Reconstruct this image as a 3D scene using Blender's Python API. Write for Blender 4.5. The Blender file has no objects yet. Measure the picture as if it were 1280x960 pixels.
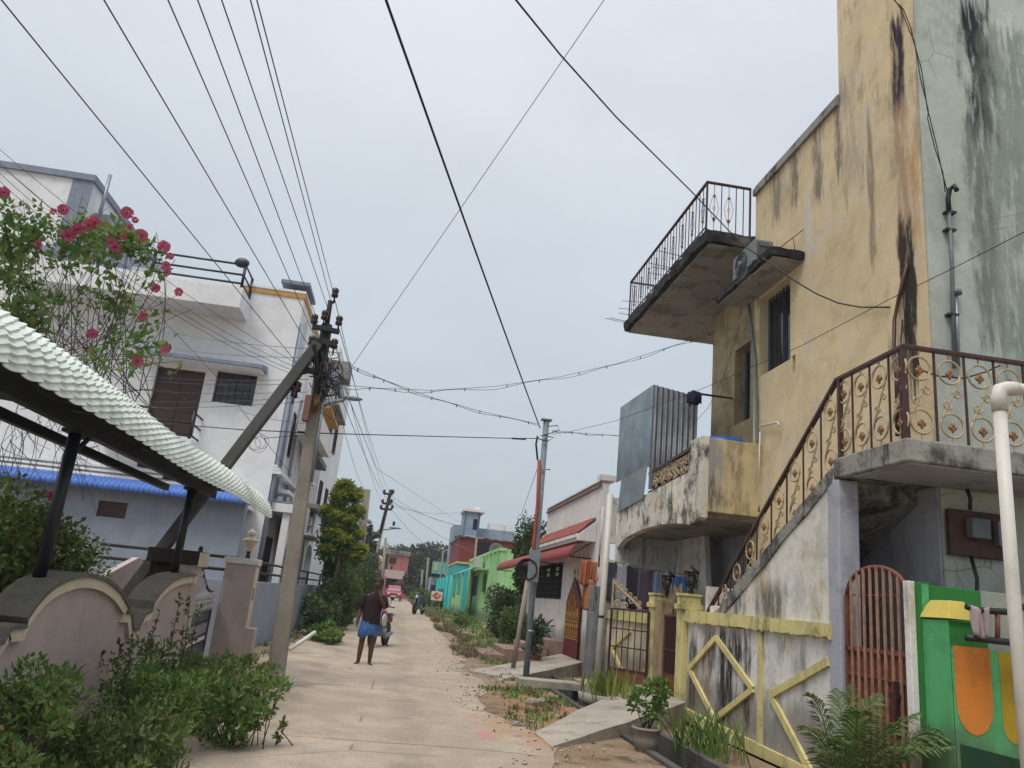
import bpy, math, random
from mathutils import Vector, Matrix, noise as mnoise
R=math.radians; PI=math.pi
random.seed(7)
C=bpy.context.scene
col=C.collection
# ---------------------------------------------------------------- camera model (measured from the photo)
def cross(a,b): return (a[1]*b[2]-a[2]*b[1],a[2]*b[0]-a[0]*b[2],a[0]*b[1]-a[1]*b[0])
def dot(a,b): return sum(x*y for x,y in zip(a,b))
def nrm(a):
    l=math.sqrt(dot(a,a)); return tuple(x/l for x in a)
F=967.0; H=1.45
YC=nrm((495-640,737-480,F)); _h=(1,0.1,0); _k=dot(_h,YC)
XC=nrm(tuple(_h[i]-_k*YC[i] for i in range(3))); ZC=cross(XC,YC)
def P(px,py,X=None,Y=None,Z=None):
    v=(px-640,py-480,F); r=(dot(v,XC),dot(v,YC),dot(v,ZC))
    if X is not None:t=X/r[0]
    elif Y is not None:t=Y/r[1]
    else:t=(Z-H)/r[2]
    return Vector((r[0]*t,r[1]*t,H+r[2]*t))
cam=bpy.data.cameras.new('camera'); co=bpy.data.objects.new('camera',cam); col.objects.link(co)
cam.sensor_width=36; cam.lens=36*F/1280; cam.clip_start=0.05; cam.clip_end=3000
m=Matrix(((XC[0],-XC[1],-XC[2]),(YC[0],-YC[1],-YC[2]),(ZC[0],-ZC[1],-ZC[2])))
co.matrix_world=Matrix.Translation((0,0,H))@m.to_4x4()
C.camera=co
def gz(y):
    t=max(0,min(1,(y-20)/28.0)); return 0.36*t*t*(3-2*t)
# ---------------------------------------------------------------- node helper
class N:
    def __init__(s,name,rough=.85,spec=.3):
        s.m=bpy.data.materials.new(name); s.m.use_nodes=True; s.t=s.m.node_tree
        s.b=s.t.nodes['Principled BSDF']; s.b.inputs['Roughness'].default_value=rough
        s.b.inputs['Specular IOR Level'].default_value=spec
    def n(s,k): return s.t.nodes.new(k)
    def put(s,sock,v):
        if isinstance(v,bpy.types.NodeSocket): s.t.links.new(v,sock)
        elif isinstance(v,(tuple,list)) and len(v)==3 and sock.type=='RGBA': sock.default_value=(*v,1)
        else: sock.default_value=v
    def pos(s):
        g=s.n('ShaderNodeNewGeometry'); return g.outputs['Position']
    def obj(s):
        g=s.n('ShaderNodeTexCoord'); return g.outputs['Object']
    def island(s):
        g=s.n('ShaderNodeNewGeometry'); return g.outputs['Random Per Island']
    def scale(s,v,sc):
        q=s.n('ShaderNodeVectorMath'); q.operation='MULTIPLY'; s.put(q.inputs[0],v); q.inputs[1].default_value=sc; return q.outputs[0]
    def noise(s,v,sc=1,det=4,ro=.55,dist=0):
        q=s.n('ShaderNodeTexNoise'); s.put(q.inputs['Vector'],v); q.inputs['Scale'].default_value=sc; q.inputs['Detail'].default_value=det
        q.inputs['Roughness'].default_value=ro; q.inputs['Distortion'].default_value=dist; return q.outputs['Fac']
    def voro(s,v,sc=1,feat='DISTANCE_TO_EDGE'):
        q=s.n('ShaderNodeTexVoronoi'); q.feature=feat; s.put(q.inputs['Vector'],v); q.inputs['Scale'].default_value=sc; return q.outputs['Distance']
    def math(s,op,a,b=0.0,clamp=False):
        q=s.n('ShaderNodeMath'); q.operation=op; s.put(q.inputs[0],a); s.put(q.inputs[1],b); q.use_clamp=clamp; return q.outputs[0]
    def step(s,v,lo,hi,a=0.,b=1.):
        q=s.n('ShaderNodeMapRange'); q.interpolation_type='SMOOTHSTEP'; s.put(q.inputs[0],v); q.inputs[1].default_value=lo; q.inputs[2].default_value=hi
        q.inputs[3].default_value=a; q.inputs[4].default_value=b; return q.outputs[0]
    def mix(s,f,a,b):
        q=s.n('ShaderNodeMix'); q.data_type='RGBA'; s.put(q.inputs[0],f); s.put(q.inputs[6],a); s.put(q.inputs[7],b); return q.outputs[2]
    def mul(s,c,f):
        q=s.n('ShaderNodeVectorMath'); q.operation='SCALE'; s.put(q.inputs[0],c); s.put(q.inputs['Scale'],f); return q.outputs[0]
    def sep(s,v):
        q=s.n('ShaderNodeSeparateXYZ'); s.put(q.inputs[0],v); return q.outputs
    def done(s,c,bump=None,bs=.3,bd=.01):
        s.put(s.b.inputs['Base Color'],c)
        if bump is not None:
            q=s.n('ShaderNodeBump'); q.inputs['Strength'].default_value=bs; q.inputs['Distance'].default_value=bd
            s.put(q.inputs['Height'],bump); s.t.links.new(q.outputs[0],s.b.inputs['Normal'])
        return s.m
def plaster(name,base,dark=(.03,.03,.03),streak=.5,patch=None,patcha=.5,grime=.3,spots=(),topz=None,basez=None,rough=.9,mott=.18,bump=.35,crack=0,seed=0.):
    """spots: (axis 0/1, centre, halfwidth, z0, z1, colour, strength) stains with a shape of their own"""
    s=N(name,rough,.2); p0=s.pos()
    q=s.n('ShaderNodeVectorMath'); q.operation='ADD'; s.put(q.inputs[0],p0); q.inputs[1].default_value=(seed,seed*1.7,0); p=q.outputs[0]
    x,y,z=s.sep(p0)
    big=s.noise(p,.55,6,.6); mid=s.noise(p,2.6,8,.65); fine=s.noise(p,38,4,.6)
    c=s.mul(base,s.step(big,.25,.75,1-mott,1+mott*.7))
    c=s.mul(c,s.step(mid,.3,.7,.93,1.06))
    if patch: c=s.mix(s.math('MULTIPLY',s.step(s.noise(p,1.3,10,.7,.4),.56-.12*patcha,.66),.85),c,patch)
    if grime: c=s.mix(s.math('MULTIPLY',s.step(s.noise(p,1.9,10,.72,.2),.50-.04*grime,.62),grime),c,dark)
    if streak:
        st=s.math('ADD',s.math('MULTIPLY',s.noise(s.scale(p,(3.2,3.2,.42)),1.3,10,.72,.6),.62),s.math('MULTIPLY',s.noise(s.scale(p,(1,1,.55)),3.1,9,.7,.3),.38)); area=s.noise(p,.8,5,.6)
        f=s.math('MULTIPLY',s.step(st,.505,.585),s.step(area,.40-.08*streak,.56))
        if topz is not None: f=s.math('MULTIPLY',f,s.step(z,topz-2.2,topz,.15,1.2))
        c=s.mix(s.math('MULTIPLY',f,streak,True),c,dark)
        if topz is not None:
            e=s.math('ADD',z,s.math('MULTIPLY',s.math('SUBTRACT',s.noise(s.scale(p,(6,6,.5)),1.5,6,.65),.5),2.4))
            c=s.mix(s.math('MULTIPLY',s.step(e,topz-.1,topz+.2),min(.95,streak*1.3)),c,dark)
    if basez is not None:
        e=s.math('SUBTRACT',z,s.math('MULTIPLY',s.noise(s.scale(p,(3,3,1)),1.5,6),.8))
        c=s.mix(s.step(e,basez-.35,basez,.65,0),c,(.10,.085,.06))
    if crack:
        v=s.voro(s.scale(p,(1,1,1)),1.5); w=s.step(v,.0,.012,1,0); w=s.math('MULTIPLY',w,s.step(s.noise(p,.8,2),.5,.6)); c=s.mix(s.math('MULTIPLY',w,crack),c,dark)
    for ax,cc,hw,z0,z1,scol,amt in spots:
        u=(x,y)[ax]
        wob=s.math('MULTIPLY',s.math('SUBTRACT',s.noise(s.scale(p,(3,3,.8)),2.2,6,.65),.5),hw*2.4)
        d=s.math('ABSOLUTE',s.math('SUBTRACT',s.math('ADD',u,wob),cc))
        a=s.step(d,hw*.35,hw*1.1,1,0)
        zz=s.math('ADD',z,s.math('MULTIPLY',s.math('SUBTRACT',s.noise(s.scale(p,(9,9,.6)),2,5),.5),min(1.6,(z1-z0)*.8)))
        b=s.math('MULTIPLY',s.step(zz,z0-.12,z0+.18),s.step(zz,z1-.18,z1+.12,1,0))
        f=s.math('MULTIPLY',s.math('MULTIPLY',a,b),s.step(s.noise(s.scale(p,(8,8,1.2)),1.5,6,.7),.38,.52,.3,1))
        c=s.mix(s.math('MULTIPLY',f,amt,True),c,scol)
    h=s.math('ADD',s.math('MULTIPLY',fine,.4),s.math('MULTIPLY',s.noise(p,9,6,.6),1.))
    return s.done(c,h,bump,.012)
def simple(name,base,rough=.6,var=.12,metal=0,spec=.4,dirt=None,dirta=.4,sc=6,bump=.15,stretch=(1,1,1),alpha=None):
    s=N(name,rough,spec); p=s.scale(s.obj(),stretch)
    a=s.noise(p,sc,6,.6); c=s.mul(base,s.step(a,.25,.75,1-var,1+var))
    if dirt: c=s.mix(s.math('MULTIPLY',s.step(s.noise(p,sc*.6,8,.68,.3),.5,.68),dirta),c,dirt)
    s.b.inputs['Metallic'].default_value=metal
    if alpha: s.b.inputs['Alpha'].default_value=alpha
    return s.done(c,s.noise(p,sc*9,3),bump,.004)
def leafmat(name,c1,c2,c3,tr=.25,rough=.5):
    s=N(name,rough,.35); i=s.island(); g=s.noise(s.obj(),1.6,3)
    f=s.math('ADD',s.math('MULTIPLY',i,.55),s.math('MULTIPLY',s.step(g,.3,.7),.45))
    c=s.mix(s.step(f,.15,.55),c1,c2); c=s.mix(s.step(f,.62,.95),c,c3); c=s.mix(s.step(i,.955,.965),c,(.24,.20,.06))
    s.put(s.b.inputs['Base Color'],c)
    t=s.n('ShaderNodeBsdfTranslucent'); s.put(t.inputs[0],s.mul(c,1.2))
    mx=s.n('ShaderNodeMixShader'); mx.inputs[0].default_value=tr
    s.t.links.new(s.b.outputs[0],mx.inputs[1]); s.t.links.new(t.outputs[0],mx.inputs[2])
    s.t.links.new(mx.outputs[0],s.t.nodes['Material Output'].inputs[0]); return s.m
# ---------------------------------------------------------------- object helpers
W={}
def tag(o,label=None,cat=None,group=None,kind=None):
    if label:o['label']=label
    if cat:o['category']=cat
    if group:o['group']=group
    if kind:o['kind']=kind
    return o
def T(name,label,cat,loc,group=None,rz=0):
    o=bpy.data.objects.new(name,None); col.objects.link(o); o.location=loc; o.empty_display_size=.2; o.rotation_euler.z=rz
    W[o.name]=Vector(loc); return tag(o,label,cat,group)
class MB:
    def __init__(s): s.v=[]; s.f=[]; s.sm=[]
    def add(s,vs,fs,sm=False):
        b=len(s.v); s.v+= [tuple(v) for v in vs]; s.f+=[tuple(i+b for i in f) for f in fs]; s.sm+=[sm]*len(fs); return s
    def box(s,x0,x1,y0,y1,z0,z1):
        x0,x1=sorted((x0,x1)); y0,y1=sorted((y0,y1)); z0,z1=sorted((z0,z1))
        vs=[(x,y,z) for z in (z0,z1) for y in (y0,y1) for x in (x0,x1)]
        return s.add(vs,[(0,2,3,1),(4,5,7,6),(0,1,5,4),(2,6,7,3),(0,4,6,2),(1,3,7,5)])
    def pb(s,pl,c,d0,d1,u0,u1,z0,z1):
        if pl=='X': return s.box(c+d0,c+d1,u0,u1,z0,z1)
        return s.box(u0,u1,c+d0,c+d1,z0,z1)
    def bar(s,a,b,w,h=None,up=(0,0,1)):
        a=Vector(a); b=Vector(b); h=h or w; d=(b-a).normalized(); u=Vector(up)
        if abs(d.dot(u))>.98: u=Vector((1,0,0))
        r=d.cross(u).normalized(); u=r.cross(d)
        vs=[]
        for q in (a,b):
            for i,j in ((-1,-1),(1,-1),(1,1),(-1,1)): vs.append(q+r*i*w/2+u*j*h/2)
        return s.add(vs,[(0,1,2,3),(7,6,5,4),(0,4,5,1),(1,5,6,2),(2,6,7,3),(3,7,4,0)])
    def prism(s,poly,pl,c0,c1):
        """poly: (u,z) list, extruded from c0 to c1 along pl"""
        n=len(poly); f=(lambda c,u,z:(c,u,z)) if pl=='X' else ((lambda c,u,z:(u,c,z)) if pl=='Y' else (lambda c,u,z:(u,z,c)))
        vs=[f(c0,u,z) for u,z in poly]+[f(c1,u,z) for u,z in poly]
        return s.add(vs,[tuple(range(n)),tuple(range(2*n-1,n-1,-1))]+[(i,i+n,(i+1)%n+n,(i+1)%n) for i in range(n)])
    def tube(s,pts,r,n=6,cap=True,r1=None):
        pts=[Vector(p) for p in pts]; m=len(pts); prev=None; vs=[]
        for i,p in enumerate(pts):
            d=(pts[min(i+1,m-1)]-pts[max(i-1,0)])
            d=d.normalized() if d.length>1e-9 else Vector((0,0,1))
            if prev is None:
                u=Vector((0,0,1)) if abs(d.z)<.9 else Vector((1,0,0)); u=(u-d*u.dot(d)).normalized()
            else:
                u=prev-d*prev.dot(d); u=u.normalized() if u.length>1e-6 else Vector((1,0,0))
            prev=u; w=d.cross(u); rr=r if r1 is None else r+(r1-r)*i/(m-1)
            if isinstance(r,(list,tuple)): rr=r[i]
            for k in range(n): a=2*PI*k/n; vs.append(p+u*math.cos(a)*rr+w*math.sin(a)*rr)
        fs=[(i*n+k,i*n+(k+1)%n,(i+1)*n+(k+1)%n,(i+1)*n+k) for i in range(m-1) for k in range(n)]
        if cap: fs+=[tuple(range(n-1,-1,-1)),tuple((m-1)*n+k for k in range(n))]
        return s.add(vs,fs,True)
    def lathe(s,prof,c,n=20,axis='Z'):
        vs=[];m=len(prof)
        for r,h in prof:
            for k in range(n):
                a=2*PI*k/n; u,w=r*math.cos(a),r*math.sin(a)
                vs.append({'Z':(c[0]+u,c[1]+w,c[2]+h),'X':(c[0]+h,c[1]+u,c[2]+w),'Y':(c[0]+u,c[1]+h,c[2]+w)}[axis])
        fs=[(i*n+k,i*n+(k+1)%n,(i+1)*n+(k+1)%n,(i+1)*n+k) for i in range(m-1) for k in range(n)]
        fs+=[tuple(range(n-1,-1,-1)),tuple((m-1)*n+k for k in range(n))]
        return s.add(vs,fs,True)
    def ball(s,c,r,n=10,m=7):
        rx,ry,rz=r if isinstance(r,tuple) else (r,r,r)
        prof=[(math.sin(PI*i/m),-math.cos(PI*i/m)) for i in range(m+1)]; b=len(s.v)
        s.lathe([(max(a,1e-4),h) for a,h in prof],(0,0,0),n)
        for i in range(b,len(s.v)):
            v=s.v[i]; s.v[i]=(c[0]+v[0]*rx,c[1]+v[1]*ry,c[2]+v[2]*rz)
        return s
    def panel(s,pl,c0,c1,u0,u1,z0,z1,holes=()):
        """wall with rectangular openings between c0 and c1"""
        us=sorted({u0,u1,*[min(max(h[i],u0),u1) for h in holes for i in (0,1)]}); zs=sorted({z0,z1,*[min(max(h[i],z0),z1) for h in holes for i in (2,3)]})
        f=(lambda c,u,z:(c,u,z)) if pl=='X' else (lambda c,u,z:(u,c,z))
        nu,nz=len(us),len(zs)
        solid={}
        for i in range(nu-1):
            for j in range(nz-1):
                um,zm=(us[i]+us[i+1])/2,(zs[j]+zs[j+1])/2
                solid[i,j]=not any(h[0]<um<h[1] and h[2]<zm<h[3] for h in holes)
        vs=[f(c,u,z) for c in (c0,c1) for u in us for z in zs]; K=nu*nz
        ix=lambda i,j:i*nz+j; fs=[]
        for (i,j),q in solid.items():
            if not q: continue
            a,b,c_,d=ix(i,j),ix(i+1,j),ix(i+1,j+1),ix(i,j+1)
            fs+=[(a,b,c_,d),(d+K,c_+K,b+K,a+K)]
            for (di,dj),(e,g) in (((-1,0),(a,d)),((1,0),(b,c_)),((0,-1),(a,b)),((0,1),(d,c_))):
                if not solid.get((i+di,j+dj),False): fs.append((e,g,g+K,e+K))
        return s.add(vs,fs)
    def xf(s,fn,b=0):
        for i in range(b,len(s.v)): s.v[i]=tuple(fn(Vector(s.v[i])))
        return s
    def build(s,name,mat,parent=None,bevel=0,loc=None,fix=True):
        me=bpy.data.meshes.new(name)
        o=bpy.data.objects.new(name,me); col.objects.link(o)
        if parent is not None:
            l=W[parent.name]; o.parent=parent; W[o.name]=l
        else:
            l=Vector(loc) if loc is not None else Vector((0,0,0)); o.location=l; W[o.name]=l
        me.from_pydata([(v[0]-l.x,v[1]-l.y,v[2]-l.z) for v in s.v],[],s.f)
        me.polygons.foreach_set('use_smooth',s.sm)
        if fix and len(s.f)<4000:
            import bmesh
            bm=bmesh.new(); bm.from_mesh(me); bmesh.ops.recalc_face_normals(bm,faces=bm.faces); bm.to_mesh(me); bm.free()
        me.update()
        if mat: me.materials.append(mat)
        if bevel:
            md=o.modifiers.new('bevel','BEVEL'); md.width=bevel; md.segments=2; md.limit_method='ANGLE'; md.angle_limit=R(40)
        return o
def copy_tree(o,parent=None):
    c=o.copy(); col.objects.link(c); c.parent=parent
    for ch in list(o.children): copy_tree(ch,c)
    return c
def rough(x0,x1,y0,y1,z0,z1,amp=.03,st=.09,sc=5,seed=0):
    m=MB(); nx,ny,nz=[max(1,int(round((b-a)/st))) for a,b in ((x0,x1),(y0,y1),(z0,z1))]
    nx,ny=min(nx,24),min(ny,70)
    ix={}
    def V(i,j,k):
        if (i,j,k) not in ix:
            p=Vector((x0+(x1-x0)*i/nx,y0+(y1-y0)*j/ny,z0+(z1-z0)*k/nz)); q=p*sc+Vector((seed,seed,0))
            p+=Vector((mnoise.noise(q),mnoise.noise(q+Vector((9,0,0))),mnoise.noise(q+Vector((0,9,0)))))*amp
            ix[i,j,k]=len(m.v); m.v.append(tuple(p))
        return ix[i,j,k]
    for i in range(nx):
        for j in range(ny):
            for k,f in ((0,1),(nz,-1)): m.f.append((V(i,j,k),V(i,j+1,k),V(i+1,j+1,k),V(i+1,j,k))[::f])
        for k in range(nz):
            for j in (0,ny): m.f.append((V(i,j,k),V(i+1,j,k),V(i+1,j,k+1),V(i,j,k+1)))
    for j in range(ny):
        for k in range(nz):
            for i in (0,nx): m.f.append((V(i,j,k),V(i,j+1,k),V(i,j+1,k+1),V(i,j,k+1)))
    m.sm=[False]*len(m.f); return m
# leaves -----------------------------------------------------------
def leaf(mb,p,d,l,w,rnd=random,fold=.25):
    """one leaf: pointed oval of 4 corners folded on its midrib, from p along d"""
    d=Vector(d).normalized(); u=Vector((rnd.gauss(0,1),rnd.gauss(0,1),rnd.gauss(0,1)+.8)); s=d.cross(u)
    if s.length<1e-4: s=Vector((1,0,0))
    s.normalize(); n=s.cross(d)
    q=p+d*l*.45
    b=len(mb.v); mb.v+=[tuple(p),tuple(q+s*w/2+n*w*fold),tuple(p+d*l),tuple(q-s*w/2+n*w*fold)]
    mb.f+=[(b,b+1,b+2),(b,b+2,b+3)]; mb.sm+=[False,False]
def rdir(rnd=random):
    while True:
        v=Vector((rnd.uniform(-1,1),rnd.uniform(-1,1),rnd.uniform(-1,1)))
        if .05<v.length<1: return v.normalized()
def crown(mb,clumps,n,l,w,rnd=random,up=.2,shell=.55):
    """clumps: (centre, (rx,ry,rz)); leaves spread through each clump's volume, denser near its skin"""
    tot=sum(c[1][0]*c[1][1]*c[1][2] for c in clumps)**1.0
    for c,r in clumps:
        k=max(4,int(n*(r[0]*r[1]*r[2])/tot))
        ks=rnd.uniform(.7,1.35)
        for _ in range(k):
            v=rdir(rnd); t=rnd.uniform(shell**2,1)**.5*rnd.choice((1,1,1,.6))
            t*=1+.25*mnoise.noise(v*2.3+Vector(c))
            p=Vector((c[0]+v.x*r[0]*t,c[1]+v.y*r[1]*t,c[2]+v.z*r[2]*t))
            d=v*.7+rdir(rnd)*.8+Vector((0,0,up)); leaf(mb,p,d,l*ks*rnd.uniform(.6,1.25),w*ks*rnd.uniform(.7,1.2),rnd)
def blob(rnd,c,r,k,s0=.3,s1=.5):
    out=[]
    for _ in range(k):
        v=rdir(rnd); t=rnd.uniform(.35,.85); q=rnd.uniform(s0,s1)
        out.append(((c[0]+v.x*r[0]*t,c[1]+v.y*r[1]*t,c[2]+v.z*r[2]*t),(r[0]*q,r[1]*q,r[2]*q)))
    return out
def plant(name,label,cat,base,c,r,k,n,l,w,mat,stemmat,group=None,seed=1,stems=True,s0=.3,s1=.5,up=.2,sr=.012,trunk=None,extra=None):
    rnd=random.Random(seed); t=T(name,label,cat,base,group)
    cl=blob(rnd,c,r,k,s0,s1)+(extra or [])
    mb=MB(); crown(mb,cl,n,l,w,rnd,up); mb.build('foliage',mat,t,fix=False)
    if stems:
        sb=MB(); bb=Vector(base)
        if trunk:
            h=Vector((c[0],c[1],c[2]-r[2]*.3)); mid=bb.lerp(h,.5)+Vector((rnd.uniform(-.1,.1),0,0))*h.length*.1
            sb.tube([bb-Vector((0,0,.1)),bb.lerp(mid,.5),mid,h],[trunk*1.25,trunk,trunk*.8,trunk*.5],8)
            tb=sb.build('trunk',stemmat,t); sb=MB(); st=[mid,h,bb.lerp(h,.8)]
        for i,(q,_) in enumerate(cl[:26]):
            a=(rnd.choice(st) if trunk else bb+Vector((rnd.uniform(-.25,.25)*r[0],rnd.uniform(-.25,.25)*r[1],0)))
            q=Vector(q); md=a.lerp(q,.5)+rdir(rnd)*.08*(q-a).length
            sb.tube([a,md,q],sr,5,r1=sr*.4)
        sb.build('branches' if trunk else 'stem',stemmat,t)
    return t
# ---------------------------------------------------------------- materials
BLK=(.028,.027,.03)
M={}
M['yellow']=plaster('yellow_plaster',(.66,.53,.325),(.12,.10,.08),.42,patch=(.58,.52,.42),patcha=.45,grime=.14,topz=9.0,mott=.14,seed=3,
  spots=[(1,7.62,.13,5.0,6.3,(.03,.026,.024),1.0),(1,7.72,.10,5.1,6.05,(.04,.03,.02),.9),(1,7.66,.13,4.0,5.5,(.05,.045,.035),.8),(1,7.64,.13,7.7,9.0,(.03,.028,.04),1.0),(1,7.66,.16,4.6,6.2,(.03,.026,.024),1.0),(1,7.64,.15,6.2,9.2,(.36,.22,.14),.8),(1,7.45,.1,5.8,7.2,(.42,.22,.08),.7),
   (1,8.75,.25,7.3,9.0,(.30,.28,.24),.6),(1,9.6,.2,7.6,9.1,(.13,.12,.11),.8),(1,10.9,.25,7.9,9.0,(.12,.11,.10),.7),(1,8.3,.08,6.0,8.2,(.16,.12,.09),.7),(1,9.9,.12,6.9,7.9,(.55,.53,.48),.9),(1,7.42,.1,4.3,5.8,(.6,.47,.28),.5),(1,7.66,.16,7.9,9.2,(.03,.026,.035),1.0),(1,7.72,.07,5.2,6.4,(.05,.03,.02),1.0),(1,7.58,.07,4.2,6.0,(.04,.035,.03),1.0),(1,9.05,.12,7.6,9.0,(.10,.09,.09),.8),(1,10.3,.12,7.9,9.0,(.10,.09,.08),.8)])
M['yellow_corner']=plaster('yellow_corner_plaster',(.66,.53,.325),(.12,.10,.08),.42,patch=(.58,.52,.42),patcha=.45,grime=.14,mott=.14,seed=3,
  spots=[(1,7.62,.13,5.0,6.3,(.03,.026,.024),1.0),(1,7.72,.10,5.1,6.05,(.04,.03,.02),.9),(1,7.66,.13,4.0,5.5,(.05,.045,.035),.8),(1,7.64,.13,7.7,9.0,(.03,.028,.04),1.0),(1,7.66,.16,4.6,6.2,(.03,.026,.024),1.0),(1,7.64,.15,6.2,9.2,(.36,.22,.14),.8),(1,7.45,.1,5.8,7.2,(.42,.22,.08),.7),
   (1,8.75,.25,7.3,9.0,(.30,.28,.24),.6),(1,9.6,.2,7.6,9.1,(.13,.12,.11),.8),(1,10.9,.25,7.9,9.0,(.12,.11,.10),.7),(1,8.3,.08,6.0,8.2,(.16,.12,.09),.7),(1,9.9,.12,6.9,7.9,(.55,.53,.48),.9),(1,7.42,.1,4.3,5.8,(.6,.47,.28),.5),(1,7.66,.16,7.9,9.2,(.03,.026,.035),1.0),(1,7.72,.07,5.2,6.4,(.05,.03,.02),1.0),(1,7.58,.07,4.2,6.0,(.04,.035,.03),1.0),(1,9.05,.12,7.6,9.0,(.10,.09,.09),.8),(1,10.3,.12,7.9,9.0,(.10,.09,.08),.8)])
M['yellow_far']=plaster('yellow_rough_plaster',(.46,.37,.22),(.07,.06,.05),.45,patch=(.30,.25,.16),patcha=.5,grime=.35,mott=.2,bump=1.1,seed=9)
M['green_wall']=plaster('green_plaster',(.47,.515,.46),(.11,.12,.11),.25,patch=(.35,.40,.35),patcha=.6,grime=.2,mott=.18,crack=.7,seed=5,
  spots=[(0,6.2,.26,7.3,9.3,(.02,.022,.028),1.0),(0,6.22,.16,7.4,9.2,(.02,.022,.028),1.0),(0,6.12,.22,4.6,7.6,(.12,.14,.12),.8),(0,6.6,.5,4.2,8.9,(.16,.20,.16),.7),(0,5.8,.25,4.1,5.35,(.40,.44,.44),.6)])
M['stain_white']=plaster('mildewed_whitewash',(.66,.63,.55),BLK,1.0,patch=(.58,.45,.24),patcha=.7,grime=.9,mott=.2,bump=.6,seed=11)
M['compound']=plaster('compound_whitewash',(.74,.72,.69),BLK,.5,patch=(.60,.49,.36),patcha=.5,grime=.3,basez=.45,mott=.15,seed=17,
  spots=[(1,10.3,.35,.1,1.38,(.03,.028,.026),1.0),(1,10.9,.25,.7,1.4,(.05,.045,.04),.9),(1,11.3,.3,.1,1.1,(.30,.24,.18),.6),(1,9.95,.2,.9,1.4,(.03,.03,.03),1.0),(1,9.65,.14,.2,1.4,(.04,.035,.03),.9),(1,11.5,.2,.2,1.2,(.06,.055,.05),.9),(1,10.95,.12,.2,1.3,(.25,.18,.12),.8)])
M['stairwall']=plaster('stair_whitewash',(.68,.66,.60),BLK,.3,patch=(.52,.40,.20),patcha=.6,grime=.25,mott=.14,seed=21,
  spots=[(1,9.0,.4,1.45,1.95,(.06,.05,.04),.8),(1,10.0,.35,1.45,2.4,(.05,.05,.05),.8)])
M['trim_y']=plaster('yellow_trim',(.64,.56,.25),BLK,.5,grime=.35,mott=.12,seed=2)
M['trim_c']=plaster('clean_yellow_trim',(.64,.55,.24),BLK,.25,grime=.2,mott=.1,seed=44)
M['slab']=plaster('mildewed_concrete',(.29,.285,.25),BLK,.95,grime=.85,mott=.3,bump=.8,seed=4)
M['slab_edge']=plaster('black_slab_edge',(.035,.035,.037),(.012,.012,.012),.5,patch=(.16,.15,.14),patcha=.25,grime=.8,bump=1.5,seed=6)
M['soffit']=plaster('grey_soffit',(.31,.295,.275),(.06,.06,.06),0,grime=.55,mott=.12,seed=8)
M['lavender']=plaster('lavender_plaster',(.40,.41,.46),BLK,.2,grime=.25,mott=.1,seed=12)
M['white']=plaster('white_house_paint',(.74,.75,.76),(.25,.25,.25),.12,grime=.05,mott=.05,bump=.15,seed=14)
M['white2']=plaster('worn_white_paint',(.70,.67,.65),(.14,.13,.12),.15,grime=.15,mott=.08,bump=.2,seed=15,basez=.6)
M['white2side']=plaster('stained_white_side',(.64,.62,.58),(.07,.07,.06),.7,grime=.5,mott=.15,seed=25,topz=4.3)
M['greyside']=plaster('black_stained_cement',(.22,.22,.22),BLK,.9,patch=(.35,.35,.34),patcha=.4,grime=.6,seed=26)
M['bluegrey']=plaster('blue_grey_paint',(.27,.31,.37),(.1,.11,.12),.12,grime=.08,mott=.06,bump=.2,seed=16)
M['greyline']=simple('grey_trim_paint',(.20,.23,.29),.7)
M['pink']=plaster('dusty_pink_plaster',(.45,.375,.35),(.1,.08,.07),.12,grime=.12,mott=.08,bump=.3,seed=18)
M['coping']=plaster('sooty_coping',(.16,.15,.125),(.04,.04,.035),.1,grime=.4,mott=.25,bump=.5,seed=19)
M['cream']=plaster('cream_moulding',(.60,.54,.41),(.1,.09,.07),.1,grime=.15,mott=.1,seed=20)
M['darkpier']=plaster('brown_pier',(.045,.033,.028),(.02,.02,.02),.1,grime=.2,seed=22)
M['orange']=simple('orange_stripe',(.50,.27,.06),.8)
M['navy']=simple('navy_steel',(.010,.012,.02),.45,spec=.5)
M['black']=simple('black_paint',(.012,.012,.013),.45,spec=.5)
M['rail']=simple('maroon_rail_paint',(.055,.022,.018),.45,var=.25,dirt=(.12,.06,.03),dirta=.4)
M['scroll']=simple('cream_scroll_iron',(.42,.33,.20),.55,var=.2,dirt=(.20,.09,.04),dirta=.5,sc=18)
M['gold']=simple('ochre_leaf',(.26,.13,.05),.5,var=.2)
M['rust_gate']=simple('rusty_maroon_gate',(.17,.055,.035),.65,var=.25,dirt=(.04,.02,.015),dirta=.6)
M['rust_bar']=simple('rusty_bar',(.34,.19,.12),.6,var=.3,sc=12)
M['darkgate']=simple('dark_iron_gate',(.04,.018,.018),.55,var=.3)
M['glass']=simple('dark_glass',(.012,.015,.02),.12,spec=.6,var=.05,bump=0)
M['dark']=simple('dark_interior',(.012,.011,.011),.9)
M['winblue']=simple('blue_grey_frame',(.10,.14,.19),.5)
M['wood']=simple('dark_red_wood',(.055,.022,.022),.5,var=.25,stretch=(8,8,1))
M['brownwood']=simple('meter_board_wood',(.07,.03,.018),.6,var=.25)
M['pvc']=simple('aged_pvc',(.60,.57,.51),.45,var=.07,dirt=(.25,.2,.14),dirta=.35,sc=3)
M['conduit']=simple('grey_conduit',(.13,.16,.17),.5,var=.15)
M['cable']=simple('cable_black',(.012,.012,.013),.6)
M['wire']=simple('aluminium_wire',(.05,.05,.052),.5,metal=.3)
M['wirelight']=simple('pale_service_wire',(.16,.15,.14),.6)
M['steel']=simple('galvanised_steel',(.23,.27,.30),.4,metal=.5,var=.15)
M['lampgrey']=simple('painted_grey_post',(.20,.24,.27),.5,var=.15,dirt=(.1,.08,.06),dirta=.4)
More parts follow.
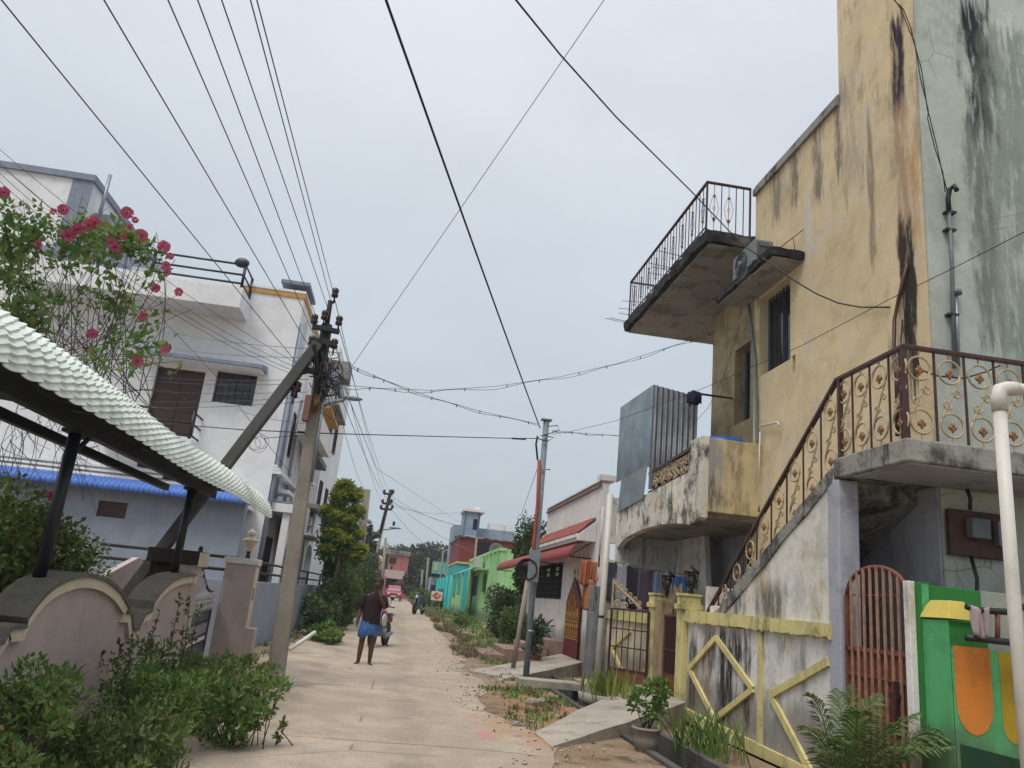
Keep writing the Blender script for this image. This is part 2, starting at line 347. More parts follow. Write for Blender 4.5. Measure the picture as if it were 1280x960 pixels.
M['conc_pole']=plaster('concrete_pole',(.27,.24,.20),(.1,.09,.07),.4,grime=.35,mott=.15,bump=.5,seed=30)
M['strut']=plaster('dark_concrete_strut',(.095,.095,.09),(.04,.04,.04),.4,grime=.3,mott=.25,bump=.5,seed=31)
M['blackpole']=simple('tarred_pole_head',(.018,.016,.018),.7,var=.4)
M['ceramic']=simple('brown_insulator',(.035,.014,.016),.25)
M['redpipe']=simple('faded_red_conduit',(.34,.07,.04),.6)
M['acwhite']=simple('ac_casing',(.17,.185,.19),.5,dirt=(.15,.14,.12),dirta=.4)
M['acgrille']=simple('ac_grille',(.08,.085,.09),.5)
M['drumblue']=simple('blue_drum_plastic',(.02,.09,.30),.4,dirt=(.02,.03,.05),dirta=.3)
M['teracotta']=simple('terracotta',(.22,.10,.06),.8,dirt=(.1,.08,.06),dirta=.5)
M['pot']=simple('mossy_cement_pot',(.27,.235,.19),.9,dirt=(.05,.05,.03),dirta=.5)
M['bark']=simple('bark',(.10,.075,.05),.9,var=.3)
M['stem']=simple('stem',(.07,.055,.035),.8,var=.3)
M['skin']=simple('brown_skin',(.085,.04,.026),.5)
M['hair']=simple('black_hair',(.008,.007,.007),.6)
M['shirt']=simple('maroon_black_shirt',(.018,.006,.009),.85)
M['lungi']=simple('blue_checked_cloth',(.045,.12,.30),.85,var=.3,sc=14)
# corrugated zinc
def zinc(name,base,rust=.3):
    s=N(name,.45,.4); p=s.obj(); a=s.noise(p,1.8,7,.65); c=s.mul(base,s.step(a,.3,.7,.75,1.2))
    c=s.mix(s.math('MULTIPLY',s.step(s.noise(s.scale(p,(2,2,.4)),2,7,.7),.52,.68),rust),c,(.10,.08,.07)); s.b.inputs['Metallic'].default_value=.35
    return s.done(c,a,.1)
M['zinc']=zinc('zinc_sheet',(.17,.21,.235)); M['zincdark']=zinc('zinc_sheet_old',(.14,.155,.17))
# leaves
M['leaf']=leafmat('leaf_green',(.055,.09,.026),(.115,.17,.045),(.21,.26,.08))
M['leafd']=leafmat('leaf_dark',(.026,.055,.02),(.05,.09,.03),(.095,.14,.045))
M['leaff']=leafmat('leaf_fardark',(.022,.042,.024),(.034,.058,.032),(.052,.078,.042),.15)
M['leafy']=leafmat('leaf_yellow_green',(.16,.24,.03),(.34,.40,.05),(.60,.56,.08),.4)
M['leafv']=leafmat('leaf_vivid',(.06,.12,.028),(.125,.21,.05),(.23,.31,.08))
M['dry']=leafmat('dry_grass',(.10,.09,.04),(.17,.14,.07),(.08,.11,.03))
M['petal']=leafmat('pink_petal',(.24,.025,.07),(.40,.07,.13),(.52,.15,.21),.3)
M['petaldark']=simple('flower_throat',(.16,.008,.03),.6)
M['rustleaf']=leafmat('reddish_bud_leaf',(.09,.05,.03),(.06,.07,.025),(.12,.07,.04))

def window(root,pl,c,inn,u0,u1,z0,z1,fm,gm,mull=1,bars=0,bm=None,dep=.12,name='window',fw=.05,trans=None,hb=0):
    f=MB(); d0,d1=inn*dep,inn*(dep+.05)
    f.pb(pl,c,d0,d1,u0,u0+fw,z0,z1).pb(pl,c,d0,d1,u1-fw,u1,z0,z1).pb(pl,c,d0,d1,u0+fw,u1-fw,z1-fw,z1).pb(pl,c,d0,d1,u0+fw,u1-fw,z0,z0+fw)
    for i in range(mull):
        uu=u0+(u1-u0)*(i+1)/(mull+1); f.pb(pl,c,d0+inn*.003,d1-inn*.003,uu-fw/2,uu+fw/2,z0+fw,z1-fw)
    if trans: f.pb(pl,c,d0+inn*.004,d1-inn*.004,u0+fw,u1-fw,trans-fw/2,trans+fw/2)
    w=f.build(name,fm,root,.004)
    g=MB(); g.pb(pl,c,d1-inn*.012,d1+inn*.01,u0+.01,u1-.01,z0+.01,z1-.01); g.build('pane',gm,w)
    if bars or hb:
        b=MB()
        for i in range(bars):
            uu=u0+(u1-u0)*(i+1)/(bars+1); b.pb(pl,c,d0-inn*.03,d0-inn*.018,uu-.006,uu+.006,z0,z1)
        for i in range(hb):
            zz=z0+(z1-z0)*(i+1)/(hb+1); b.pb(pl,c,d0-inn*.017,d0-inn*.008,u0,u1,zz-.006,zz+.006)
        b.build('window_bars',bm or fm,w)
    return w
def rod(root,name,pts,r,mat,n=6): return MB().tube(pts,r,n).build(name,mat,root)
# ================================================================= YELLOW HOUSE
XF=5.4; XR=6.0; YC0=7.3; YB=11.7; YE=15.0
yh=T('yellow_house','old two storey house with stained yellow street wall and mildewed green side wall','house',(6.5,11,0))
w1=MB().panel('X',XF,XF+.25,9.0,YB,0,8.78,[(10.45,11.5,5.35,6.72),(10.30,10.40,5.1,5.38)])
w1.box(XF+.25,10,YB-.25,YB,0,8.78)
wall=w1.build('wall',M['yellow'],yh)
MB().box(XF,XF+.25,YC0+.01,9.0,0,12.5).build('corner_wall',M['yellow_corner'],yh)
MB().box(XF+.003,10.5,YC0-.02,YC0+.0,0,12.5).box(XF+.25,10.5,YC0,YC0+.2,0,12.5).build('side_wall',M['green_wall'],yh)
MB().box(XF+.25,9,8.8,9.0,8.78,12.5).build('stairhead_wall',M['yellow'],yh)
MB().box(XF-.05,XF+.3,9.0,YB+.03,8.78,8.9).box(XF-.02,XF+.27,9.0,YB,8.9,8.96).build('parapet_coping',M['slab'],yh)
MB().box(XF+.28,XR+.3,YB,YB+.02,0,7.9).build('return_wall',M['yellow'],yh)
MB().panel('X',XR,XR+.3,YB+.02,YE,3.2,7.92,[(13.15,13.85,5.1,6.62)]).box(XR+.3,10,YE-.25,YE,0,7.92).build('rear_wall',M['yellow_far'],yh)
MB().box(XR,XR+.25,YB+.02,YE,0,3.0).build('porch_wall',M['lavender'],yh)
MB().box(XF+.26,10,YC0+.21,YE,8.1,8.3).build('roof',M['slab'],yh)
MB().box(6.5,6.55,YB+.1,YE-.3,3.3,7.8).box(5.75,5.8,YC0+.3,YB-.3,3.3,8).build('interior_wall',M['dark'],yh)
window(yh,'X',XF,1,10.45,11.5,5.35,6.72,M['winblue'],M['glass'],1,8,M['black'],.15)
window(yh,'X',XR,1,13.15,13.85,5.1,6.62,M['winblue'],M['glass'],0,0,M['black'],.2)
MB().box(XF+.06,XF+.1,10.30,10.40,5.1,5.38).build('vent',M['dark'],yh)
MB().box(XF-.01,XF+.0,11.52,11.6,0,6.8).build('wall_strip',M['trim_y'],yh)
# upper balcony
bx0,by0,by1=4.5,11.75,16.75
bal=rough(bx0,6.7,by0,by1,7.8,8.01,.045,.1,4.5,3).build('upper_balcony',M['slab_edge'],yh)
MB().box(bx0+.10,6.7,by0+.10,by1-.08,7.752,7.80).build('soffit',M['soffit'],bal)
def ring(mb,fn,cx,cz,r,a0,a1,tr,k=14,sp=0):
    mb.tube([fn(cx+math.cos(a0+(a1-a0)*i/k)*(r-sp*i/k),cz+math.sin(a0+(a1-a0)*i/k)*(r-sp*i/k)) for i in range(k+1)],tr,5)
rl=T('balcony_railing','black iron railing with diamond ornaments around the high concrete balcony','railing',(bx0+.06,14,8.02))
zt=9.0
hr=MB(); a=(bx0+.06,by0+.12,zt); b=(bx0+.06,by1-.15,zt); c_=(XF-.02,by0+.12,zt)
hr.bar(a,b,.05,.03).bar((c_[0],c_[1],zt+.003),(a[0]-.02,a[1],zt+.003),.05,.03)
hr.bar((a[0],a[1],8.12),(b[0],b[1],8.12),.02).bar((bx0+.06,by1-.15,zt),(6.0,by1-.15,zt),.05,.03)
hr.build('handrail',M['rail'],rl)
def diam(fn,z0,z1,tw):
    m=MB(); h=z1-z0; zc=(z0+z1)/2
    m.bar(fn(0,z0),fn(0,z1),.012)
    for s in (-1,1): m.tube([fn(0,zc+h*.3),fn(s*tw*.5,zc+h*.18),fn(s*tw,zc),fn(s*tw*.5,zc-h*.18),fn(0,zc-h*.3)],.006,5)
    m.tube([fn(tw*.3*math.cos(t*PI/4),zc+tw*.5*math.sin(t*PI/4)) for t in range(9)],.005,5)
    return m
def leafy(fn,zs):
    m=MB()
    for z in zs: m.lathe([(.004,-.05),(.018,-.02),(.03,0),(.016,.02),(.004,.06)],fn(0,z),6)
    return m
for i in range(28):
    y=a[1]+(b[1]-a[1])*i/27
    if i%3==1:
        fn=(lambda y:lambda u,z:(a[0],y+u,z))(y)
        q=diam(fn,8.02,zt,.075).build('ornament',M['rail'],rl)
        for fz in (8.75,8.3): leafy(fn,(fz,)).build('finial',M['gold'],q)
    else: MB().bar((a[0],y,8.02),(a[0],y,zt),.03 if i in(0,27) else .014).build('baluster',M['rail'],rl)
for i in range(1,6):
    x=a[0]+(c_[0]-a[0])*i/6
    if i%2==1 and i<5:
        fn=(lambda x:lambda u,z:(x+u,a[1],z))(x)
        q=diam(fn,8.02,zt,.085).build('ornament',M['scroll'],rl)
        for fz in (8.75,8.3): leafy(fn,(fz,)).build('finial',M['gold'],q)
    else: MB().bar((x,a[1],8.02),(x,a[1],zt),.014).build('baluster',M['rail'],rl)
MB().bar((c_[0]-.01,a[1],7.9),(c_[0]-.01,a[1],zt),.03).build('post',M['rail'],rl)
rb=MB(); rr=random.Random(3)
for i in range(9):
    y=rr.uniform(13,16.7); z=rr.uniform(7.85,8.15); rb.tube([(bx0+.1,y,z),(bx0-rr.uniform(.2,.55),y+rr.uniform(-.1,.2),z+rr.uniform(-.05,.12))],.007,5)
rb.build('rebar_stub',M['rust_gate'],bal)
# AC slab
sl=rough(4.86,XF,10.0,12.1,6.80,6.92,.028,.07,7,8).build('sunshade',M['slab_edge'],yh)
MB().box(4.92,XF-.01,10.06,12.04,6.768,6.80).build('soffit',M['soffit'],sl)
rod(yh,'rebar_stub',[(XF-.02,10.25,6.93),(XF-.05,10.25,7.25)],.008,M['rust_gate']); rod(yh,'rebar_stub',[(5.0,10.3,6.93),(XF-.02,10.0,7.28)],.008,M['rust_gate'])
ac=T('air_conditioner','grey outdoor air conditioner unit with round fan grille on the small sunshade slab','air conditioner',(5.1,10.9,6.93))
MB().box(4.95,5.27,10.75,11.6,6.95,7.42).build('casing',M['acwhite'],ac,.02)
g=MB(); 
for r in [.06+.022*i for i in range(8)]: ring(g,lambda u,z:(4.935,u,z),11.25,7.18,r,0,2*PI,.005,20)
for k in range(8): g.bar((4.937,11.25+.05*math.cos(k*PI/4),7.18+.05*math.sin(k*PI/4)),(4.937,11.25+.215*math.cos(k*PI/4),7.18+.215*math.sin(k*PI/4)),.006)
g.build('fan_grille',M['acgrille'],ac); MB().lathe([(.215,0),(.215,.01)],(4.942,11.25,7.18),24,'X').build('fan_recess',M['dark'],ac)
MB().lathe([(.05,-.015),(.05,.02)],(4.925,11.25,7.18),14,'X').build('fan_hub',M['acwhite'],ac)
MB().box(4.99,5.2,10.73,10.75,7.1,7.36).build('valve_cover',M['acgrille'],ac,.006); MB().box(4.98,5.03,10.8,10.88,6.92,6.95).box(4.98,5.03,11.45,11.53,6.92,6.95).build('foot',M['black'],ac)
MB().bar((5.02,10.726,7.31),(5.17,10.726,7.31),.03,.02).build('handle',M['acwhite'],ac)
# lower balcony (terrace) : front wall with arched underside, near wall, floor
LX=4.4; ly0,ly1=11.35,15.9
ar=[]
for i in range(13):
    t=i/12; ar.append((ly0+.0+(ly1-ly0)*t,2.72+.26*math.sin(PI*min(1,max(0,(t*1.02))))**.5*1.0))
ar[0]=(ly0,2.95)
tw=MB().prism(ar+[(ly1,3.72),(14.1,3.62),(ly0+.55,3.72),(ly0+.55,4.22),(ly0,4.22)],'X',LX,LX+.13)
terr=tw.build('terrace_wall',M['stain_white'],yh,.01)
nb=MB().box(LX+.13,XF+.2,ly0,ly0+.13,3.05,4.2)
nb.build('terrace_side_wall',plaster('ochre_half_stained',(.56,.45,.26),BLK,.45,grime=.25,seed=40,spots=[(0,4.5,.33,3.0,4.4,(.10,.10,.10),1.0),(0,4.62,.2,3.5,4.4,(.4,.39,.36),.6)]),yh,.01)
MB().box(LX+.13,XR,ly0+.13,ly1,2.98,3.1).build('terrace_floor',M['soffit'],yh)
MB().box(LX,XR+.2,ly1,ly1+.15,0,3.72).build('porch_end_wall',M['compound'],yh)
tr=T('terrace_railing','rusty ornamental grille on the mildewed terrace wall beside the blue drum','railing',(LX+.06,12.9,3.65))
k0,k1=ly0+.6,14.1
MB().bar((LX+.06,k0,4.12),(LX+.06,k1,4.02),.06,.05).bar((LX+.06,k0,3.745),(LX+.06,k1,3.665),.03).build('handrail',M['rail'],tr)
for i in range(6):
    y=k0+(k1-k0)*(i+.5)/6; m_=MB(); fn=lambda u,z:(LX+.06,u,z)
    for dx,dz in ((-.09,.1),(.09,.1),(-.09,.27),(.09,.27)):
        ring(m_,fn,y+dx,3.7+dz,.08,0,5.5,.011,12,.05)
    ring(m_,fn,y,3.885,.1,0,2*PI,.011,12); m_.bar((LX+.06,y-.2,3.7),(LX+.06,y-.2,4.05),.02)
    for _ in range(10): m_.ball((LX+.06,y+rr.uniform(-.17,.17),3.72+rr.uniform(0,.33)),.022,6,4)
    m_.build('grille_panel',M['scroll'],tr)
# shed of corrugated zinc
sh=T('zinc_shed','grey corrugated zinc sheet cabin standing on the terrace','shed',(LX+.5,15,3.6))
def corr(pl,c,u0,u1,z0,z1,per,amp,zt1=None,th=.006):
    m=MB(); n=max(2,int((u1-u0)/per*8)); zt1=z1 if zt1 is None else zt1; vs=[];fs=[]
    for i in range(n+1):
        u=u0+(u1-u0)*i/n; d=amp*math.cos(2*PI*(u-u0)/per); zz=z1+(zt1-z1)*i/n
        for dd in (0,th):
            for z in (z0,zz): vs.append((c+d+dd,u,z) if pl=='X' else (u,c+d+dd,z))
    for i in range(n):
        b=i*4; fs+=[(b,b+4,b+5,b+1),(b+2,b+3,b+7,b+6),(b+1,b+5,b+7,b+3)]
    return m.add(vs,fs,True)
corr('X',LX-.02,13.9,16.2,4.12,5.72,.07,.006,5.80).build('street_sheet',M['zinc'],sh,fix=False)
corr('Y',13.9,LX,5.28,3.7,5.72,.105,.022,5.6).build('near_sheet',M['zincdark'],sh,fix=False)
MB().box(LX+.05,5.28,13.95,16.2,5.60,5.63).build('roof_sheet',M['zincdark'],sh)
MB().box(5.26,5.3,13.95,16.2,3.2,5.6).build('back_sheet',M['zincdark'],sh)
MB().bar((LX+.02,13.93,3.7),(LX+.02,13.93,5.72),.05).build('corner_post',M['steel'],sh)
MB().prism([(14.15,3.55),(15.9,3.45),(15.75,4.12),(14.0,4.16)],'X',LX-.035,LX-.025).build('flat_metal_sheet',zinc('flat_zinc',(.22,.27,.28),.1),sh)
dr=T('blue_drum','blue plastic drum whose domed lid shows above the terrace wall','drum',(4.95,11.95,3.1))
MB().lathe([(.4,0),(.43,.3),(.43,.8),(.41,1.1)],(4.98,11.95,3.1),28).build('barrel',M['drumblue'],dr)
MB().lathe([(.45,1.1),(.45,1.15),(.36,1.22),(.1,1.26),(.01,1.265)],(4.98,11.95,3.1),28).build('lid',M['drumblue'],dr)
ro=MB().tube([P(872,492,X=4.75),P(915,498,X=XR)],.02,6).build('black_rod',M['black'],None,loc=(5.4,13.4,5.5)); tag(ro,'black rod reaching from the yellow wall window to the zinc cabin top','rod')
cb=MB(); q=P(868,493,X=4.72)
cb.ball((0,0,0),1,14,10); cb.xf(lambda v:q+Vector((v.x*.13,v.y*.09,v.z*.06-(.14 if v.z<-.1 and math.sin(v.x*5+v.y*3)>0 else 0)))*(1+.4*mnoise.noise(v*2.2)))
o=cb.build('cloth_bundle',simple('navy_cloth',(.015,.02,.05),.9),None,loc=q,fix=False); tag(o,'dark navy cloth bundle hung on the zinc cabin top corner','cloth')
# pipes on the facade
pp=MB().tube([P(935,370,X=XF-.03),P(938,400,X=XF-.05),P(944,450,X=XF-.05),P(946,545,X=XF-.05),P(948,640,X=XF-.05)],.028,8).build('drain_pipe',M['conduit'],yh)
rod(yh,'tap_pipe',[P(948,533,X=XF-.05),P(972,528,X=XF-.06),P(974,532,X=XF-.08)],.016,M['pvc'])
rod(yh,'tap_pipe',[P(948,625,X=XF-.05),P(950,540,X=XF-.06)],.014,M['pvc'])
# porch interior: door, lamps
dg=MB().box(XR-.04,XR-.02,11.9,13.0,.5,2.75).build('porch_door',M['dark'],yh)
g=MB(); 
for i in range(9): y=11.9+1.1*i/8; g.bar((XR-.06,y,.5),(XR-.06,y,2.75),.018)
for z in (.6,1.5,2.7): g.bar((XR-.063,11.9,z),(XR-.063,13.0,z),.03)
g.build('door_grille',M['black'],dg)
MB().prism([(lambda q:(q.y,q.z))(P(a,b,X=5.6)) for a,b in ((780,676),(880,664),(884,760),(868,748))],'X',5.6,5.7).build('porch_stair_flank',M['compound'],yh)
MB().box(LX+.16,LX+.18,ly0+.6,14.1,3.2,3.95).build('terrace_shade_sheet',M['dark'],yh)  # dark sheet added as the interior shade seen through the grille
# ---- staircase
s0=P(885,765,X=4.4); s1=P(1040,478,X=4.4)   # rail line
st0=P(925,770,X=4.4); 
Yb,Zb=10.15,1.5; Yt,Zt=7.58,3.02
stair=T('outside_staircase','steep whitewashed outside staircase with a landing against the yellow house','staircase',(4.9,8.6,1.5))
sw=MB().prism([(7.58,1.5),(7.58,Zt),(7.66,Zt+.1),(Yb,Zb+.16),(10.9,Zb+.16),(10.9,1.5)],'X',4.415,4.53)
sw.build('stair_wall',M['stairwall'],stair,.01)
steps=MB(); ns=10
prof=[(7.6,3.13)]
for i in range(ns):
    y0_=7.6+(10.9-7.6)*i/ns; z0_=3.13-(3.13-1.55)*i/ns
    prof+=[(y0_+(10.9-7.6)/ns,z0_),(y0_+(10.9-7.6)/ns,z0_-(3.13-1.55)/ns)]
prof+=[(10.9,1.35),(10.6,1.35),(7.6,2.85)]
steps.prism(prof,'X',4.53,XF-.005); steps.build('steps',M['slab'],stair)
es=MB(); ne=60
for i in range(ne+1):
    t=i/ne; y=7.62+(10.7-7.62)*t; z=Zt+.12+(1.56-Zt-.12)*t
    for dx,dz in ((-.0,-.17),(0,.0),(.13,.0),(.13,-.17)):
        q=Vector((y*3,dx*9,dz*9)); es.v.append((4.395+dx+.012*mnoise.noise(q*1.7),y,z+dz+.028*mnoise.noise(q+Vector((5,0,0)))))
for i in range(ne):
    for k in range(4): a=i*4+k; b=i*4+(k+1)%4; es.f.append((a,b,b+4,a+4))
es.f+=[(0,1,2,3),(ne*4+3,ne*4+2,ne*4+1,ne*4)]; es.sm=[False]*len(es.f)
es.build('stringer_edge',M['slab'],stair)
ld=MB().box(4.4,XF-.003,6.35,7.6,3.01,3.23).box(XF-.003,9.5,6.35,YC0-.025,3.012,3.23).build('landing_slab',M['slab'],stair,.02)
MB().box(4.44,9.4,6.39,7.28,2.998,3.008).build('soffit',M['lavender'],ld)
MB().box(4.4,4.63,7.5,7.72,0,3.0).build('landing_column',M['lavender'],stair,.015)
MB().box(XF-.03,XF-.002,YC0+.0,9.9,0,3.0).build('lower_wall_lining',M['lavender'],yh)
sr=T('staircase_railing','maroon stair and landing railing with cream scrolls and ochre leaves','railing',(4.42,8,3.2))
rx=4.44
za=P(1040,478,X=4.44).z; zcor=za+.02
hb=P(885,765,X=4.44)
h=MB().bar((rx,hb.y,hb.z),(rx,7.55,za),.055,.04).bar((rx,7.57,za),(rx,6.385,zcor),.055,.04).bar((rx-.02,6.4,zcor+.003),(9.4,6.4,zcor+.003),.055,.04)
h.build('handrail',M['rail'],sr,.006)
def scrollm(fn,z0,z1,w=.115):
    m=MB(); h=z1-z0; r=min(w,h*.17); t=.0115
    m.bar(fn(0,z0),fn(0,z0+h*.07),.014); m.bar(fn(0,z1-h*.09),fn(0,z1),.014)
    cu,cl=z1-h*.09-r,z0+h*.07+r
    pts=[(-r*.2+math.cos(a_)*r*(1-.0*i),cu+math.sin(a_)*r) for i,a_ in [(i,-PI*.35-2*PI*i/16*.86) for i in range(17)]]
    ring(m,fn,0,cu,r,PI*1.75,-PI*.15,t,18)
    ring(m,fn,0,cl,r,PI*.75,-PI*1.15+0,t,18)
    # connecting S with two curls
    m.tube([fn(r*.95,cu-r*.2),fn(r*.75,cu-r*.8),fn(0,(cu+cl)/2),fn(-r*.75,cl+r*.8),fn(-r*.95,cl+r*.2)],t,5)
    ring(m,fn,r*.55,(cu+cl)/2+h*.05,r*.42,PI,-PI*1.6,t*.8,14,r*.28)
    ring(m,fn,-r*.35,(cu+cl)/2-h*.07,r*.42,0,-PI*2.6,t*.8,14,r*.28)
    ls=[]
    for cz in (cu,cl):
        l=MB(); ls.append(l)
        for q_ in ((-.5,.3),(.5,.3),(0,.8)):
            l.ball(fn(q_[0]*r*.4,cz-r*.3+q_[1]*r*.42),(min(.3*r,.02),r*.2,r*.22) ,7,5)
        l.ball(fn(0,cz-r*.35),(.014,r*.16,r*.3),7,5)
    return m,ls
def place(fn,z0,z1):
    m_,l_=scrollm(fn,z0,z1); q=m_.build('scroll',M['scroll'],sr)
    for l in l_: l.build('leaf_ornament',M['gold'],q)
def zr(y): return za+(hb.z-za)*(y-7.55)/(hb.y-7.55)
def zb(y): return max(1.62,3.12+(1.52-3.12)*(y-7.6)/(10.25-7.6))
nst=16
for i in range(nst):
    y=7.6+(10.75-7.6)*(i+.5)/nst
    if i%2==0:
        if zr(y)-zb(y)>.25: place((lambda y:lambda u,z:(rx,y-u,z))(y),zb(y),zr(y))
    else: MB().bar((rx,y,zb(y)),(rx,y,zr(y)),.016).build('baluster',M['rail'],sr)
for y in (7.5,6.4): MB().bar((rx,y,3.2),(rx,y,zcor),.045).build('post',M['rail'],sr)
for i in range(7):
    y=7.5+(6.4-7.5)*(i+.5)/7
    if i%2==0 : place((lambda y:lambda u,z:(rx,y-u,z))(y),3.23,zcor)
    else: MB().bar((rx,y,3.2),(rx,y,zcor),.016).build('baluster',M['rail'],sr)
MB().bar((rx+.0,6.46,3.2),(rx+.0,6.46,zcor),.022).build('baluster',M['rail'],sr)
for i in range(1,18):
    x=rx+.155*i
    if x>7.2: break
    if i%2==1: place((lambda x:lambda u,z:(x+u,6.4,z))(x),3.23,zcor)
    else: MB().bar((x,6.4,3.2),(x,6.4,zcor),.018).build('baluster',M['rail'],sr)
# green wall fittings
rod(yh,'conduit',[P(1186,262,Y=7.22),P(1190,330,Y=7.22),P(1193,460,Y=7.22)],.022,M['conduit'],8)
rod(yh,'service_bend',[P(1186,262,Y=7.2),P(1185,248,Y=7.2),P(1187,237,Y=7.18),P(1193,232,Y=7.15),P(1196,238,Y=7.12)],.028,M['black'],8)
rod(yh,'thin_pipe',[P(1195,365,Y=7.22),P(1198,460,Y=7.22)],.02,M['steel'],8)
MB().lathe([(.055,0),(.05,.05),(.02,.07)],P(1196,368,Y=7.22),10).build('pipe_cowl',M['conduit'],yh)
for py in (266,288,394): 
    q=P(1187 if py<300 else 1190,py,Y=7.24); MB().box(q.x-.06,q.x+.06,7.2,7.28,q.z-.012,q.z+.012).build('pipe_clip',M['black'],yh)
wv=[(1118,0),(1128,12),(1138,38),(1142,50),(1150,85),(1152,98),(1160,138),(1161,148),(1170,185),(1178,215),(1183,240)]
for k in range(2):
    rod(yh,'service_wire',[P(x_+(1.5 if i%3 else -.5)*(1 if k else -1),y_,Y=6.9+.03*i) for i,(x_,y_) in enumerate(wv)],.006,M['cable'],5)
rod(yh,'cable',[P(1134,330,X=XF-.03),P(1124,370,X=XF-.04),P(1118,400,X=XF-.06),P(1117,440,X=XF-.3),P(1121,470,X=rx+.05),P(1122,545,X=rx+.05)],.022,M['rail'],8)
rod(yh,'cable',[P(1128,400,X=XF-.05),P(1126,425,X=XF-.2),P(1130,445,X=rx)],.01,M['cable'],6)
rod(yh,'cable',[P(1146,442,Y=6.5),P(1150,462,Y=6.5),P(1172,470,Y=6.5),P(1205,473,Y=6.5),P(1232,465,Y=6.5),P(1250,457,Y=6.5)],.008,M['cable'],5)
mb_=MB().box(5.42,6.05,7.2,7.26,2.32,2.78).build('meter_board',M['brownwood'],yh,.006)
MB().box(5.6,5.8,7.1,7.2,2.5,2.7).build('meter_box',M['conduit'],mb_,.01); MB().box(5.9,6.0,7.12,7.2,2.45,2.7).build('switch',M['acwhite'],mb_,.008)
rod(yh,'meter_cable',[(5.62,7.18,2.32),(5.65,7.15,2.1),(5.63,7.15,1.9),(5.67,7.15,1.6)],.02,M['black'])
rod(yh,'meter_cable',[(5.6,7.15,2.99),(5.63,7.15,2.9),(5.62,7.15,2.78)],.02,M['black'])
# ================================================================= COMPOUND WALL with gates
cw=T('compound_wall','whitewashed compound wall with raised yellow bands and a diamond, black with mildew','wall',(4.4,10,0))
MB().box(4.42,4.57,7.72,11.72,0,1.40).build('wall_panel',M['compound'],cw,.008)
def xs(mb,pts,w,x0=4.385,x1=4.42,closed=False):
    """flat band following pts (y,z) on the street face"""
    n=len(pts)
    for i in range(n if closed else n-1):
        a_,b_=Vector(pts[i]),Vector(pts[(i+1)%n]); d=(b_-a_).normalized(); nn=Vector((-d.y,d.x))*w/2; e=d*w*.0
        e0=.0015*(i%2)
        mb.prism([tuple(a_-nn-e),tuple(b_-nn+e),tuple(b_+nn+e),tuple(a_+nn-e)],'X',x0-e0,x1)
    return mb
b_=MB()
tl=[(7.66,1.40)]; 
rg=random.Random(5)
yy=7.66
tl=[(7.66,1.54),(11.74,1.58),(11.74,1.43)]
yy=11.74; zz=1.43
while yy>7.72:
    yy-=rg.uniform(.012,.035); tl.append((yy,1.405+rg.uniform(-.018,.016)))
b_.prism(tl[:2][::-1]+tl[2:][::1] if False else [(7.66,1.54)]+[(7.66,1.385)]+[t for t in tl[3:][::-1]]+[(11.74,1.43),(11.74,1.58)],'X',4.36,4.60)
b_.build('top_band',M['trim_y'],cw)
m_=MB(); xs(m_,[(9.27,0.02),(9.27,1.38)],.10,4.39); m_.build('vertical_band',M['trim_y'],cw)
m_=MB(); dd=[(P(895,797,X=4.4).y,1.24),(P(941,862,X=4.4).y,.71),(P(893,898,X=4.4).y,.2),(P(861,835,X=4.4).y,.75)]; xs(m_,dd,.075,closed=True); m_.build('diamond_band',M['trim_c'],cw)
m_=MB(); xs(m_,[(7.74,1.17),(9.0,.70)],.085); xs(m_,[(9.0,.70),(8.0,-.0)],.085,4.387); m_.build('chevron_band',M['trim_c'],cw)
m_=MB(); xs(m_,[(11.7,.12),(8.0,.02)],.16,4.375); m_.build('bottom_band',M['trim_y'],cw)
MB().box(4.3,4.6,7.7,11.75,-.6,.0).build('plinth',M['greyside'],cw)
def pier(y0,y1,h,mt,cap=True,x0=4.33,x1=4.62,cm='trim_y'):
    p_=MB().box(x0,x1,y0,y1,0,h); q=p_.build('gate_pier',M[mt],cw,.01)
    if cap: MB().box(x0-.03,x1+.03,y0-.03,y1+.03,h-.2,h-.12).box(x0-.015,x1+.015,y0-.015,y1+.015,h,h+.04).build('pier_cap',M[cm],q,.006)
M['pier_tan']=plaster('tan_cement',(.33,.25,.15),(.08,.06,.04),.5,grime=.4,seed=33)
pier(11.75,12.0,1.78,'trim_y'); pier(12.78,13.15,1.72,'pier_tan',False,4.36,4.64); pier(13.15,13.4,1.78,'trim_y')
MB().box(4.42,4.57,13.4,16.4,0,1.3).build('wall_panel',M['compound2'] if 'compound2' in M else plaster('cream_compound',(.55,.47,.34),(.12,.08,.05),.25,grime=.2,seed=35,basez=.5),cw,.008)
MB().box(4.37,4.60,13.4,16.4,1.3,1.47).build('top_band',M['trim_y'],cw)
m_=MB(); xs(m_,[(14.6,1.15),(15.9,.75)],.09); xs(m_,[(15.9,.75),(14.2,-.0)],.09,4.387); xs(m_,[(13.42,.6),(14.4,.25)],.08,4.388); m_.build('chevron_band',M['trim_c'],cw)
pier(16.4,16.7,1.6,'greyside',False)
MB().box(4.63,XF,11.5,11.6,0,1.95).build('inner_wall',M['stairwall'],cw)
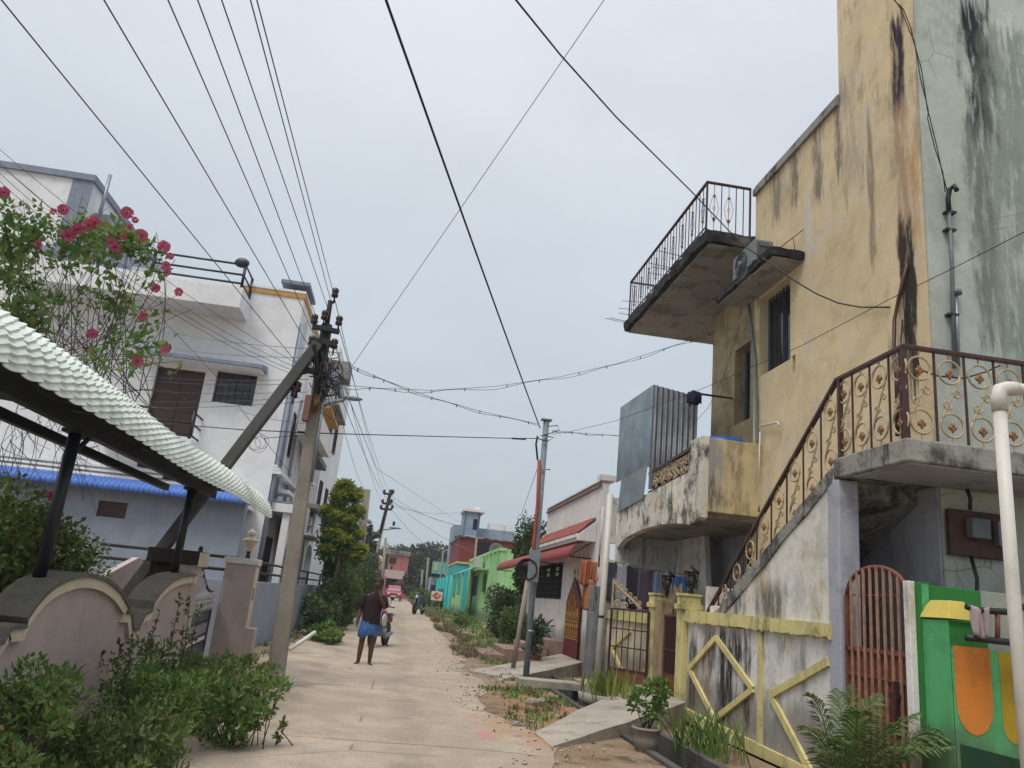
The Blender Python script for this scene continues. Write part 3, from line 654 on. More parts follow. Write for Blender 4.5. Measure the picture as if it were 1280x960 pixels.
# rusty gate in the gap
def gate(name,label,a,b,h,panel_h,mat,barmat,nb,solid=None,cap=None,mesh=None,bw=.014):
    a=Vector(a); b=Vector(b); t=T(name,label,'gate',(a+b)/2); L=(b-a).length; d=(b-a)/L
    pt=lambda u,z:(a.x+d.x*u,a.y+d.y*u,a.z+z)
    f=MB().bar(pt(0,.05),pt(0,h),.035).bar(pt(L,.05),pt(L,h),.035).bar(pt(0,h),pt(L,h),.03).bar(pt(0,.06),pt(L,.06),.03).bar(pt(0,panel_h),pt(L,panel_h),.03)
    if mesh:
        for z in mesh: f.bar(pt(0,z),pt(L,z),.02)
    f.build('gate_frame',mat,t)
    s_=MB().bar(pt(.02,.06+panel_h/2),pt(L-.02,.06+panel_h/2),.012,panel_h-.06); s_.build('sheet_panel',solid or mat,t)
    for i in range(1,nb): u=L*i/nb; MB().bar(pt(u,panel_h),pt(u,h),bw).build('bar',barmat,t)
    return t,pt,L
g1,pt,L_=gate('sheet_gate','narrow rusty maroon gate hung between the yellow pier and tan pier','',0,0,0,0,0,0) if False else gate('narrow_gate','narrow rusty maroon gate between the two yellow capped piers',(4.42,12.02,.15),(4.42,12.78,.15),1.32,.42,M['rust_gate'],M['darkgate'],9,simple('rust_orange_sheet',(.20,.06,.025),.7,var=.3),mesh=(.8,),bw=.03)
m_=MB()
for i in range(60): leaf(m_,Vector((4.45,rr.uniform(12.1,12.7),1.45+rr.uniform(0,.38)*1)),Vector((0,rr.uniform(-.3,.3),1)),.2,.07,rr)
o=m_.build('straw_bundle',simple('straw',(.26,.20,.12),.9,var=.3),None,loc=(4.45,12.4,1.45),fix=False); tag(o,'pale dry straw bundle standing behind the narrow rusty gate','straw')
g2,pt,L_=gate('open_gate','black barred iron gate with scroll crest, swung open towards the road',(4.30,13.28,.12),(3.82,13.9,.12),1.38,.38,M['darkgate'],M['darkgate'],6,M['rust_gate'],mesh=(.75,1.05))
m_=MB(); fn=lambda u,z:pt(u,z)
m_.bar(pt(.2*L_,1.42),pt(L_,1.85),.03).bar(pt(L_,1.38),pt(L_,1.9),.03)
for cx,cz,r_ in ((.3,1.47,.045),(.48,1.53,.06),(.66,1.62,.06),(.84,1.7,.055),(.62,1.45,.05),(.85,1.48,.06)): ring(m_,fn,cx*L_,cz,r_,0,8,.011,18,r_*.6)
for i in range(6): ring(m_,fn,(.25+.13*i)*L_,1.5+.065*i,.045,0,7,.01,14,.03)
m_.build('scroll_crest',M['scroll'],g2)
# arched gate under the landing
ag=T('arched_gate','tall rust brown gate with arched top and vertical bars below the landing','gate',(4.44,7.0,0))
ya,yb=6.48,7.44; zc_=1.83
m_=MB().bar((4.44,ya,0.1),(4.44,ya,zc_),.04).bar((4.44,yb,.1),(4.44,yb,zc_),.04)
m_.tube([(4.44,(ya+yb)/2+math.cos(PI*i/14)*(yb-ya)/2,zc_+math.sin(PI*i/14)*.26) for i in range(15)],.022,6)
m_.bar((4.44,ya,zc_),(4.44,yb,zc_),.014).bar((4.44,ya,1.33),(4.44,yb,1.33),.04).bar((4.44,ya,1.1),(4.44,yb,1.1),.03).bar((4.44,ya,.12),(4.44,yb,.12),.04)
m_.build('gate_frame',M['rust_gate'],ag)
MB().box(4.445,4.455,ya,yb,.1,1.33).build('sheet_panel',M['rust_gate'],ag)
for i in range(1,9):
    y=ya+(yb-ya)*i/9; u=(y-(ya+yb)/2)/((yb-ya)/2); MB().bar((4.42,y,.12),(4.42,y,zc_+.26*math.sqrt(max(0,1-u*u))),.02).build('bar',M['rust_bar'],ag)
MB().box(4.38,4.42,6.58,6.72,.95,1.0).box(4.37,4.43,6.6,6.64,.7,1.1).build('latch',M['darkgate'],ag)
# ================================================================= neighbour's painted wall
nw=T('painted_wall','bright green neighbour wall with orange and yellow stripes beside the arched gate','wall',(5,6.2,0))
GR=plaster('bright_green_paint',(.10,.40,.16),(.03,.13,.05),.35,grime=.3,basez=.55,mott=.06,bump=.15,seed=50)
GD=plaster('deep_green_paint',(.035,.20,.045),(.02,.07,.02),.3,grime=.3,basez=.5,mott=.06,bump=.15,seed=51)
def Yq(px,py,Y): return P(px,py,Y=Y)
tlx=4.36
MB().box(4.36,4.42,6.35,6.43,0,1.95).build('cement_edge',M['compound'],nw,.006)
MB().box(4.42,4.53,6.30,6.42,0,1.945).build('green_pier',GD,nw,.006)
MB().box(4.44,4.50,6.285,6.30,0,1.93).build('light_strip',GR,nw)
MB().box(4.53,5.05,6.36,6.42,0,1.93).build('upper_panel',GD,nw,.004)
MB().box(5.05,9,6.36,6.42,0,1.93).build('grey_panel',plaster('grey_green_cement',(.30,.31,.26),(.1,.1,.08),.2,grime=.2,seed=52),nw,.004)
# projecting pillar seen on its corner with sloped yellow cap
c0=P(1184,770,Y=6.0); cx=c0.x
MB().box(cx-.0,cx+.335,5.98,6.0,0,1.64).build('pillar_face',GD,nw)
MB().prism([(cx,0),(cx,0)],'Y',0,0) if False else None
MB().box(cx-.012,cx-.002,5.98,6.33,0,1.642).build('pillar_side',GR,nw,.004)
MB().box(cx,cx+.33,6.003,6.33,0,1.64).build('pillar_core',GD,nw)
m_=MB(); cap0=[(cx-.03,5.95),(cx+.21,5.95),(cx+.21,6.36),(cx-.03,6.36)]; cap1=[(cx+.03,6.0),(cx+.16,6.0),(cx+.16,6.24),(cx+.03,6.24)]
m_.add([(x,y,1.655) for x,y in cap0]+[(x,y,1.80) for x,y in cap1],[(0,1,2,3),(4,5,6,7)]+[(i,(i+1)%4,(i+1)%4+4,i+4) for i in range(4)]); m_.build('yellow_cap',plaster('cap_yellow',(.62,.50,.12),(.2,.15,.05),.05,grime=.05,seed=53),nw,.004)
def stripe(x0,x1,z0,z1,mt,y,tail=True,nm='stripe'):
    w=(x1-x0)/2; pts=[(x0,z1),(x0,z0+w)]
    if tail: pts+=[(x0+w-math.cos(PI*i/10)*w,z0+w-math.sin(PI*i/10)*w*1.5) for i in range(1,10)]
    pts+=[(x1,z0+w),(x1,z1)]
    MB().prism(pts,'Y',y,y-.002).build(nm,mt,nw)
OR=plaster('orange_paint',(.60,.21,.04),(.30,.11,.03),.4,grime=.3,mott=.1,bump=.15,seed=55); OL=plaster('amber_paint',(.42,.28,.03),(.2,.13,.03),.3,grime=.25,mott=.1,bump=.15,seed=56); YL=plaster('yellow_paint',(.60,.52,.08),(.3,.25,.05),.3,grime=.25,mott=.1,bump=.15,seed=57)
MB().box(cx+.0,cx+1.6,5.972,5.98,.25,1.44).build('green_field',GR,nw)
stripe(cx+.015,cx+.335,.87,1.45,OR,5.970); stripe(cx+.41,cx+.6,.8,1.435,OL,5.970); stripe(cx+.66,cx+.9,.5,1.435,YL,5.970)
MB().prism([(cx+.03,0),(cx+.03,.72),(cx+.55,.64),(cx+.55,0)],'Y',5.966,5.972).build('niche_shade',simple('niche_shade_green',(.01,.045,.02),.8),nw)  # shade of the niche, drawn as a flat dark green plate
# black hand rail with a cloth
br=T('black_tube_rail','black padded tube rail standing behind the painted wall near the drain pipe','rail',(5.1,5.9,1.5))
m_=MB(); 
for pts in ([(1208,758),(1225,763),(1262,765),(1290,755)],[(1208,797),(1235,800),(1262,803),(1300,806)]):
    m_.tube([P(x,y,Y=5.8) for x,y in pts],.026,8)
m_.build('tube',M['black'],br)
for x in (1247,1300): rod(br,'spindle',[P(x,766,Y=5.8),P(x,803,Y=5.8)],.02,M['rust_gate'])
rod(br,'post',[P(1300,750,Y=5.8),P(1305,960,Y=5.8)],.026,M['black'])
def cloth(name,label,a,b,drop,mat,group=None,jag=.02,nu=14,nv=10,th=.006,seed=1,shape=None):
    """a hanging garment: a-b is the line it hangs on"""
    rnd=random.Random(seed); a=Vector(a); b=Vector(b); d=(b-a); n=Vector((-d.y,d.x,0)).normalized(); vs=[];fs=[]; ph=rnd.uniform(0,6)
    for s_ in (0,1):
        for i in range(nu+1):
            for j in range(nv+1):
                u=i/nu; v=j/nv
                if shape: uu,vv=shape(u,v)
                else: uu,vv=u,v
                w=math.sin(uu*17+ph+v*2)*jag*(.3+v)+math.sin(uu*7+ph*2)*jag
                sag=-.03*math.sin(PI*uu)
                vs.append(a+d*uu+Vector((0,0,sag-drop*vv))+n*(w+s_*th))
    K=(nu+1)*(nv+1)
    for i in range(nu):
        for j in range(nv):
            q=i*(nv+1)+j; f=(q,q+nv+1,q+nv+2,q+1); fs+=[f,tuple(x+K for x in f[::-1])]
    per=[i*(nv+1) for i in range(nu+1)]+[nu*(nv+1)+j for j in range(1,nv+1)]+[i*(nv+1)+nv for i in range(nu-1,-1,-1)]+[j for j in range(nv-1,0,-1)]
    for i in range(len(per)): p_,q=per[i],per[(i+1)%len(per)]; fs.append((p_,q,q+K,p_+K))
    o=MB().add(vs,fs,True).build(name,mat,None,loc=a); return tag(o,label,'clothing' if group else 'cloth',group)
a=P(1215,756,Y=5.76); b=P(1235,758,Y=5.76)
cloth('rag','crumpled pale rag draped over the black tube rail',a,b,.22,simple('pale_rag',(.36,.29,.28),.9,var=.15),jag=.03,seed=4,nv=8)
# PVC pipe in front
pv=T('pvc_pipe','tall white plastic pipe with an elbow standing in front of the striped wall','pipe',(4.3,5,0))
e=P(1246,490,Y=5.0)
pb_=P(1268,760,Y=5.0)
pts=[(pb_.x+.02,5.0,0),(pb_.x,5.0,pb_.z),(e.x+.012,5,e.z-.12)]
rod(pv,'upright',pts,.045,M['pvc'],14)
rod(pv,'elbow',[(e.x+.012,5,e.z-.14),(e.x+.01,5,e.z-.04),(e.x+.03,5,e.z+.02),(e.x+.09,5,e.z+.04),(e.x+.16,5,e.z+.045)],.054,M['pvc'],14)
rod(pv,'arm',[(e.x+.14,5,e.z+.045),(e.x+1.6,5,e.z+.09)],.045,M['pvc'],14)
# ================================================================= laundry in the porch
def cm(n,c,v=.15): return simple(n,c,.9,var=v,sc=5)
LYf=lambda px:15.6-2.0*(px-757)/105
ln=MB().tube([P(756,698,Y=15.6),P(800,711,Y=LYf(800)),P(864,719,Y=LYf(864))],.006,5).build('washing_line',M['cable'],None,loc=(4.75,14,2.3)); tag(ln,'thin washing line strung across the porch above the compound wall','line')
G='clothes drying on the porch line'
def trousers(u,v):
    if v<.35: return u,v
    k=(v-.35)/.65; return (.5+(u-.5)*(1-.1*k)+(.07*k if u>.5 else -.07*k)),v
for i,(x0,x1,y0,drop,c,lab,nm) in enumerate([
 (757,772,700,.75,(.03,.035,.05),'dark navy shirt at the far left end of the porch line','shirt'),
 (769,785,702,.72,(.24,.25,.28),'light grey shirt on the porch line between two dark garments','shirt'),
 (785,799,707,.78,(.012,.013,.02),'black trousers hanging on the porch line right of the grey shirt','trousers'),
 (799,819,710,.72,(.05,.035,.05),'dark plum cloth hanging in the middle of the porch line','cloth'),
 (818,824,713,.62,(.14,.2,.36),'narrow faded blue towel beside the plum cloth','towel'),
 (833,842,717,.40,(.5,.5,.52),'white vest hanging between the two black lanterns','vest'),
 (842,860,718,.52,(.05,.14,.38),'bright blue shorts hanging just left of the right lantern','shorts')]):
    a=P(x0,y0,Y=LYf(x0)); b=P(x1,y0+2,Y=LYf(x1))
    cloth(nm,lab,a,b,drop,cm('cloth_dye',c),G,seed=i,jag=.025,shape=trousers if nm in('trousers','shorts') else None)
OC=cm('orange_cloth',(.34,.11,.045))
for (x0,x1,y0,dz,lab,nm,sd) in [(726,738,698,.55,'rust orange shirt hung beside the white house pillar, left of its twin','shirt',31),(738,750,700,.42,'rust orange shirt hung against the white pole','shirt',32),(729,749,722,.68,'tan orange trousers hanging under the two rust shirts','trousers',33)]:
    a=P(x0,y0,Y=17.6); b=P(x1,y0+2,Y=17.6); cloth(nm,lab,a,b,dz,OC if nm=='shirt' else cm('tan_cloth',(.40,.19,.08)),'orange clothes by the white house',seed=sd,jag=.03,shape=trousers if nm=='trousers' else None)
def lantern(x,y,z,lab):
    t=T('lantern',lab,'lantern',(x,y,z),'black lanterns on the compound wall')
    m=MB()
    for i in range(8): a=2*PI*i/8; m.bar((x+.085*math.cos(a),y+.085*math.sin(a),z+.1),(x+.1*math.cos(a),y+.1*math.sin(a),z+.32),.012)
    for zz,r_ in ((.1,.09),(.2,.1),(.32,.108)): ring(m,lambda u,w:(x+u,y+w,z+zz),0,0,r_,0,2*PI,.008,16)
    m.lathe([(.03,.0),(.05,.03),(.03,.08),(.09,.1)],(x,y,z),12).lathe([(.13,.32),(.1,.36),(.03,.4),(.01,.44)],(x,y,z),12); m.build('cage',M['black'],t)
    MB().lathe([(.06,.11),(.075,.2),(.07,.3)],(x,y,z),12).build('lantern_glass',simple('smoky_glass',(.06,.06,.06),.15,spec=.6),t)
lantern(4.5,12.95,1.78,'black cage lantern on the tan pier beside the straw bundle'); lantern(4.5,11.87,1.82,'black cage lantern on the yellow pier at the foot of the stairs')
# porch hanging bulb
# ================================================================= white pole, steel lamp post
a=P(745,870,Z=0); b=P(763,618,Y=a.y)
wp=T('white_pole','thick off white pole with a black band in front of the stained grey wall','pole',a)
rod(wp,'shaft',[(a.x,a.y,-.1),(b.x,b.y,b.z)],.058,M['pvc'],14); rod(wp,'band',[(a.x+.003,a.y,1.32),(a.x+.003,a.y,1.36)],.066,M['black'],14)
rod(wp,'side_pipe',[(a.x-.1,a.y,2.4),(a.x-.09,a.y,3.3)],.02,M['pvc'],8)
rod(wp,'hook',[(a.x-.1,a.y,2.2),(a.x-.1,a.y,2.5)],.015,M['black'],6)
lb=P(657,852,Z=0); lt=P(683,526,Y=lb.y)
lp=T('steel_post','tall grey steel service post with red conduit and cables at its head','post',lb)
rod(lp,'shaft',[(lb.x,lb.y,-.2),(lt.x,lt.y,lt.z)],.062,M['lampgrey'],14)
MB().box(lt.x-.11,lt.x+.11,lt.y-.08,lt.y+.08,lt.z,lt.z+.03).build('cap_plate',M['lampgrey'],lp)
q=lambda px,py,d=-.1:P(px,py,Y=lb.y+d)
rod(lp,'red_conduit',[q(674,575),q(672,630),q(667,680),q(665,700)],.035,M['redpipe'],8)
rod(lp,'cable',[q(672,545),q(670,555),q(672,575)],.02,M['cable'])
rod(lp,'cable_loop',[q(676,545),q(690,541),q(699,538),q(697,532),q(684,533)],.01,M['cable'],5); rod(lp,'cable_loop',[q(672,548),q(684,552),q(692,547),q(680,544)],.012,M['cable'],5)
MB().box(*[v for v in (q(661,700).x,q(674,700).x)],lb.y-.2,lb.y-.05,q(668,728).z,q(668,688).z).build('junction_box',M['lampgrey'],lp,.01)
m_=MB()
for k in range(4): ring(m_,lambda u,z:(u,lb.y-.16-.02*k,z),q(661,712).x-.02*k,q(661,712).z,.17+.01*k,0,2*PI,.014,18)
m_.build('cable_coil',M['cable'],lp)
rod(lp,'clamp',[q(676,586),q(688,587)],.012,M['steel'])
MB().lathe([(.075,0),(.075,.05)],(lb.x+.01,lb.y,.9),14).lathe([(.072,0),(.072,.03)],(lb.x+.05,lb.y,2.3),14).build('clamp_ring',M['steel'],lp)
a=P(652,850,Z=0)+Vector((-.02,1.2,0)); b=P(660,722,Y=a.y)
pt_=MB().tube([(a.x,a.y,-.1),(b.x,b.y,b.z)],.05,8).build('pale_post',M['conc_pole'],None,loc=a); tag(pt_,'short pale cement post just left of the steel service post','post')
# ================================================================= WHITE HOUSE
wh=T('white_house','worn white single storey house with a red tiled sunshade and red awning','house',(5.5,20,0))
wy=17.6; wfar=24.2
MB().panel('X',4.4,4.6,wy,26.8,0,2.95,[(21.2,25.4,1.62,2.62)]).box(4.4,4.6,wy+.0,wfar,2.95,4.32).build('wall',M['white2'],wh)
MB().box(4.6,8.5,wy,wy+.2,0,2.1).box(4.6,8.5,wy,wy+.2,2.95,4.0).box(5.6,8.5,wy,wy+.2,2.1,2.95).build('side_wall',M['white2side'],wh)
m_=MB()
for k in range(3): m_.box(4.34+.02*k,4.42,wy-.03,wfar,4.2+.045*k,4.23+.045*k)
m_.build('cornice',simple('brown_cornice',(.20,.15,.13),.8),wh); MB().box(4.36,4.7,wy,wfar,4.335,4.37).box(4.36,4.75,wy-.04,wy+.25,4.37,4.5).build('parapet_cap',M['white2'],wh)
# tiled lean-to strip
def tiles(y0,y1,xo,xi,zo,zi,mat,par):
    m=MB(); nr=6; nc=int((y1-y0)/.22)
    for r in range(nr):
        t0=r/nr;t1=(r+1.12)/nr
        for c in range(nc):
            ya_=y0+(y1-y0)*c/nc; yb_=y0+(y1-y0)*(c+.93)/nc; ym=(ya_+yb_)/2
            x0_,x1_=xo+(xi-xo)*t0,xo+(xi-xo)*t1; z0_,z1_=zo+(zi-zo)*t0+.03,zo+(zi-zo)*t1+.0
            m.add([(x0_,ya_,z0_),(x0_,ym,z0_+.03),(x0_,yb_,z0_),(x1_,ya_,z1_),(x1_,ym,z1_+.03),(x1_,yb_,z1_),(x0_,ya_,z0_-.025),(x0_,yb_,z0_-.025)],[(0,1,4,3),(1,2,5,4),(0,6,7,2,1)])
    m.build('tile_roof',mat,par,fix=False)
tiles(wy+.25,wfar,3.98,4.39,3.12,3.5,simple('red_roof_tile',(.30,.085,.055),.8,var=.25,dirt=(.08,.05,.04),dirta=.5,sc=4),wh)
MB().prism([(3.97,3.07),(4.39,3.42),(4.39,2.95),(3.97,2.95)],'Y',wy+.12,wy+.24).box(3.95,4.39,wy+.24,wfar,3.02,3.10).box(4.0,4.39,wy+.24,wfar,2.95,3.02).build('eave_moulding',M['white2'],wh)
window(wh,'X',4.4,1,21.2,25.4,1.62,2.62,M['black'],M['dark'],3,20,M['black'],.05,hb=5)
m_=MB()
for y in (21.6,22.9): 
    for dz in (0,.14): m_.box(4.36,4.375,y,y+.35,2.25+dz,2.34+dz)
m_.build('window_ornament',simple('pale_green_tile',(.35,.5,.30),.6),wh)
# red awning: curved sheet on brackets
aw=T('red_awning','long curved red corrugated awning fixed to the white house front','awning',(3.9,26,2.6))
vs=[];fs=[];n1=150;prof=[(4.38,2.98),(4.2,2.96),(4.05,2.90),(3.93,2.80),(3.87,2.68),(3.86,2.56)]
for i in range(n1+1):
    y=18.0+(31.5-18.0)*i/n1; d=.02*math.sin(i*PI/2*1.0)
    ex=.0
    for (x_,z_) in prof: vs.append((x_-d*.7,y,z_+d*.7))
for i in range(n1):
    for j in range(5): q_=i*6+j; fs.append((q_,q_+6,q_+7,q_+1))
aws=MB().add(vs,fs,True).build('sheet',simple('red_awning_sheet',(.26,.04,.035),.55,dirt=(.12,.04,.03),dirta=.4,sc=3),aw,fix=False)
sm=aws.modifiers.new('t','SOLIDIFY'); sm.thickness=.008
m_=MB()
for y in (18.1,22,26,31): m_.bar((3.88,y,2.58),(4.4,y,2.58),.03).bar((3.88,y,2.58),(4.38,y,2.95),.02)
m_.build('bracket',M['black'],aw)
# decorated red gate leaf on street side near the corner
rgte=T('red_gate','pointed deep red gate with gold scroll pattern by the white house corner','gate',(4.35,19,0))
y0_,y1_=18.55,20.1
poly=[(y0_,.12),(y1_,.12),(y1_,1.55),(y1_-.2,1.75),((y0_+y1_)/2,2.18),(y0_+.2,1.75),(y0_,1.55)]
MB().prism(poly,'X',4.32,4.345).build('sheet_panel',simple('deep_red_sheet',(.13,.012,.014),.5,dirt=(.08,.02,.02),dirta=.3),rgte,.004)
m_=MB(); fnx=lambda u,z:(4.312,u,z)
for i in range(7):
    y=y0_+.15+(y1_-y0_-.3)*i/6; tp=1.45+.5*(1-abs(i-3)/3); m_.bar((4.312,y,.75),(4.312,y,tp),.022)
    ring(m_,fnx,y,1.0,.07,0,6,.011,10,.04); ring(m_,fnx,y+.04,tp-.1,.08,0,6,.013,10,.05)
    m_.tube([fnx(y-.1,1.2),fnx(y,1.38),fnx(y+.1,1.2)],.012,5)
for z in (.72,1.12): m_.bar((4.31,y0_+.03,z),(4.31,y1_-.03,z),.02)
m_.bar((4.31,(y0_+y1_)/2,2.1),(4.31,(y0_+y1_)/2,2.38),.02).ball((4.31,(y0_+y1_)/2,2.28),(.03,.09,.09),8,5)
m_.build('gold_pattern',simple('gold_paint',(.40,.23,.06),.5,var=.3,sc=20),rgte)
# small framed notice board on the grey side wall
nb_=MB().box(4.65,4.9,17.545,17.575,1.05,1.5).build('frame',M['greyside'],None,loc=(4.75,17.55,1.05))
gw=T('grey_side_wall','grey blackened cement yard wall between white house and compound','wall',(5,17.3,0))
MB().box(4.25,5.4,17.3,17.42,0,1.95).build('panel',M['greyside'],gw,.006)
nb_.parent=gw; nb_.name='frame'; nb_.location=Vector((4.75,17.55,1.05))-Vector((5,17.3,0))+Vector((0,-.3,0)); W[nb_.name]=W[gw.name]
MB().box(4.2,4.45,16.75,17.3,0,1.4).build('buttress',M['greyside'],gw,.006)
# ================================================================= ground, road, drain, ramps
def soilmat():
    s=N('verge_soil',.95,.15); p=s.pos(); a=s.noise(p,.5,6,.6); b=s.noise(p,2.2,8,.68); f=s.noise(p,30,4)
    c=s.mix(s.step(a,.4,.62),(.30,.235,.165),(.24,.16,.10)); c=s.mix(s.step(b,.5,.7),c,(.10,.085,.055))
    c=s.mix(s.math('MULTIPLY',s.step(s.noise(p,1.1,7,.7),.56,.64),.6),c,(.06,.075,.03)); c=s.mul(c,s.step(f,.3,.7,.8,1.15))
    x,y,z=s.sep(p)
    d=s.noise(s.scale(p,(1,1,1)),.9,5)
    m=s.math('MULTIPLY',s.math('MULTIPLY',s.step(x,1.5,2.1),s.step(x,3.3,2.7)),s.math('MULTIPLY',s.step(y,9.3,10.3),s.step(y,15.0,13.0)))
    c=s.mix(s.math('MULTIPLY',m,s.step(d,.3,.5)),c,(.33,.19,.11))
    return s.done(c,s.math('ADD',b,s.math('MULTIPLY',f,.5)),.8,.05)
def roadmat():
    s=N('dusty_concrete_road',.9,.2); p=s.pos(); x,y,z=s.sep(p)
    a=s.noise(p,.35,6,.62); b=s.noise(p,1.7,9,.7,.3); f=s.noise(p,45,4,.7)
    c=s.mix(s.step(a,.35,.65),(.405,.34,.268),(.345,.29,.23)); c=s.mul(c,s.step(b,.35,.65,.88,1.08)); c=s.mul(c,s.step(f,.3,.7,.84,1.12)); c=s.mix(s.math('MULTIPLY',s.step(s.noise(p,5.5,9,.75),.56,.68),.3),c,(.24,.19,.14)); c=s.mix(s.math('MULTIPLY',s.step(s.noise(s.scale(p,(2.2,.25,1)),1.0,5,.6),.52,.66),.22),c,(.28,.23,.18))
    c=s.mix(s.math('MULTIPLY',s.step(s.noise(p,.8,8,.7),.55,.72),.5),c,(.22,.17,.12))
    yy=s.math('FRACT',s.math('DIVIDE',s.math('ADD',y,s.math('MULTIPLY',s.noise(p,3,5),.12)),4.1)); j=s.math('MULTIPLY',s.step(yy,.0,.008),s.step(yy,.014,.006))
    c=s.mix(s.math('MULTIPLY',j,.85),c,(.07,.06,.05)); wt=s.math('ABSOLUTE',s.math('SUBTRACT',s.math('ABSOLUTE',s.math('ADD',x,s.math('MULTIPLY',s.noise(s.scale(p,(0,.12,0)),1,2),.8))),.72)); c=s.mix(s.math('MULTIPLY',s.step(wt,.34,.05),s.step(s.noise(p,.9,7,.65),.38,.62)),c,s.mul(c,.80)); c=s.mix(s.math('MULTIPLY',s.step(s.noise(s.scale(p,(1,.6,1)),.42,7,.7,.5),.56,.6),.45),c,(.47,.37,.25))
    v=s.voro(s.scale(p,(1,.8,1)),.28); w=s.math('MULTIPLY',s.step(v,0,.006,1,0),s.step(s.noise(p,.5,3),.48,.6)); c=s.mix(s.math('MULTIPLY',w,.6),c,(.09,.075,.06))
    e=s.math('ADD',s.math('ABSOLUTE',s.math('SUBTRACT',x,-.2)),s.math('MULTIPLY',s.noise(p,1.1,7,.7),1.6)); c=s.mix(s.math('MULTIPLY',s.step(e,2.3,3.1),.8),c,(.33,.235,.15))
    m=s.math('MULTIPLY',s.math('MULTIPLY',s.step(x,.7,1.8),s.step(y,8.3,9.2)),s.step(y,13.5,11.5))
    c=s.mix(s.math('MULTIPLY',m,s.step(s.noise(p,1.3,6),.4,.56)),c,(.37,.22,.13))
    # festive pink powder spilt on the concrete
    k=P(608,922,Z=0)
    d=s.n('ShaderNodeVectorMath'); d.operation='DISTANCE'; s.put(d.inputs[0],s.scale(p,(1,.5,1))); d.inputs[1].default_value=(k.x,k.y*.5,0)
    dd=s.math('ADD',d.outputs['Value'],s.math('MULTIPLY',s.noise(p,9,5),.2)); c=s.mix(s.step(dd,.10,.24,.6,0),c,(.60,.10,.22))
    return s.done(c,s.math('ADD',b,s.math('MULTIPLY',f,.4)),.5,.02)
SOIL=soilmat(); ROAD=roadmat()
drx0,drx1,dy0,dy1=3.0,3.42,7.0,17.5
def sheet(x0,x1,y0,y1,nx,ny,zf):
    m=MB(); vs=[(x0+(x1-x0)*i/nx,y0+(y1-y0)*j/ny,0) for j in range(ny+1) for i in range(nx+1)]
    vs=[(a,b,zf(a,b)) for a,b,_ in vs]
    return m.add(vs,[(j*(nx+1)+i,j*(nx+1)+i+1,(j+1)*(nx+1)+i+1,(j+1)*(nx+1)+i) for j in range(ny) for i in range(nx)],True)
m_=MB()
def addg(x0,x1,y0,y1,nx,ny):
    g_=sheet(x0,x1,y0,y1,nx,ny,lambda a,b:gz(b)); m_.add(g_.v,g_.f,True)
addg(-400,drx0,-60,90,6,75); addg(drx1,400,-60,90,6,75); addg(drx0,drx1,-60,dy0,1,20); addg(drx0,drx1,dy1,90,1,40); addg(-400,400,90,900,8,6)
tag(m_.build('ground',SOIL,fix=False),kind='structure')
rr=random.Random(11)
# road with ragged right edge
edge=[(5,1.15),(7,1.25),(8.2,1.75),(9,2.0),(9.6,1.9),(11,1.35),(12.6,1.5),(14.2,1.75),(15.5,1.8),(17,1.55),(20,1.9),(24,1.9),(30,1.75),(36,1.9),(42,1.7),(50,1.7),(70,1.6),(100,1.5),(130,1.5)]
def ed(y):
    for (a,b),(c_,d) in zip(edge,edge[1:]):
        if a<=y<=c_: return b+(d-b)*(y-a)/(c_-a)
    return edge[0][1] if y<5 else edge[-1][1]
def edl(y): return -2.75 if y<24 else (-2.75+(y-24)/6*1.1 if y<30 else -1.65)
vs=[];fs=[];ys=[-5+.35*i for i in range(390)]; nx=8
for y in ys:
    l=edl(y)+.12*mnoise.noise(Vector((y*.7,3,0))); r=ed(y)+.16*mnoise.noise(Vector((y*1.1,8,0)))+.06*mnoise.noise(Vector((y*4,8,0)))
    for i in range(nx+1): vs.append((l+(r-l)*i/nx,y,gz(y)+.012+(.018 if 0<i<nx else -.004)+.004*mnoise.noise(Vector((i,y,0)))))
for j in range(len(ys)-1):
    for i in range(nx): q_=j*(nx+1)+i; fs.append((q_,q_+1,q_+nx+2,q_+nx+1))
tag(MB().add(vs,fs,True).build('road',ROAD,fix=False),kind='structure')
CONC=plaster('ramp_concrete',(.37,.33,.28),(.12,.10,.08),.0,grime=.45,mott=.2,bump=.6,seed=60)
CDARK=plaster('dark_wet_cement',(.10,.095,.085),(.03,.03,.03),.4,grime=.6,mott=.3,bump=.8,seed=61)
dm=MB().box(drx0,drx1,dy0,dy1,-.5,-.45); dm.box(drx0-.1,drx0-.003,dy0,dy1,-.5,.04).box(drx1+.003,drx1+.1,dy0,dy1,-.5,.06)
tag(dm.build('drain',CDARK),kind='structure')
def ramp(name,label,pts,th,mat=CONC):
    """pts: 4 top corners, skirts down to the ground"""
    n=6; vs=[]
    a,b,c_,d=[Vector(p) for p in pts]
    for i in range(n+1):
        for j in range(n+1):
            u,v=i/n,j/n; p=a.lerp(b,u).lerp(d.lerp(c_,u),v); p.x+=rr.uniform(-.02,.02); p.y+=rr.uniform(-.03,.03); p.z+=rr.uniform(-.008,.008); vs.append(p)
    K=(n+1)**2; vs+=[Vector((p.x,p.y,min(p.z-.05,th))) for p in vs]; fs=[]
    for i in range(n):
        for j in range(n): q_=i*(n+1)+j; fs+=[(q_,q_+1,q_+n+2,q_+n+1),(q_+K,q_+n+1+K,q_+n+2+K,q_+1+K)]
    per=[i*(n+1) for i in range(n+1)]+[n*(n+1)+j for j in range(1,n+1)]+[i*(n+1)+n for i in range(n-1,-1,-1)]+[j for j in range(n-1,0,-1)]
    for i in range(len(per)): p_,q_=per[i],per[(i+1)%len(per)]; fs.append((p_,q_,q_+K,p_+K))
    o=MB().add(vs,fs).build(name,mat,None,loc=a); return tag(o,label,'ramp')
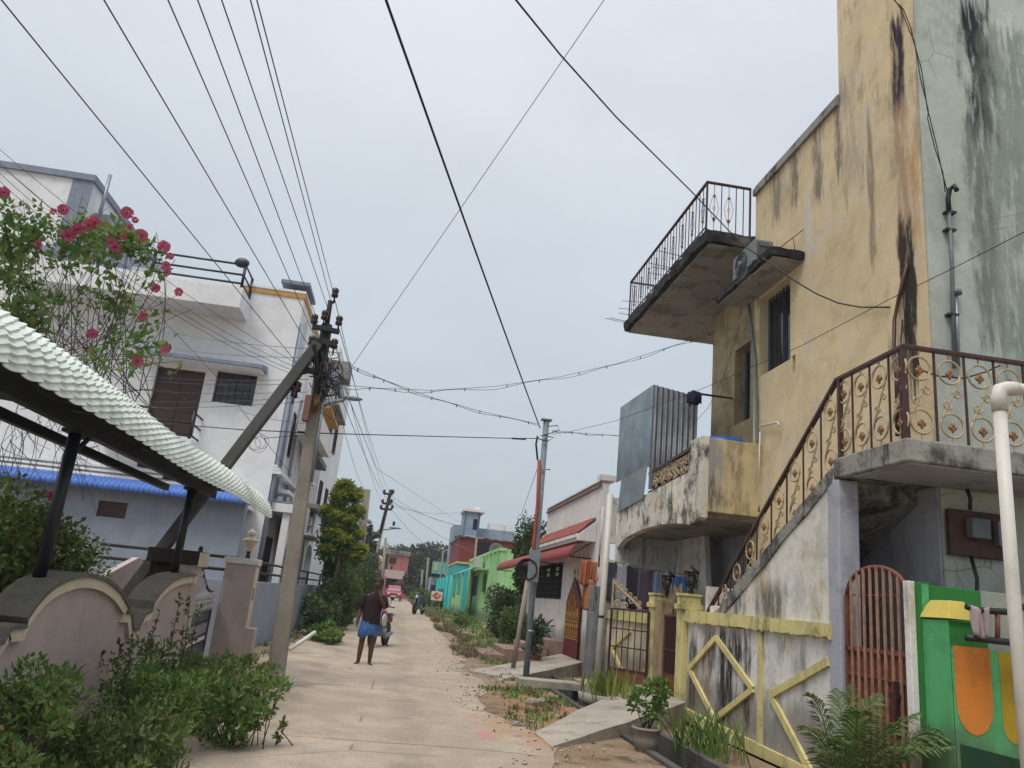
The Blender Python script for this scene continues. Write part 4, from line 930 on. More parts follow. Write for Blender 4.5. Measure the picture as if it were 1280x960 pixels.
ramp('concrete_ramp','pale concrete ramp climbing from the road to the black barred gate',[P(690,934,Z=.02),(4.25,11.3,.32),(4.25,13.6,.32),P(668,914,Z=.03)],-.02)
ramp('concrete_ramp','pale concrete ramp climbing from the road to the red gate',[P(640,848,Z=.03),(4.3,17.8,.30),(4.3,20.2,.30),P(585,838,Z=.03)],-.02)
# rubble edge slabs
o=MB().box(2.35,3.5,14.3,14.75,.03,.16).box(3.45,4.2,13.9,14.9,.03,.2).build('drain_slab',CONC,None,.012,loc=(2.9,14.5,.1)); tag(o,'narrow cement slab bridging the drain behind the steel post','slab')
# red block steps
stp=T('brick_steps','low reddish block steps leading to the bushy house beyond the steel post','steps',(2.6,21,0))
for i in range(4): MB().box(2.3+.55*i,2.9+.55*i,20.2+.1*i,22.4,0,.14+.15*i).build('step',plaster('pink_cement',(.30,.20,.17),(.1,.08,.07),.0,grime=.4,seed=62+i),stp,.012)
# stones
for i in range(26):
    x=rr.choice((rr.uniform(1.5,2.6),rr.uniform(-2.6,-2.1))); y=rr.uniform(9,24) if x>0 else rr.uniform(18,24); r_=rr.uniform(.03,.09)
    m_=MB().ball((0,0,0),1,8,6); m_.xf(lambda v:Vector((x,y,gz(y)+r_*.4))+Vector((v.x*r_*1.2,v.y*r_,v.z*r_*.7))*(1+.35*mnoise.noise(v*1.7+Vector((i,0,0)))))
    o=m_.build('stone',CONC,None,loc=(x,y,gz(y))); o.data.polygons.foreach_set('use_smooth',[False]*len(o.data.polygons)); tag(o,'small broken grey stone lying on the verge at the road edge','stone','loose stones along the road edge')
m_=MB(); rp=random.Random(77)
for i in range(1500):
    y=rp.uniform(7.2,26); e=ed(y); x=rp.choice((e+rp.gauss(.1,.35),e+rp.gauss(-.1,.5),edl(y)+abs(rp.gauss(0,.5)),rp.uniform(-2.3,1.6)))
    if drx0-.12<x<drx1+.12: continue
    r_=rp.uniform(.006,.026)*(1 if abs(x-e)<.5 else .6); z=gz(y)+.03; b=len(m_.v)
    vs=[(x+r_*rp.uniform(.6,1.3)*dx,y+r_*rp.uniform(.6,1.3)*dy,z+r_*.6*dz) for dx,dy,dz in ((1,0,0),(0,1,0),(-1,0,0),(0,-1,0),(0,0,1),(0,0,-1.5))]
    m_.add(vs,[(0,1,4),(1,2,4),(2,3,4),(3,0,4),(1,0,5),(2,1,5),(3,2,5),(0,3,5)])
tag(m_.build('gravel',simple('grit',(.36,.31,.26),.95,var=.3,sc=3),None,fix=False),'scattered grit and small stones on the road and verges','gravel',kind='stuff')
m_=MB()
for i in range(110):
    y=rp.uniform(8,24); x=rp.choice((ed(y)+rp.gauss(.1,.4),edl(y)+abs(rp.gauss(0,.35))))
    if drx0-.12<x<drx1+.12: continue
    leaf(m_,Vector((x,y,gz(y)+.045)),Vector((rp.gauss(0,1),rp.gauss(0,1),.05)),rp.uniform(.04,.09),.03,rp)
tag(m_.build('fallen_leaves',M['dry'],None,fix=False),'dry fallen leaves strewn along the road','leaves',kind='stuff')
# ================================================================= grass stuff
def grass(name,label,spots,mat,seed,cat='grass'):
    rnd=random.Random(seed); m=MB()
    for (x0,x1,y0,y1,n,h) in spots:
        for _ in range(n):
            cx_,cy_=rnd.uniform(x0,x1),rnd.uniform(y0,y1)
            if mnoise.noise(Vector((cx_*1.3,cy_*.9,seed)))<-.05: continue
            if drx0-.1<cx_<drx1+.1 and dy0<cy_<dy1: continue
            for k in range(rnd.randint(4,9)):
                p=Vector((cx_+rnd.gauss(0,.05),cy_+rnd.gauss(0,.05),gz(cy_))); d=Vector((rnd.gauss(0,.45),rnd.gauss(0,.45),1)).normalized(); l=h*rnd.uniform(.4,1.2)
                s=Vector((-d.y,d.x,0)); s=(s.normalized() if s.length>1e-3 else Vector((1,0,0)))*.006*(1+cy_*.05)
                t=p+d*l+Vector((d.x,d.y,-.2))*l*.5; md=p+d*l*.6; m.add([p-s,p+s,md+s*.8,md-s*.8,t],[(0,1,2,3),(3,2,4)])
    o=m.build(name,mat,None,fix=False); return tag(o,label,cat,kind='stuff')
grass('grass','low green weeds and grass growing along the right verge',[(1.6,2.9,9.8,15.5,330,.10),(2.3,4.3,20,40,700,.22),(2.2,3.0,15,20,180,.12),(3.5,4.3,12,20,120,.18),(2.1,4.2,40,60,500,.3)],M['leafv'],5)
grass('grass','dry straw coloured grass along the right road edge',[(1.7,2.7,20,34,500,.22),(1.8,2.6,11,14,120,.12),(1.7,2.8,36,55,300,.3),(1.5,2.6,60,100,300,.3)],M['dry'],6)
grass('grass','green verge grass along the left wall and under the bushes',[(-3.6,-1.4,5.0,10.2,1100,.22),(-2.75,-2.2,15,24,90,.15),(-2.8,-1.5,24,50,900,.35)],M['leaf'],8)
# ================================================================= right side plants
plant('shrub','tall narrow vine covered tree column rising behind the steel service post','tree',(4.5,28.5,0),(4.65,28.5,2.9),(.75,.9,1.9),22,8500,.11,.075,M['leafd'],M['bark'],seed=21,trunk=.12,s0=.3,s1=.45)
plant('shrub','dark rounded bush at the foot of the green house wall','shrub',(4.0,30,0.1),(4.05,30.2,1.0),(1.0,1.5,.95),16,6500,.10,.07,M['leafd'],M['stem'],seed=22)
plant('shrub','green bush growing against the white house behind the service post','shrub',(4.0,25.8,0),(4.0,26.2,.75),(.5,1.4,.75),14,4500,.09,.06,M['leaf'],M['stem'],seed=23)
plant('potted_plant','dark leafy plant in a terracotta pot at the red gate ramp','plant',(3.35,18.6,.1),(3.35,18.6,.75),(.3,.3,.45),8,420,.16,.05,M['leafd'],M['stem'],seed=24)
def pot(x,y,z,r,h,mat,lab,cat='pot'):
    o=MB().lathe([(r*.75,0),(r*.9,h*.5),(r,h*.9),(r*1.08,h*.9),(r*1.08,h),(r*.9,h),(r*.85,h*.85)],(x,y,z),18).build('plant_pot',mat,None,loc=(x,y,z)); return tag(o,lab,cat)
pot(3.35,18.6,.06,.16,.25,M['teracotta'],'round terracotta pot on the ramp by the red gate')
# sword plants in a low white planter
pl=T('sword_plant','clump of upright yellow green sword leaves in a low white planter by the barred gate','plant',(3.35,12.4,.1))
m_=MB(); rs=random.Random(9)
YG=leafmat('sword_leaf',(.08,.12,.03),(.18,.21,.05),(.36,.33,.09),.15)
for i in range(150):
    p=Vector((3.45+rs.gauss(0,.22),12.4+rs.gauss(0,.3),.15)); d=Vector((rs.gauss(0,.2),rs.gauss(0,.2),1)).normalized(); l=rs.uniform(.28,.52); s_=Vector((math.cos(i),math.sin(i),0))*.022
    m_.add([p-s_*.6,p+s_*.6,p+d*l*.5+s_,p+d*l*.5-s_,p+d*l],[(0,1,2,3),(3,2,4)])
m_.build('foliage',YG,pl,fix=False)
MB().lathe([(.34,0),(.42,.05),(.44,.16),(.40,.17),(.38,.14)],(3.4,12.4,.05),20).build('planter',M['white2'],pl)
# croton in cement pot near the drain
plant('potted_plant','glossy dark green potted shrub standing over the drain in the foreground','plant',(2.95,9.0,.24),(2.97,9.0,.49),(.19,.19,.24),9,330,.085,.042,M['leafv'],M['stem'],seed=26,sr=.008)
pot(2.95,9.0,.0,.155,.25,M['pot'],'weathered cement pot at the end of the foreground ramp')
pl=T('sword_plant','loose green sword leaves growing beside the drain under the diamond wall','plant',(3.6,9.2,0))
m_=MB()
for i in range(110):
    p=Vector((3.65+rs.gauss(0,.16),9.1+rs.gauss(0,.35),.0)); d=Vector((rs.gauss(0,.25),rs.gauss(0,.25),1)).normalized(); l=rs.uniform(.3,.62); s_=Vector((math.cos(i),math.sin(i),0))*.014
    m_.add([p-s_*.6,p+s_*.6,p+d*l*.5+s_,p+d*l*.5-s_,p+d*l+Vector((d.x,d.y,0))*.2],[(0,1,2,3),(3,2,4)])
m_.build('foliage',M['leafv'],pl,fix=False)
# palm
pa=T('areca_palm','young feathery palm with arching fronds in front of the arched gate','palm',(3.9,6.5,0))
def frond(p,tip,sag,n=26,ll=.2,mt=None):
    m=MB(); p=Vector(p); tip=Vector(tip); pts=[]
    for i in range(n+1):
        t=i/n; q_=p.lerp(tip,t); q_.z+=sag*4*t*(1-t)*(1-.35*t); pts.append(q_)
    m.tube(pts[::2],.007,5,r1=.003)
    for i in range(5,n+1):
        d=(pts[i]-pts[i-1]).normalized(); s_=d.cross(Vector((0,0,1)))
        s_=s_.normalized() if s_.length>1e-3 else Vector((1,0,0))
        for sg in (-1,1):
            dr_=(s_*sg*.8+d*.75+Vector((0,0,rs.uniform(-.25,.15)))).normalized(); l=ll*math.sin(PI*min(.97,(i/n)*.75+.22))*rs.uniform(.85,1.1); w_=d*.009
            a_=pts[i]; md=a_+dr_*l*.5+Vector((0,0,.01)); e_=a_+dr_*l+Vector((0,0,-.05*l/.2)); m.add([a_-w_*.5,a_+w_*.5,md+w_,md-w_,e_],[(0,1,2,3),(3,2,4)])
    return m
base=Vector((3.75,6.35,0.0)); PLM=leafmat('palm_leaf',(.05,.09,.02),(.10,.16,.04),(.20,.24,.07))
for (px,py,Yd) in [(1012,868,6.4),(1005,912,6.1),(1045,862,6.7),(1065,855,7.0),(1100,868,6.5),(1150,892,6.2),(1185,905,6.2),(1212,925,6.0),(1225,905,6.1),(1190,935,5.9),(1020,940,6.0),(1075,890,6.0),(1120,905,6.0),(1060,930,5.9),(1140,935,5.9),(1100,880,6.8),(1085,920,6.2)]:
    tp=P(px,py,Y=Yd); b0=base+Vector((rs.uniform(-.1,.1),rs.uniform(-.1,.1),.0))
    frond(b0,tp,.22+.1*rs.random(),ll=.24,n=34).build('frond',PLM,pa,fix=False)
# ================================================================= distant right
LG=plaster('light_green_paint',(.33,.60,.27),(.08,.14,.07),.25,grime=.15,mott=.08,bump=.2,seed=70,basez=.6)
gh=T('green_house','light green flat roofed house with a pale blue lean to roof','house',(5.5,46,gz(46)))
gy0,gy1=36.5,52; gx=4.55; g0=gz(40)
MB().panel('X',gx,gx+.25,gy0,gy1,g0-.3,3.75,[(41.0,43.0,1.75,2.75),(45.5,49.5,1.5,2.75)]).box(gx+.25,10,gy0,gy0+.2,g0-.3,3.75).build('wall',LG,gh)
m_=MB().box(gx-.06,gx+.3,gy0-.05,gy1,3.65,3.8)
for i in range(9): m_.box(gx-.09,gx-.003,gy0+1.6*i+.4,gy0+1.6*i+.55,3.3,3.65)
m_.build('parapet_coping',LG,gh)
window(gh,'X',gx,1,41.0,43.0,1.75,2.75,LG,M['dark'],1,6,M['black'],.1); window(gh,'X',gx,1,45.5,49.5,1.5,2.75,LG,M['dark'],1,0,M['black'],.1)
MB().box(gx-.5,gx,40.5,43.5,2.85,2.93).build('sunshade',LG,gh)
MB().prism([(gx-1.1,2.75),(gx,3.25),(gx,3.2),(gx-1.1,2.70)],'Y',43.8,51).build('lean_to_roof',simple('pale_blue_sheet',(.20,.38,.46),.5),gh)
for y in (44,47.5,50.8): MB().bar((gx-1.0,y,0.2),(gx-1.0,y,2.75),.10).build('porch_post',LG,gh)
MB().box(gx-1.05,gx-.95,44,47.3,g0-.2,1.5).box(gx-1.05,gx-.95,48.4,50.8,g0-.2,1.3).build('porch_wall',LG,gh,.01)
MB().box(gx-.55,gx-.1,42.5,43.4,3.0,3.5).build('water_box',simple('pale_box',(.40,.45,.40),.6),gh,.02)
MB().box(gx-.95,gx-.9,47.3,48.4,g0-.2,1.6).build('door',M['wood'],gh)
# teal and maroon building
th=T('teal_house','teal painted house with a maroon upper storey and yellow band','house',(6,62,gz(60)))
TE=simple('teal_paint',(.03,.36,.34),.7,var=.1,dirt=(.02,.2,.2),dirta=.4,sc=1.5); MA=simple('maroon_brick_paint',(.17,.035,.03),.8,var=.15)
a=P(563,700,Y=57)
MB().box(4.0,10,56,66,0,3.65).build('wall',TE,th); MB().box(3.95,10,55.9,66.1,3.65,3.78).build('yellow_band',simple('band_yellow',(.5,.42,.15),.7),th)
MB().box(4.02,10,56.05,66,3.78,5.5).build('upper_wall',MA,th)
MB().box(3.9,10.1,55.9,66.2,5.5,5.6).build('roof',M['slab'],th)
MB().box(5.2,6.2,56.0,56.04,4.3,5.3).build('window',M['dark'],th)
tf=T('teal_fence','leaning teal corrugated sheet fence at the roadside','fence',(3.4,57,gz(55)))
corr('X',3.5,52,70,.1,2.7,.5,.05).build('sheet',TE,tf,fix=False)
for y in (54,58,62,66,70): MB().bar((3.42,y,.1),(3.42,y,2.75),.1).build('fence_post',TE,tf)
# tower house
to=T('blue_grey_tower_house','pale blue grey house with a stair tower and flat concrete cap','house',(8,72,gz(60)))
TB=plaster('pale_blue_render',(.27,.34,.42),(.08,.1,.12),.3,grime=.15,mott=.08,bump=.2,seed=72)
Yt_=70
a=P(576,690,Y=Yt_); b=P(601,641,Y=Yt_); 
MB().panel('Y',Yt_,Yt_+.3,a.x,b.x,0,b.z,[(a.x+.8,a.x+1.4,b.z-1.6,b.z-.6)]).box(a.x,a.x+.3,Yt_+.3,Yt_+3.5,0,b.z).box(b.x-.3,b.x,Yt_+.3,Yt_+3.5,0,b.z).build('tower_wall',TB,to)
MB().box(a.x-.2,b.x+.35,Yt_-.3,Yt_+3.8,b.z,b.z+.2).box(b.x-.6,b.x-.1,Yt_+.5,Yt_+1,b.z+.2,b.z+.6).build('tower_roof',M['white2'],to)
MB().box(a.x+.0,a.x+.13,Yt_-.02,Yt_,3,b.z).box(b.x-.2,b.x,Yt_-.02,Yt_,3,b.z).build('corner_band',simple('corner_blue',(.10,.15,.27),.7),to)
window(to,'Y',Yt_,1,a.x+.8,a.x+1.4,b.z-1.6,b.z-.6,M['winblue'],M['dark'],0,2,M['black'],.1)
m_=MB()
for k in range(5): m_.box(a.x+.2,b.x-.3,Yt_-.03,Yt_-.001,b.z-2.2-.6*k,b.z-2.13-.6*k)
m_.build('white_band',M['white'],to)
c_=P(630,658,Y=Yt_+1); d=P(630,672,Y=Yt_+1)
MB().box(b.x,c_.x+1,Yt_+1,Yt_+1.2,d.z-3,d.z+.6).build('lower_wall',TB,to); MB().box(b.x,c_.x+1,Yt_+.8,Yt_+8,d.z-2.9,d.z-2.7).build('slab',M['slab'],to)
m_=MB()
for xx in (c_.x-1.5,c_.x): m_.box(xx,xx+.1,Yt_+1.06,Yt_+1.12,d.z+.4,d.z+1.1)
for k in range(3): m_.box(c_.x-1.5,c_.x+1,Yt_+1.0,Yt_+1.05,d.z+.68+.18*k,d.z+.75+.18*k)
m_.build('roof_railing',M['white2'],to)
e=P(568,650,Y=Yt_+1.5); MB().box(e.x,a.x,Yt_+1.5,Yt_+6,0,e.z-.4).build('side_block',TB,to); MB().box(e.x+.2,e.x+.6,Yt_+1.46,Yt_+1.5,e.z-2.6,e.z-1.4).build('door',M['dark'],to)
o=MB().box(8,16,57,57.3,3,4.9).build('maroon_wall',MA,None,loc=(10,57,3)); tag(o,'dark maroon wall rising behind the light green house roof','wall')
sd=T('satellite_dish','small pale satellite dish on the roof behind the green house','dish',P(620,690,Y=50)); q=W[sd.name]
MB().lathe([(.02,.12),(.25,.06),(.45,-.06),(.46,-.05),(.25,.075),(.02,.14)],(q.x,q.y,q.z+.1),16,'Y').build('reflector',M['acwhite'],sd); rod(sd,'mast',[(q.x,q.y,q.z+.05),(q.x,q.y+.1,q.z-.9)],.04,M['black'])
# far teal kiosk, signs
tk=T('teal_balcony_house','small teal and grey house with a green balcony beyond the leaning fence','house',(4.2,84,gz(80)))
a=P(541,702,Y=84); b=P(556,712,Y=84)
MB().box(a.x,b.x+2,84,90,0,3.1).build('wall',TB,tk); MB().box(a.x,b.x,82.8,84,a.z-1.2,a.z).build('balcony',simple('mint_paint',(.10,.42,.36),.7),tk); MB().box(a.x+.1,b.x+2,83.9,84,.6,2.3).build('shopfront',M['dark'],tk)
MB().box(a.x+.15,a.x+.5,82.75,82.8,a.z-.9,a.z-.2).build('yellow_panel',simple('panel_yellow',(.5,.42,.15),.7),tk)
# orange diamond sign on two posts
a=P(546,745,Y=46)
sg=T('road_sign','small white board with an orange red emblem on two posts by the teal fence','sign',(a.x,46,gz(46)))
MB().box(a.x-.32,a.x+.32,45.97,46,a.z-.25,a.z+.25).build('board',simple('sign_white',(.6,.6,.6),.5),sg,.01)
m_=MB().prism([(a.x-.28,a.z),(a.x-.05,a.z+.22),(a.x+.28,a.z+.02),(a.x,a.z-.2)],'Y',45.955,45.968); m_.build('emblem',simple('sign_orange',(.6,.09,.04),.5),sg)
MB().prism([(a.x-.04,a.z-.02),(a.x+.1,a.z+.12),(a.x+.1,a.z-.02)],'Y',45.95,45.954).build('emblem_mark',simple('mark_white',(.7,.7,.7),.5),sg)
for dx in (-.2,.22): MB().bar((a.x+dx,46.02,gz(46)),(a.x+dx,46.02,a.z+.2),.04).build('post',M['steel'],sg)
# pink house at the bend
pk=T('pink_house','salmon pink two storey house at the far end of the road','house',(0,108,gz(60)))
PK=simple('salmon_paint',(.33,.12,.10),.8,var=.1); Yp=105
def pbx(nm,px0,px1,py0,py1,mt,d0=0,d1=6):
    a=P(px0,py1,Y=Yp+d0); b=P(px1,py0,Y=Yp+d0); return MB().box(a.x,b.x,Yp+d0,Yp+d1,max(.1,a.z),b.z).build(nm,mt,pk)
pbx('upper_wall',483,512,692,716,PK,.5); pbx('balcony',480,506,714,722,simple('pale_balcony',(.45,.36,.34),.8),-.5,.5); pbx('dark_porch',478,496,722,738,M['dark'],.6); pbx('lower_wall',494,514,722,752,PK,0); pbx('porch_wall',478,494,736,752,PK,-.4,.5)
pbx('door',500,505,697,712,simple('rose',(.30,.09,.08),.8),.45,.5); pbx('pillar',479,481,720,750,PK,-.6,-.3)
for (a_,b_,c_,d_) in ((486,496,697,704),(488,491,707,712),(505,511,728,736)): pbx('window',a_,b_,c_,d_,M['dark'],.44 if c_<720 else -.05,.5 if c_<720 else .0)
pbx('parapet',482,514,690,692,M['slab'],.3,6); pbx('roof_slab',493,516,720.5,722,M['slab'],-.3,6)
o=MB().box(*[P(450,705,Y=78).x,P(470,705,Y=78).x],78,82,.3,P(460,708,Y=78).z).build('maroon_hut',simple('crimson_wall',(.20,.02,.04),.8),None,loc=(-3,78,.3)); tag(o,'small crimson hut half hidden behind bushes left of the far pole','hut')
o=MB().box(*[P(447,700,Y=77).x,P(472,700,Y=77).x],76.5,83,P(460,706,Y=77).z,P(460,703,Y=77).z).build('sheet_roof',M['zinc'],None,loc=(-3,78,4)); tag(o,'flat grey sheet roof above the crimson hut','roof')
fm=MB().ball(P(473,704,Y=74),(.5,.4,.75),8,6); fm.xf(lambda v:v+Vector((.15,.1,.15))*mnoise.noise(v*3)); o=fm.build('cream_banner',simple('cream_cloth',(.55,.40,.25),.9),None,loc=P(473,704,Y=74)); tag(o,'cream coloured bundled cloth hanging beside the crimson hut','cloth')
# ================================================================= car
def car(name,label,cx,cy,z,W_=1.55,L=3.5,Hh=1.45,body=None,rz=0):
    t=T(name,label,'car',(cx,cy,z))
    RM=simple('red_car_paint',(.30,.015,.02),.25,spec=.6,var=.03,bump=0)
    prof=[(-L/2,.30),(-L/2,.62),(-L/2+.12,.78),(-L/2+.75,.92),(L/2-.35,.95),(L/2-.05,.85),(L/2,.5),(L/2,.3)]
    cab=[(-L/2+.7,.90),(-L/2+1.35,Hh-.04),(-L/2+1.7,Hh),(L/2-.75,Hh-.02),(L/2-.3,.93)]
    def loft(pr,w0,w1):
        m=MB(); ps=[]
        for s_ in (-1,-.9,.9,1):
            for (u,v) in pr:
                top=(v-.3)/(Hh-.3); w=W_/2*(w0+(w1-w0)*top); k=1 if abs(s_)<1 else .97
                ps.append((cx+ (s_ if abs(s_)==1 else s_*1.0)*w*(1 if abs(s_)==1 else .93), cy+u*k, z+.02+(v-.02*(abs(s_)==1))))
        n=len(pr); fs=[]
        for j in range(3):
            for i in range(n): fs.append((j*n+i,j*n+(i+1)%n,(j+1)*n+(i+1)%n,(j+1)*n+i))
        fs+=[tuple(range(n)),tuple(3*n+i for i in range(n-1,-1,-1))]
        return m.add(ps,fs)
    loft(prof,1,.97).build('body',RM,t,.04); loft(cab,1.0,.78).build('cabin',RM,t,.03)
    g=MB(); w=W_/2*.70
    a0=Vector((0,-L/2+.78,.95)); a1=Vector((0,-L/2+1.33,Hh-.09))
    g.add([(cx-w*1.12,cy+a0.y-.03,z+a0.z+.02),(cx+w*1.12,cy+a0.y-.03,z+a0.z+.02),(cx+w*.95,cy+a1.y-.03,z+a1.z+.02),(cx-w*.95,cy+a1.y-.03,z+a1.z+.02)],[(0,1,2,3)])
    g.build('windscreen',simple('pale_reflecting_glass',(.12,.14,.17),.1,spec=.8,bump=0),t)
    for s_ in (-1,1):
        MB().box(cx+s_*W_/2*.62-.16,cx+s_*W_/2*.62+.16,cy-L/2-.02,cy-L/2+.1,z+.60,z+.74).build('headlight',simple('lamp_lens',(.6,.6,.62),.15,bump=0),t,.03)
        MB().ball((cx+s_*(W_/2+.06),cy-L/2+1.0,z+1.0),(.09,.06,.07)).build('mirror',RM,t)
        for wy_ in (-L/2+.6,L/2-.6):
            wh_=MB().lathe([(.18,-.09),(.28,-.09),(.30,-.04),(.30,.04),(.28,.09),(.18,.09)],(cx+s_*(W_/2-.1),cy+wy_,z+.30),16,'X').build('wheel',M['black'],t)
            MB().lathe([(.05,-.02),(.17,0),(.17,.02)],(cx+s_*(W_/2-.0),cy+wy_,z+.30),12,'X').build('rim',M['steel'],wh_)
    MB().box(cx-.25,cx+.25,cy-L/2-.03,cy-L/2,z+.40,z+.52).build('number_plate',simple('plate_white',(.6,.6,.55),.5),t)
    MB().box(cx-.42,cx+.42,cy-L/2-.02,cy-L/2+.02,z+.62,z+.70).box(cx-.5,cx+.5,cy-L/2-.015,cy-L/2+.02,z+.30,z+.38).build('grille',M['black'],t,.01)
cp=P(491,752,Y=80)
car('parked_car','small red hatchback parked far down the road by the pink house',cp.x,80,gz(80),)
# ================================================================= motorcycles
def moto(name,label,x,y,z,rz,body,acc):
    t=T(name,label,'motorcycle',(x,y,z)); BM=simple('moto_paint',body,.3,spec=.6,bump=0,var=.05); AM=simple('moto_accent',acc,.3,spec=.6,bump=0,var=.05)
    cr,sr_=math.cos(rz),math.sin(rz)
    def X(m): return m.xf(lambda v:Vector((x+v.x*cr-v.y*sr_,y+v.x*sr_+v.y*cr,z+v.z)))
    L=.64
    for s_ in (-1,1):
        m=MB(); m.lathe([(.22,-.03),(.27,-.05),(.30,-.03),(.305,0),(.30,.03),(.27,.05),(.22,.03)],(0,s_*L,.305),22,'X'); w=X(m).build('wheel',M['black'],t)
        m=MB().lathe([(.205,-.02),(.225,-.02),(.225,.02),(.205,.02)],(0,s_*L,.305),18,'X').lathe([(.05,-.05),(.05,.05)],(0,s_*L,.305),10,'X')
        for k in range(5): a=2*PI*k/5; m.bar((0,s_*L,.305),(0,s_*L+.21*math.cos(a),.305+.21*math.sin(a)),.025)
        X(m).build('rim',M['steel'],w)
        m=MB().tube([(0,s_*L+.3*math.cos(a),.31+.33*math.sin(a)) for a in [PI*(.1+.8*i/8) for i in range(9)]],.045,6); X(m).build('mudguard',BM if s_<0 else M['black'],t)
    X(MB().tube([(-.09,-L,.305),(-.08,-.45,.75),(-.08,-.38,.95)],.025,6).tube([(.09,-L,.305),(.08,-.45,.75),(.08,-.38,.95)],.025,6)).build('fork',M['steel'],t)
    X(MB().tube([(-.36,-.22,1.0),(-.22,-.35,1.02),(0,-.4,.98),(.22,-.35,1.02),(.36,-.22,1.0)],.014,6)).build('handlebar',M['black'],t)
    for s_ in (-1,1):
        X(MB().tube([(s_*.25,-.34,1.02),(s_*.3,-.36,1.2)],.007,5).ball((s_*.31,-.37,1.23),(.06,.02,.045),8,6)).build('mirror',M['black'],t)
    X(MB().ball((0,-.5,.88),(.1,.09,.12),12,8).ball((0,-.46,.99),(.11,.06,.1),10,7)).build('headlamp_cowl',AM,t)
    X(MB().ball((0,-.56,.88),(.075,.05,.085),12,8)).build('headlight',simple('lens',(.6,.62,.65),.1,bump=0),t)
    X(MB().ball((0,-.12,.83),(.15,.3,.14),14,9)).build('fuel_tank',BM,t)
    X(MB().ball((-.13,-.2,.68),(.04,.24,.16),12,8).ball((.13,-.2,.68),(.04,.24,.16),12,8)).build('tank_shroud',AM,t)
    X(MB().box(-.11,.11,.1,.75,.76,.84)).build('seat',M['black'],t,.03)
    X(MB().box(-.1,.1,.25,.8,.6,.755)).build('side_cover',BM,t,.03)
    X(MB().box(-.12,.12,-.2,.2,.3,.6).lathe([(.1,-.16),(.1,.16)],(0,.05,.36),12,'X')).build('engine',M['steel'],t,.02)
    X(MB().tube([(.13,-.15,.4),(.15,0,.25),(.15,.6,.35)],.04,8,r1=.05)).build('exhaust',M['steel'],t)
    X(MB().ball((0,.85,.72),(.07,.05,.04),8,6)).build('tail_light',AM,t)
    X(MB().tube([(.1,.05,.3),(.26,.1,.0)],.012,5)).build('side_stand',M['black'],t)
    X(MB().tube([(-.1,.5,.75),(-.13,.85,.8),(.13,.85,.8),(.1,.5,.75)],.012,5)).build('grab_rail',M['steel'],t)
mp=P(474,806,Z=0)
moto('red_motorcycle','red and white motorcycle parked at the left verge behind the man',mp.x-.02,21.0,gz(21),R(-14),(.30,.012,.02),(.60,.62,.64))
bp=P(523,764,Y=42)
moto('black_motorcycle','dark blue black motorcycle standing on the right side far down the road',bp.x,42,gz(42),R(-20),(.02,.022,.04),(.05,.07,.12))
# ================================================================= poles and lamp posts far
def farpole(lab,px,pyt,pyb,Y,r,mat,name='pole',top=None):
    a=P(px,pyb,Y=Y); b=P(px+(pyb-pyt)*.075 if top is None else top,pyt,Y=Y)
    t=T(name,lab,'pole',(a.x,Y,gz(Y))); rod(t,'shaft',[(a.x,Y,gz(Y)-.1),(b.x,Y,b.z)],r,mat,8); return t,a,b
t,a,b=farpole('pale concrete pole rising behind the yellow green tree',446,612,745,42,.22,M['conc_pole'],'concrete_pole',458); rod(t,'neck',[(a.x+.4,42,P(453,668,Y=42).z),(a.x+.75,42,P(453,668,Y=42).z+.1)],.18,M['strut'],8)
t,a,b=farpole('leaning dark iron electric pole with two cross arms beyond the man',459,612,735,50,.085,M['conc_pole'],'electric_pole',489)
up_=P(475,668,Y=50); rod(t,'upper_shaft',[(up_.x,50,up_.z),(b.x,50,b.z)],.11,M['blackpole'],8)
for (py,x0,x1) in ((617,480,491),(629,478,489),(636,476,490)):
    rod(t,'cross_arm',[P(x0,py,Y=50),P(x1,py+1,Y=50)],.07,M['blackpole'],6)
    for xx in (x0,x1): q=P(xx,py,Y=50); MB().lathe([(.06,0),(.11,.08),(.06,.14),(.1,.2),(.03,.26)],(q.x,q.y,q.z),8).build('insulator',M['ceramic'],t)
a=P(472,663,Y=50); rod(t,'lamp_arm',[a,P(498,660,Y=50)],.05,M['steel'],6); MB().ball(P(494,660,Y=50),(.4,.1,.07),8,6).build('lamp_head',M['lampgrey'],t); q=P(492,657,Y=50); MB().box(q.x-.08,q.x+.08,49.9,50.1,q.z,q.z+.25).build('photocell',M['black'],t)
farpole('thin grey post standing left of the red car',477,672,742,60,.10,M['conc_pole'])
farpole('thin pole in front of the distant trees, right of the red car',525,712,755,70,.09,M['conc_pole'])
farpole('taller thin pole between the far trees and the teal balcony house',531,697,757,62,.09,M['conc_pole'])
farpole('slim pale pole against the teal balcony house',551,688,730,66,.08,M['conc_pole'])
farpole('slim green and white pole at the corner of the light green house',592,672,725,48,.07,M['conc_pole'])
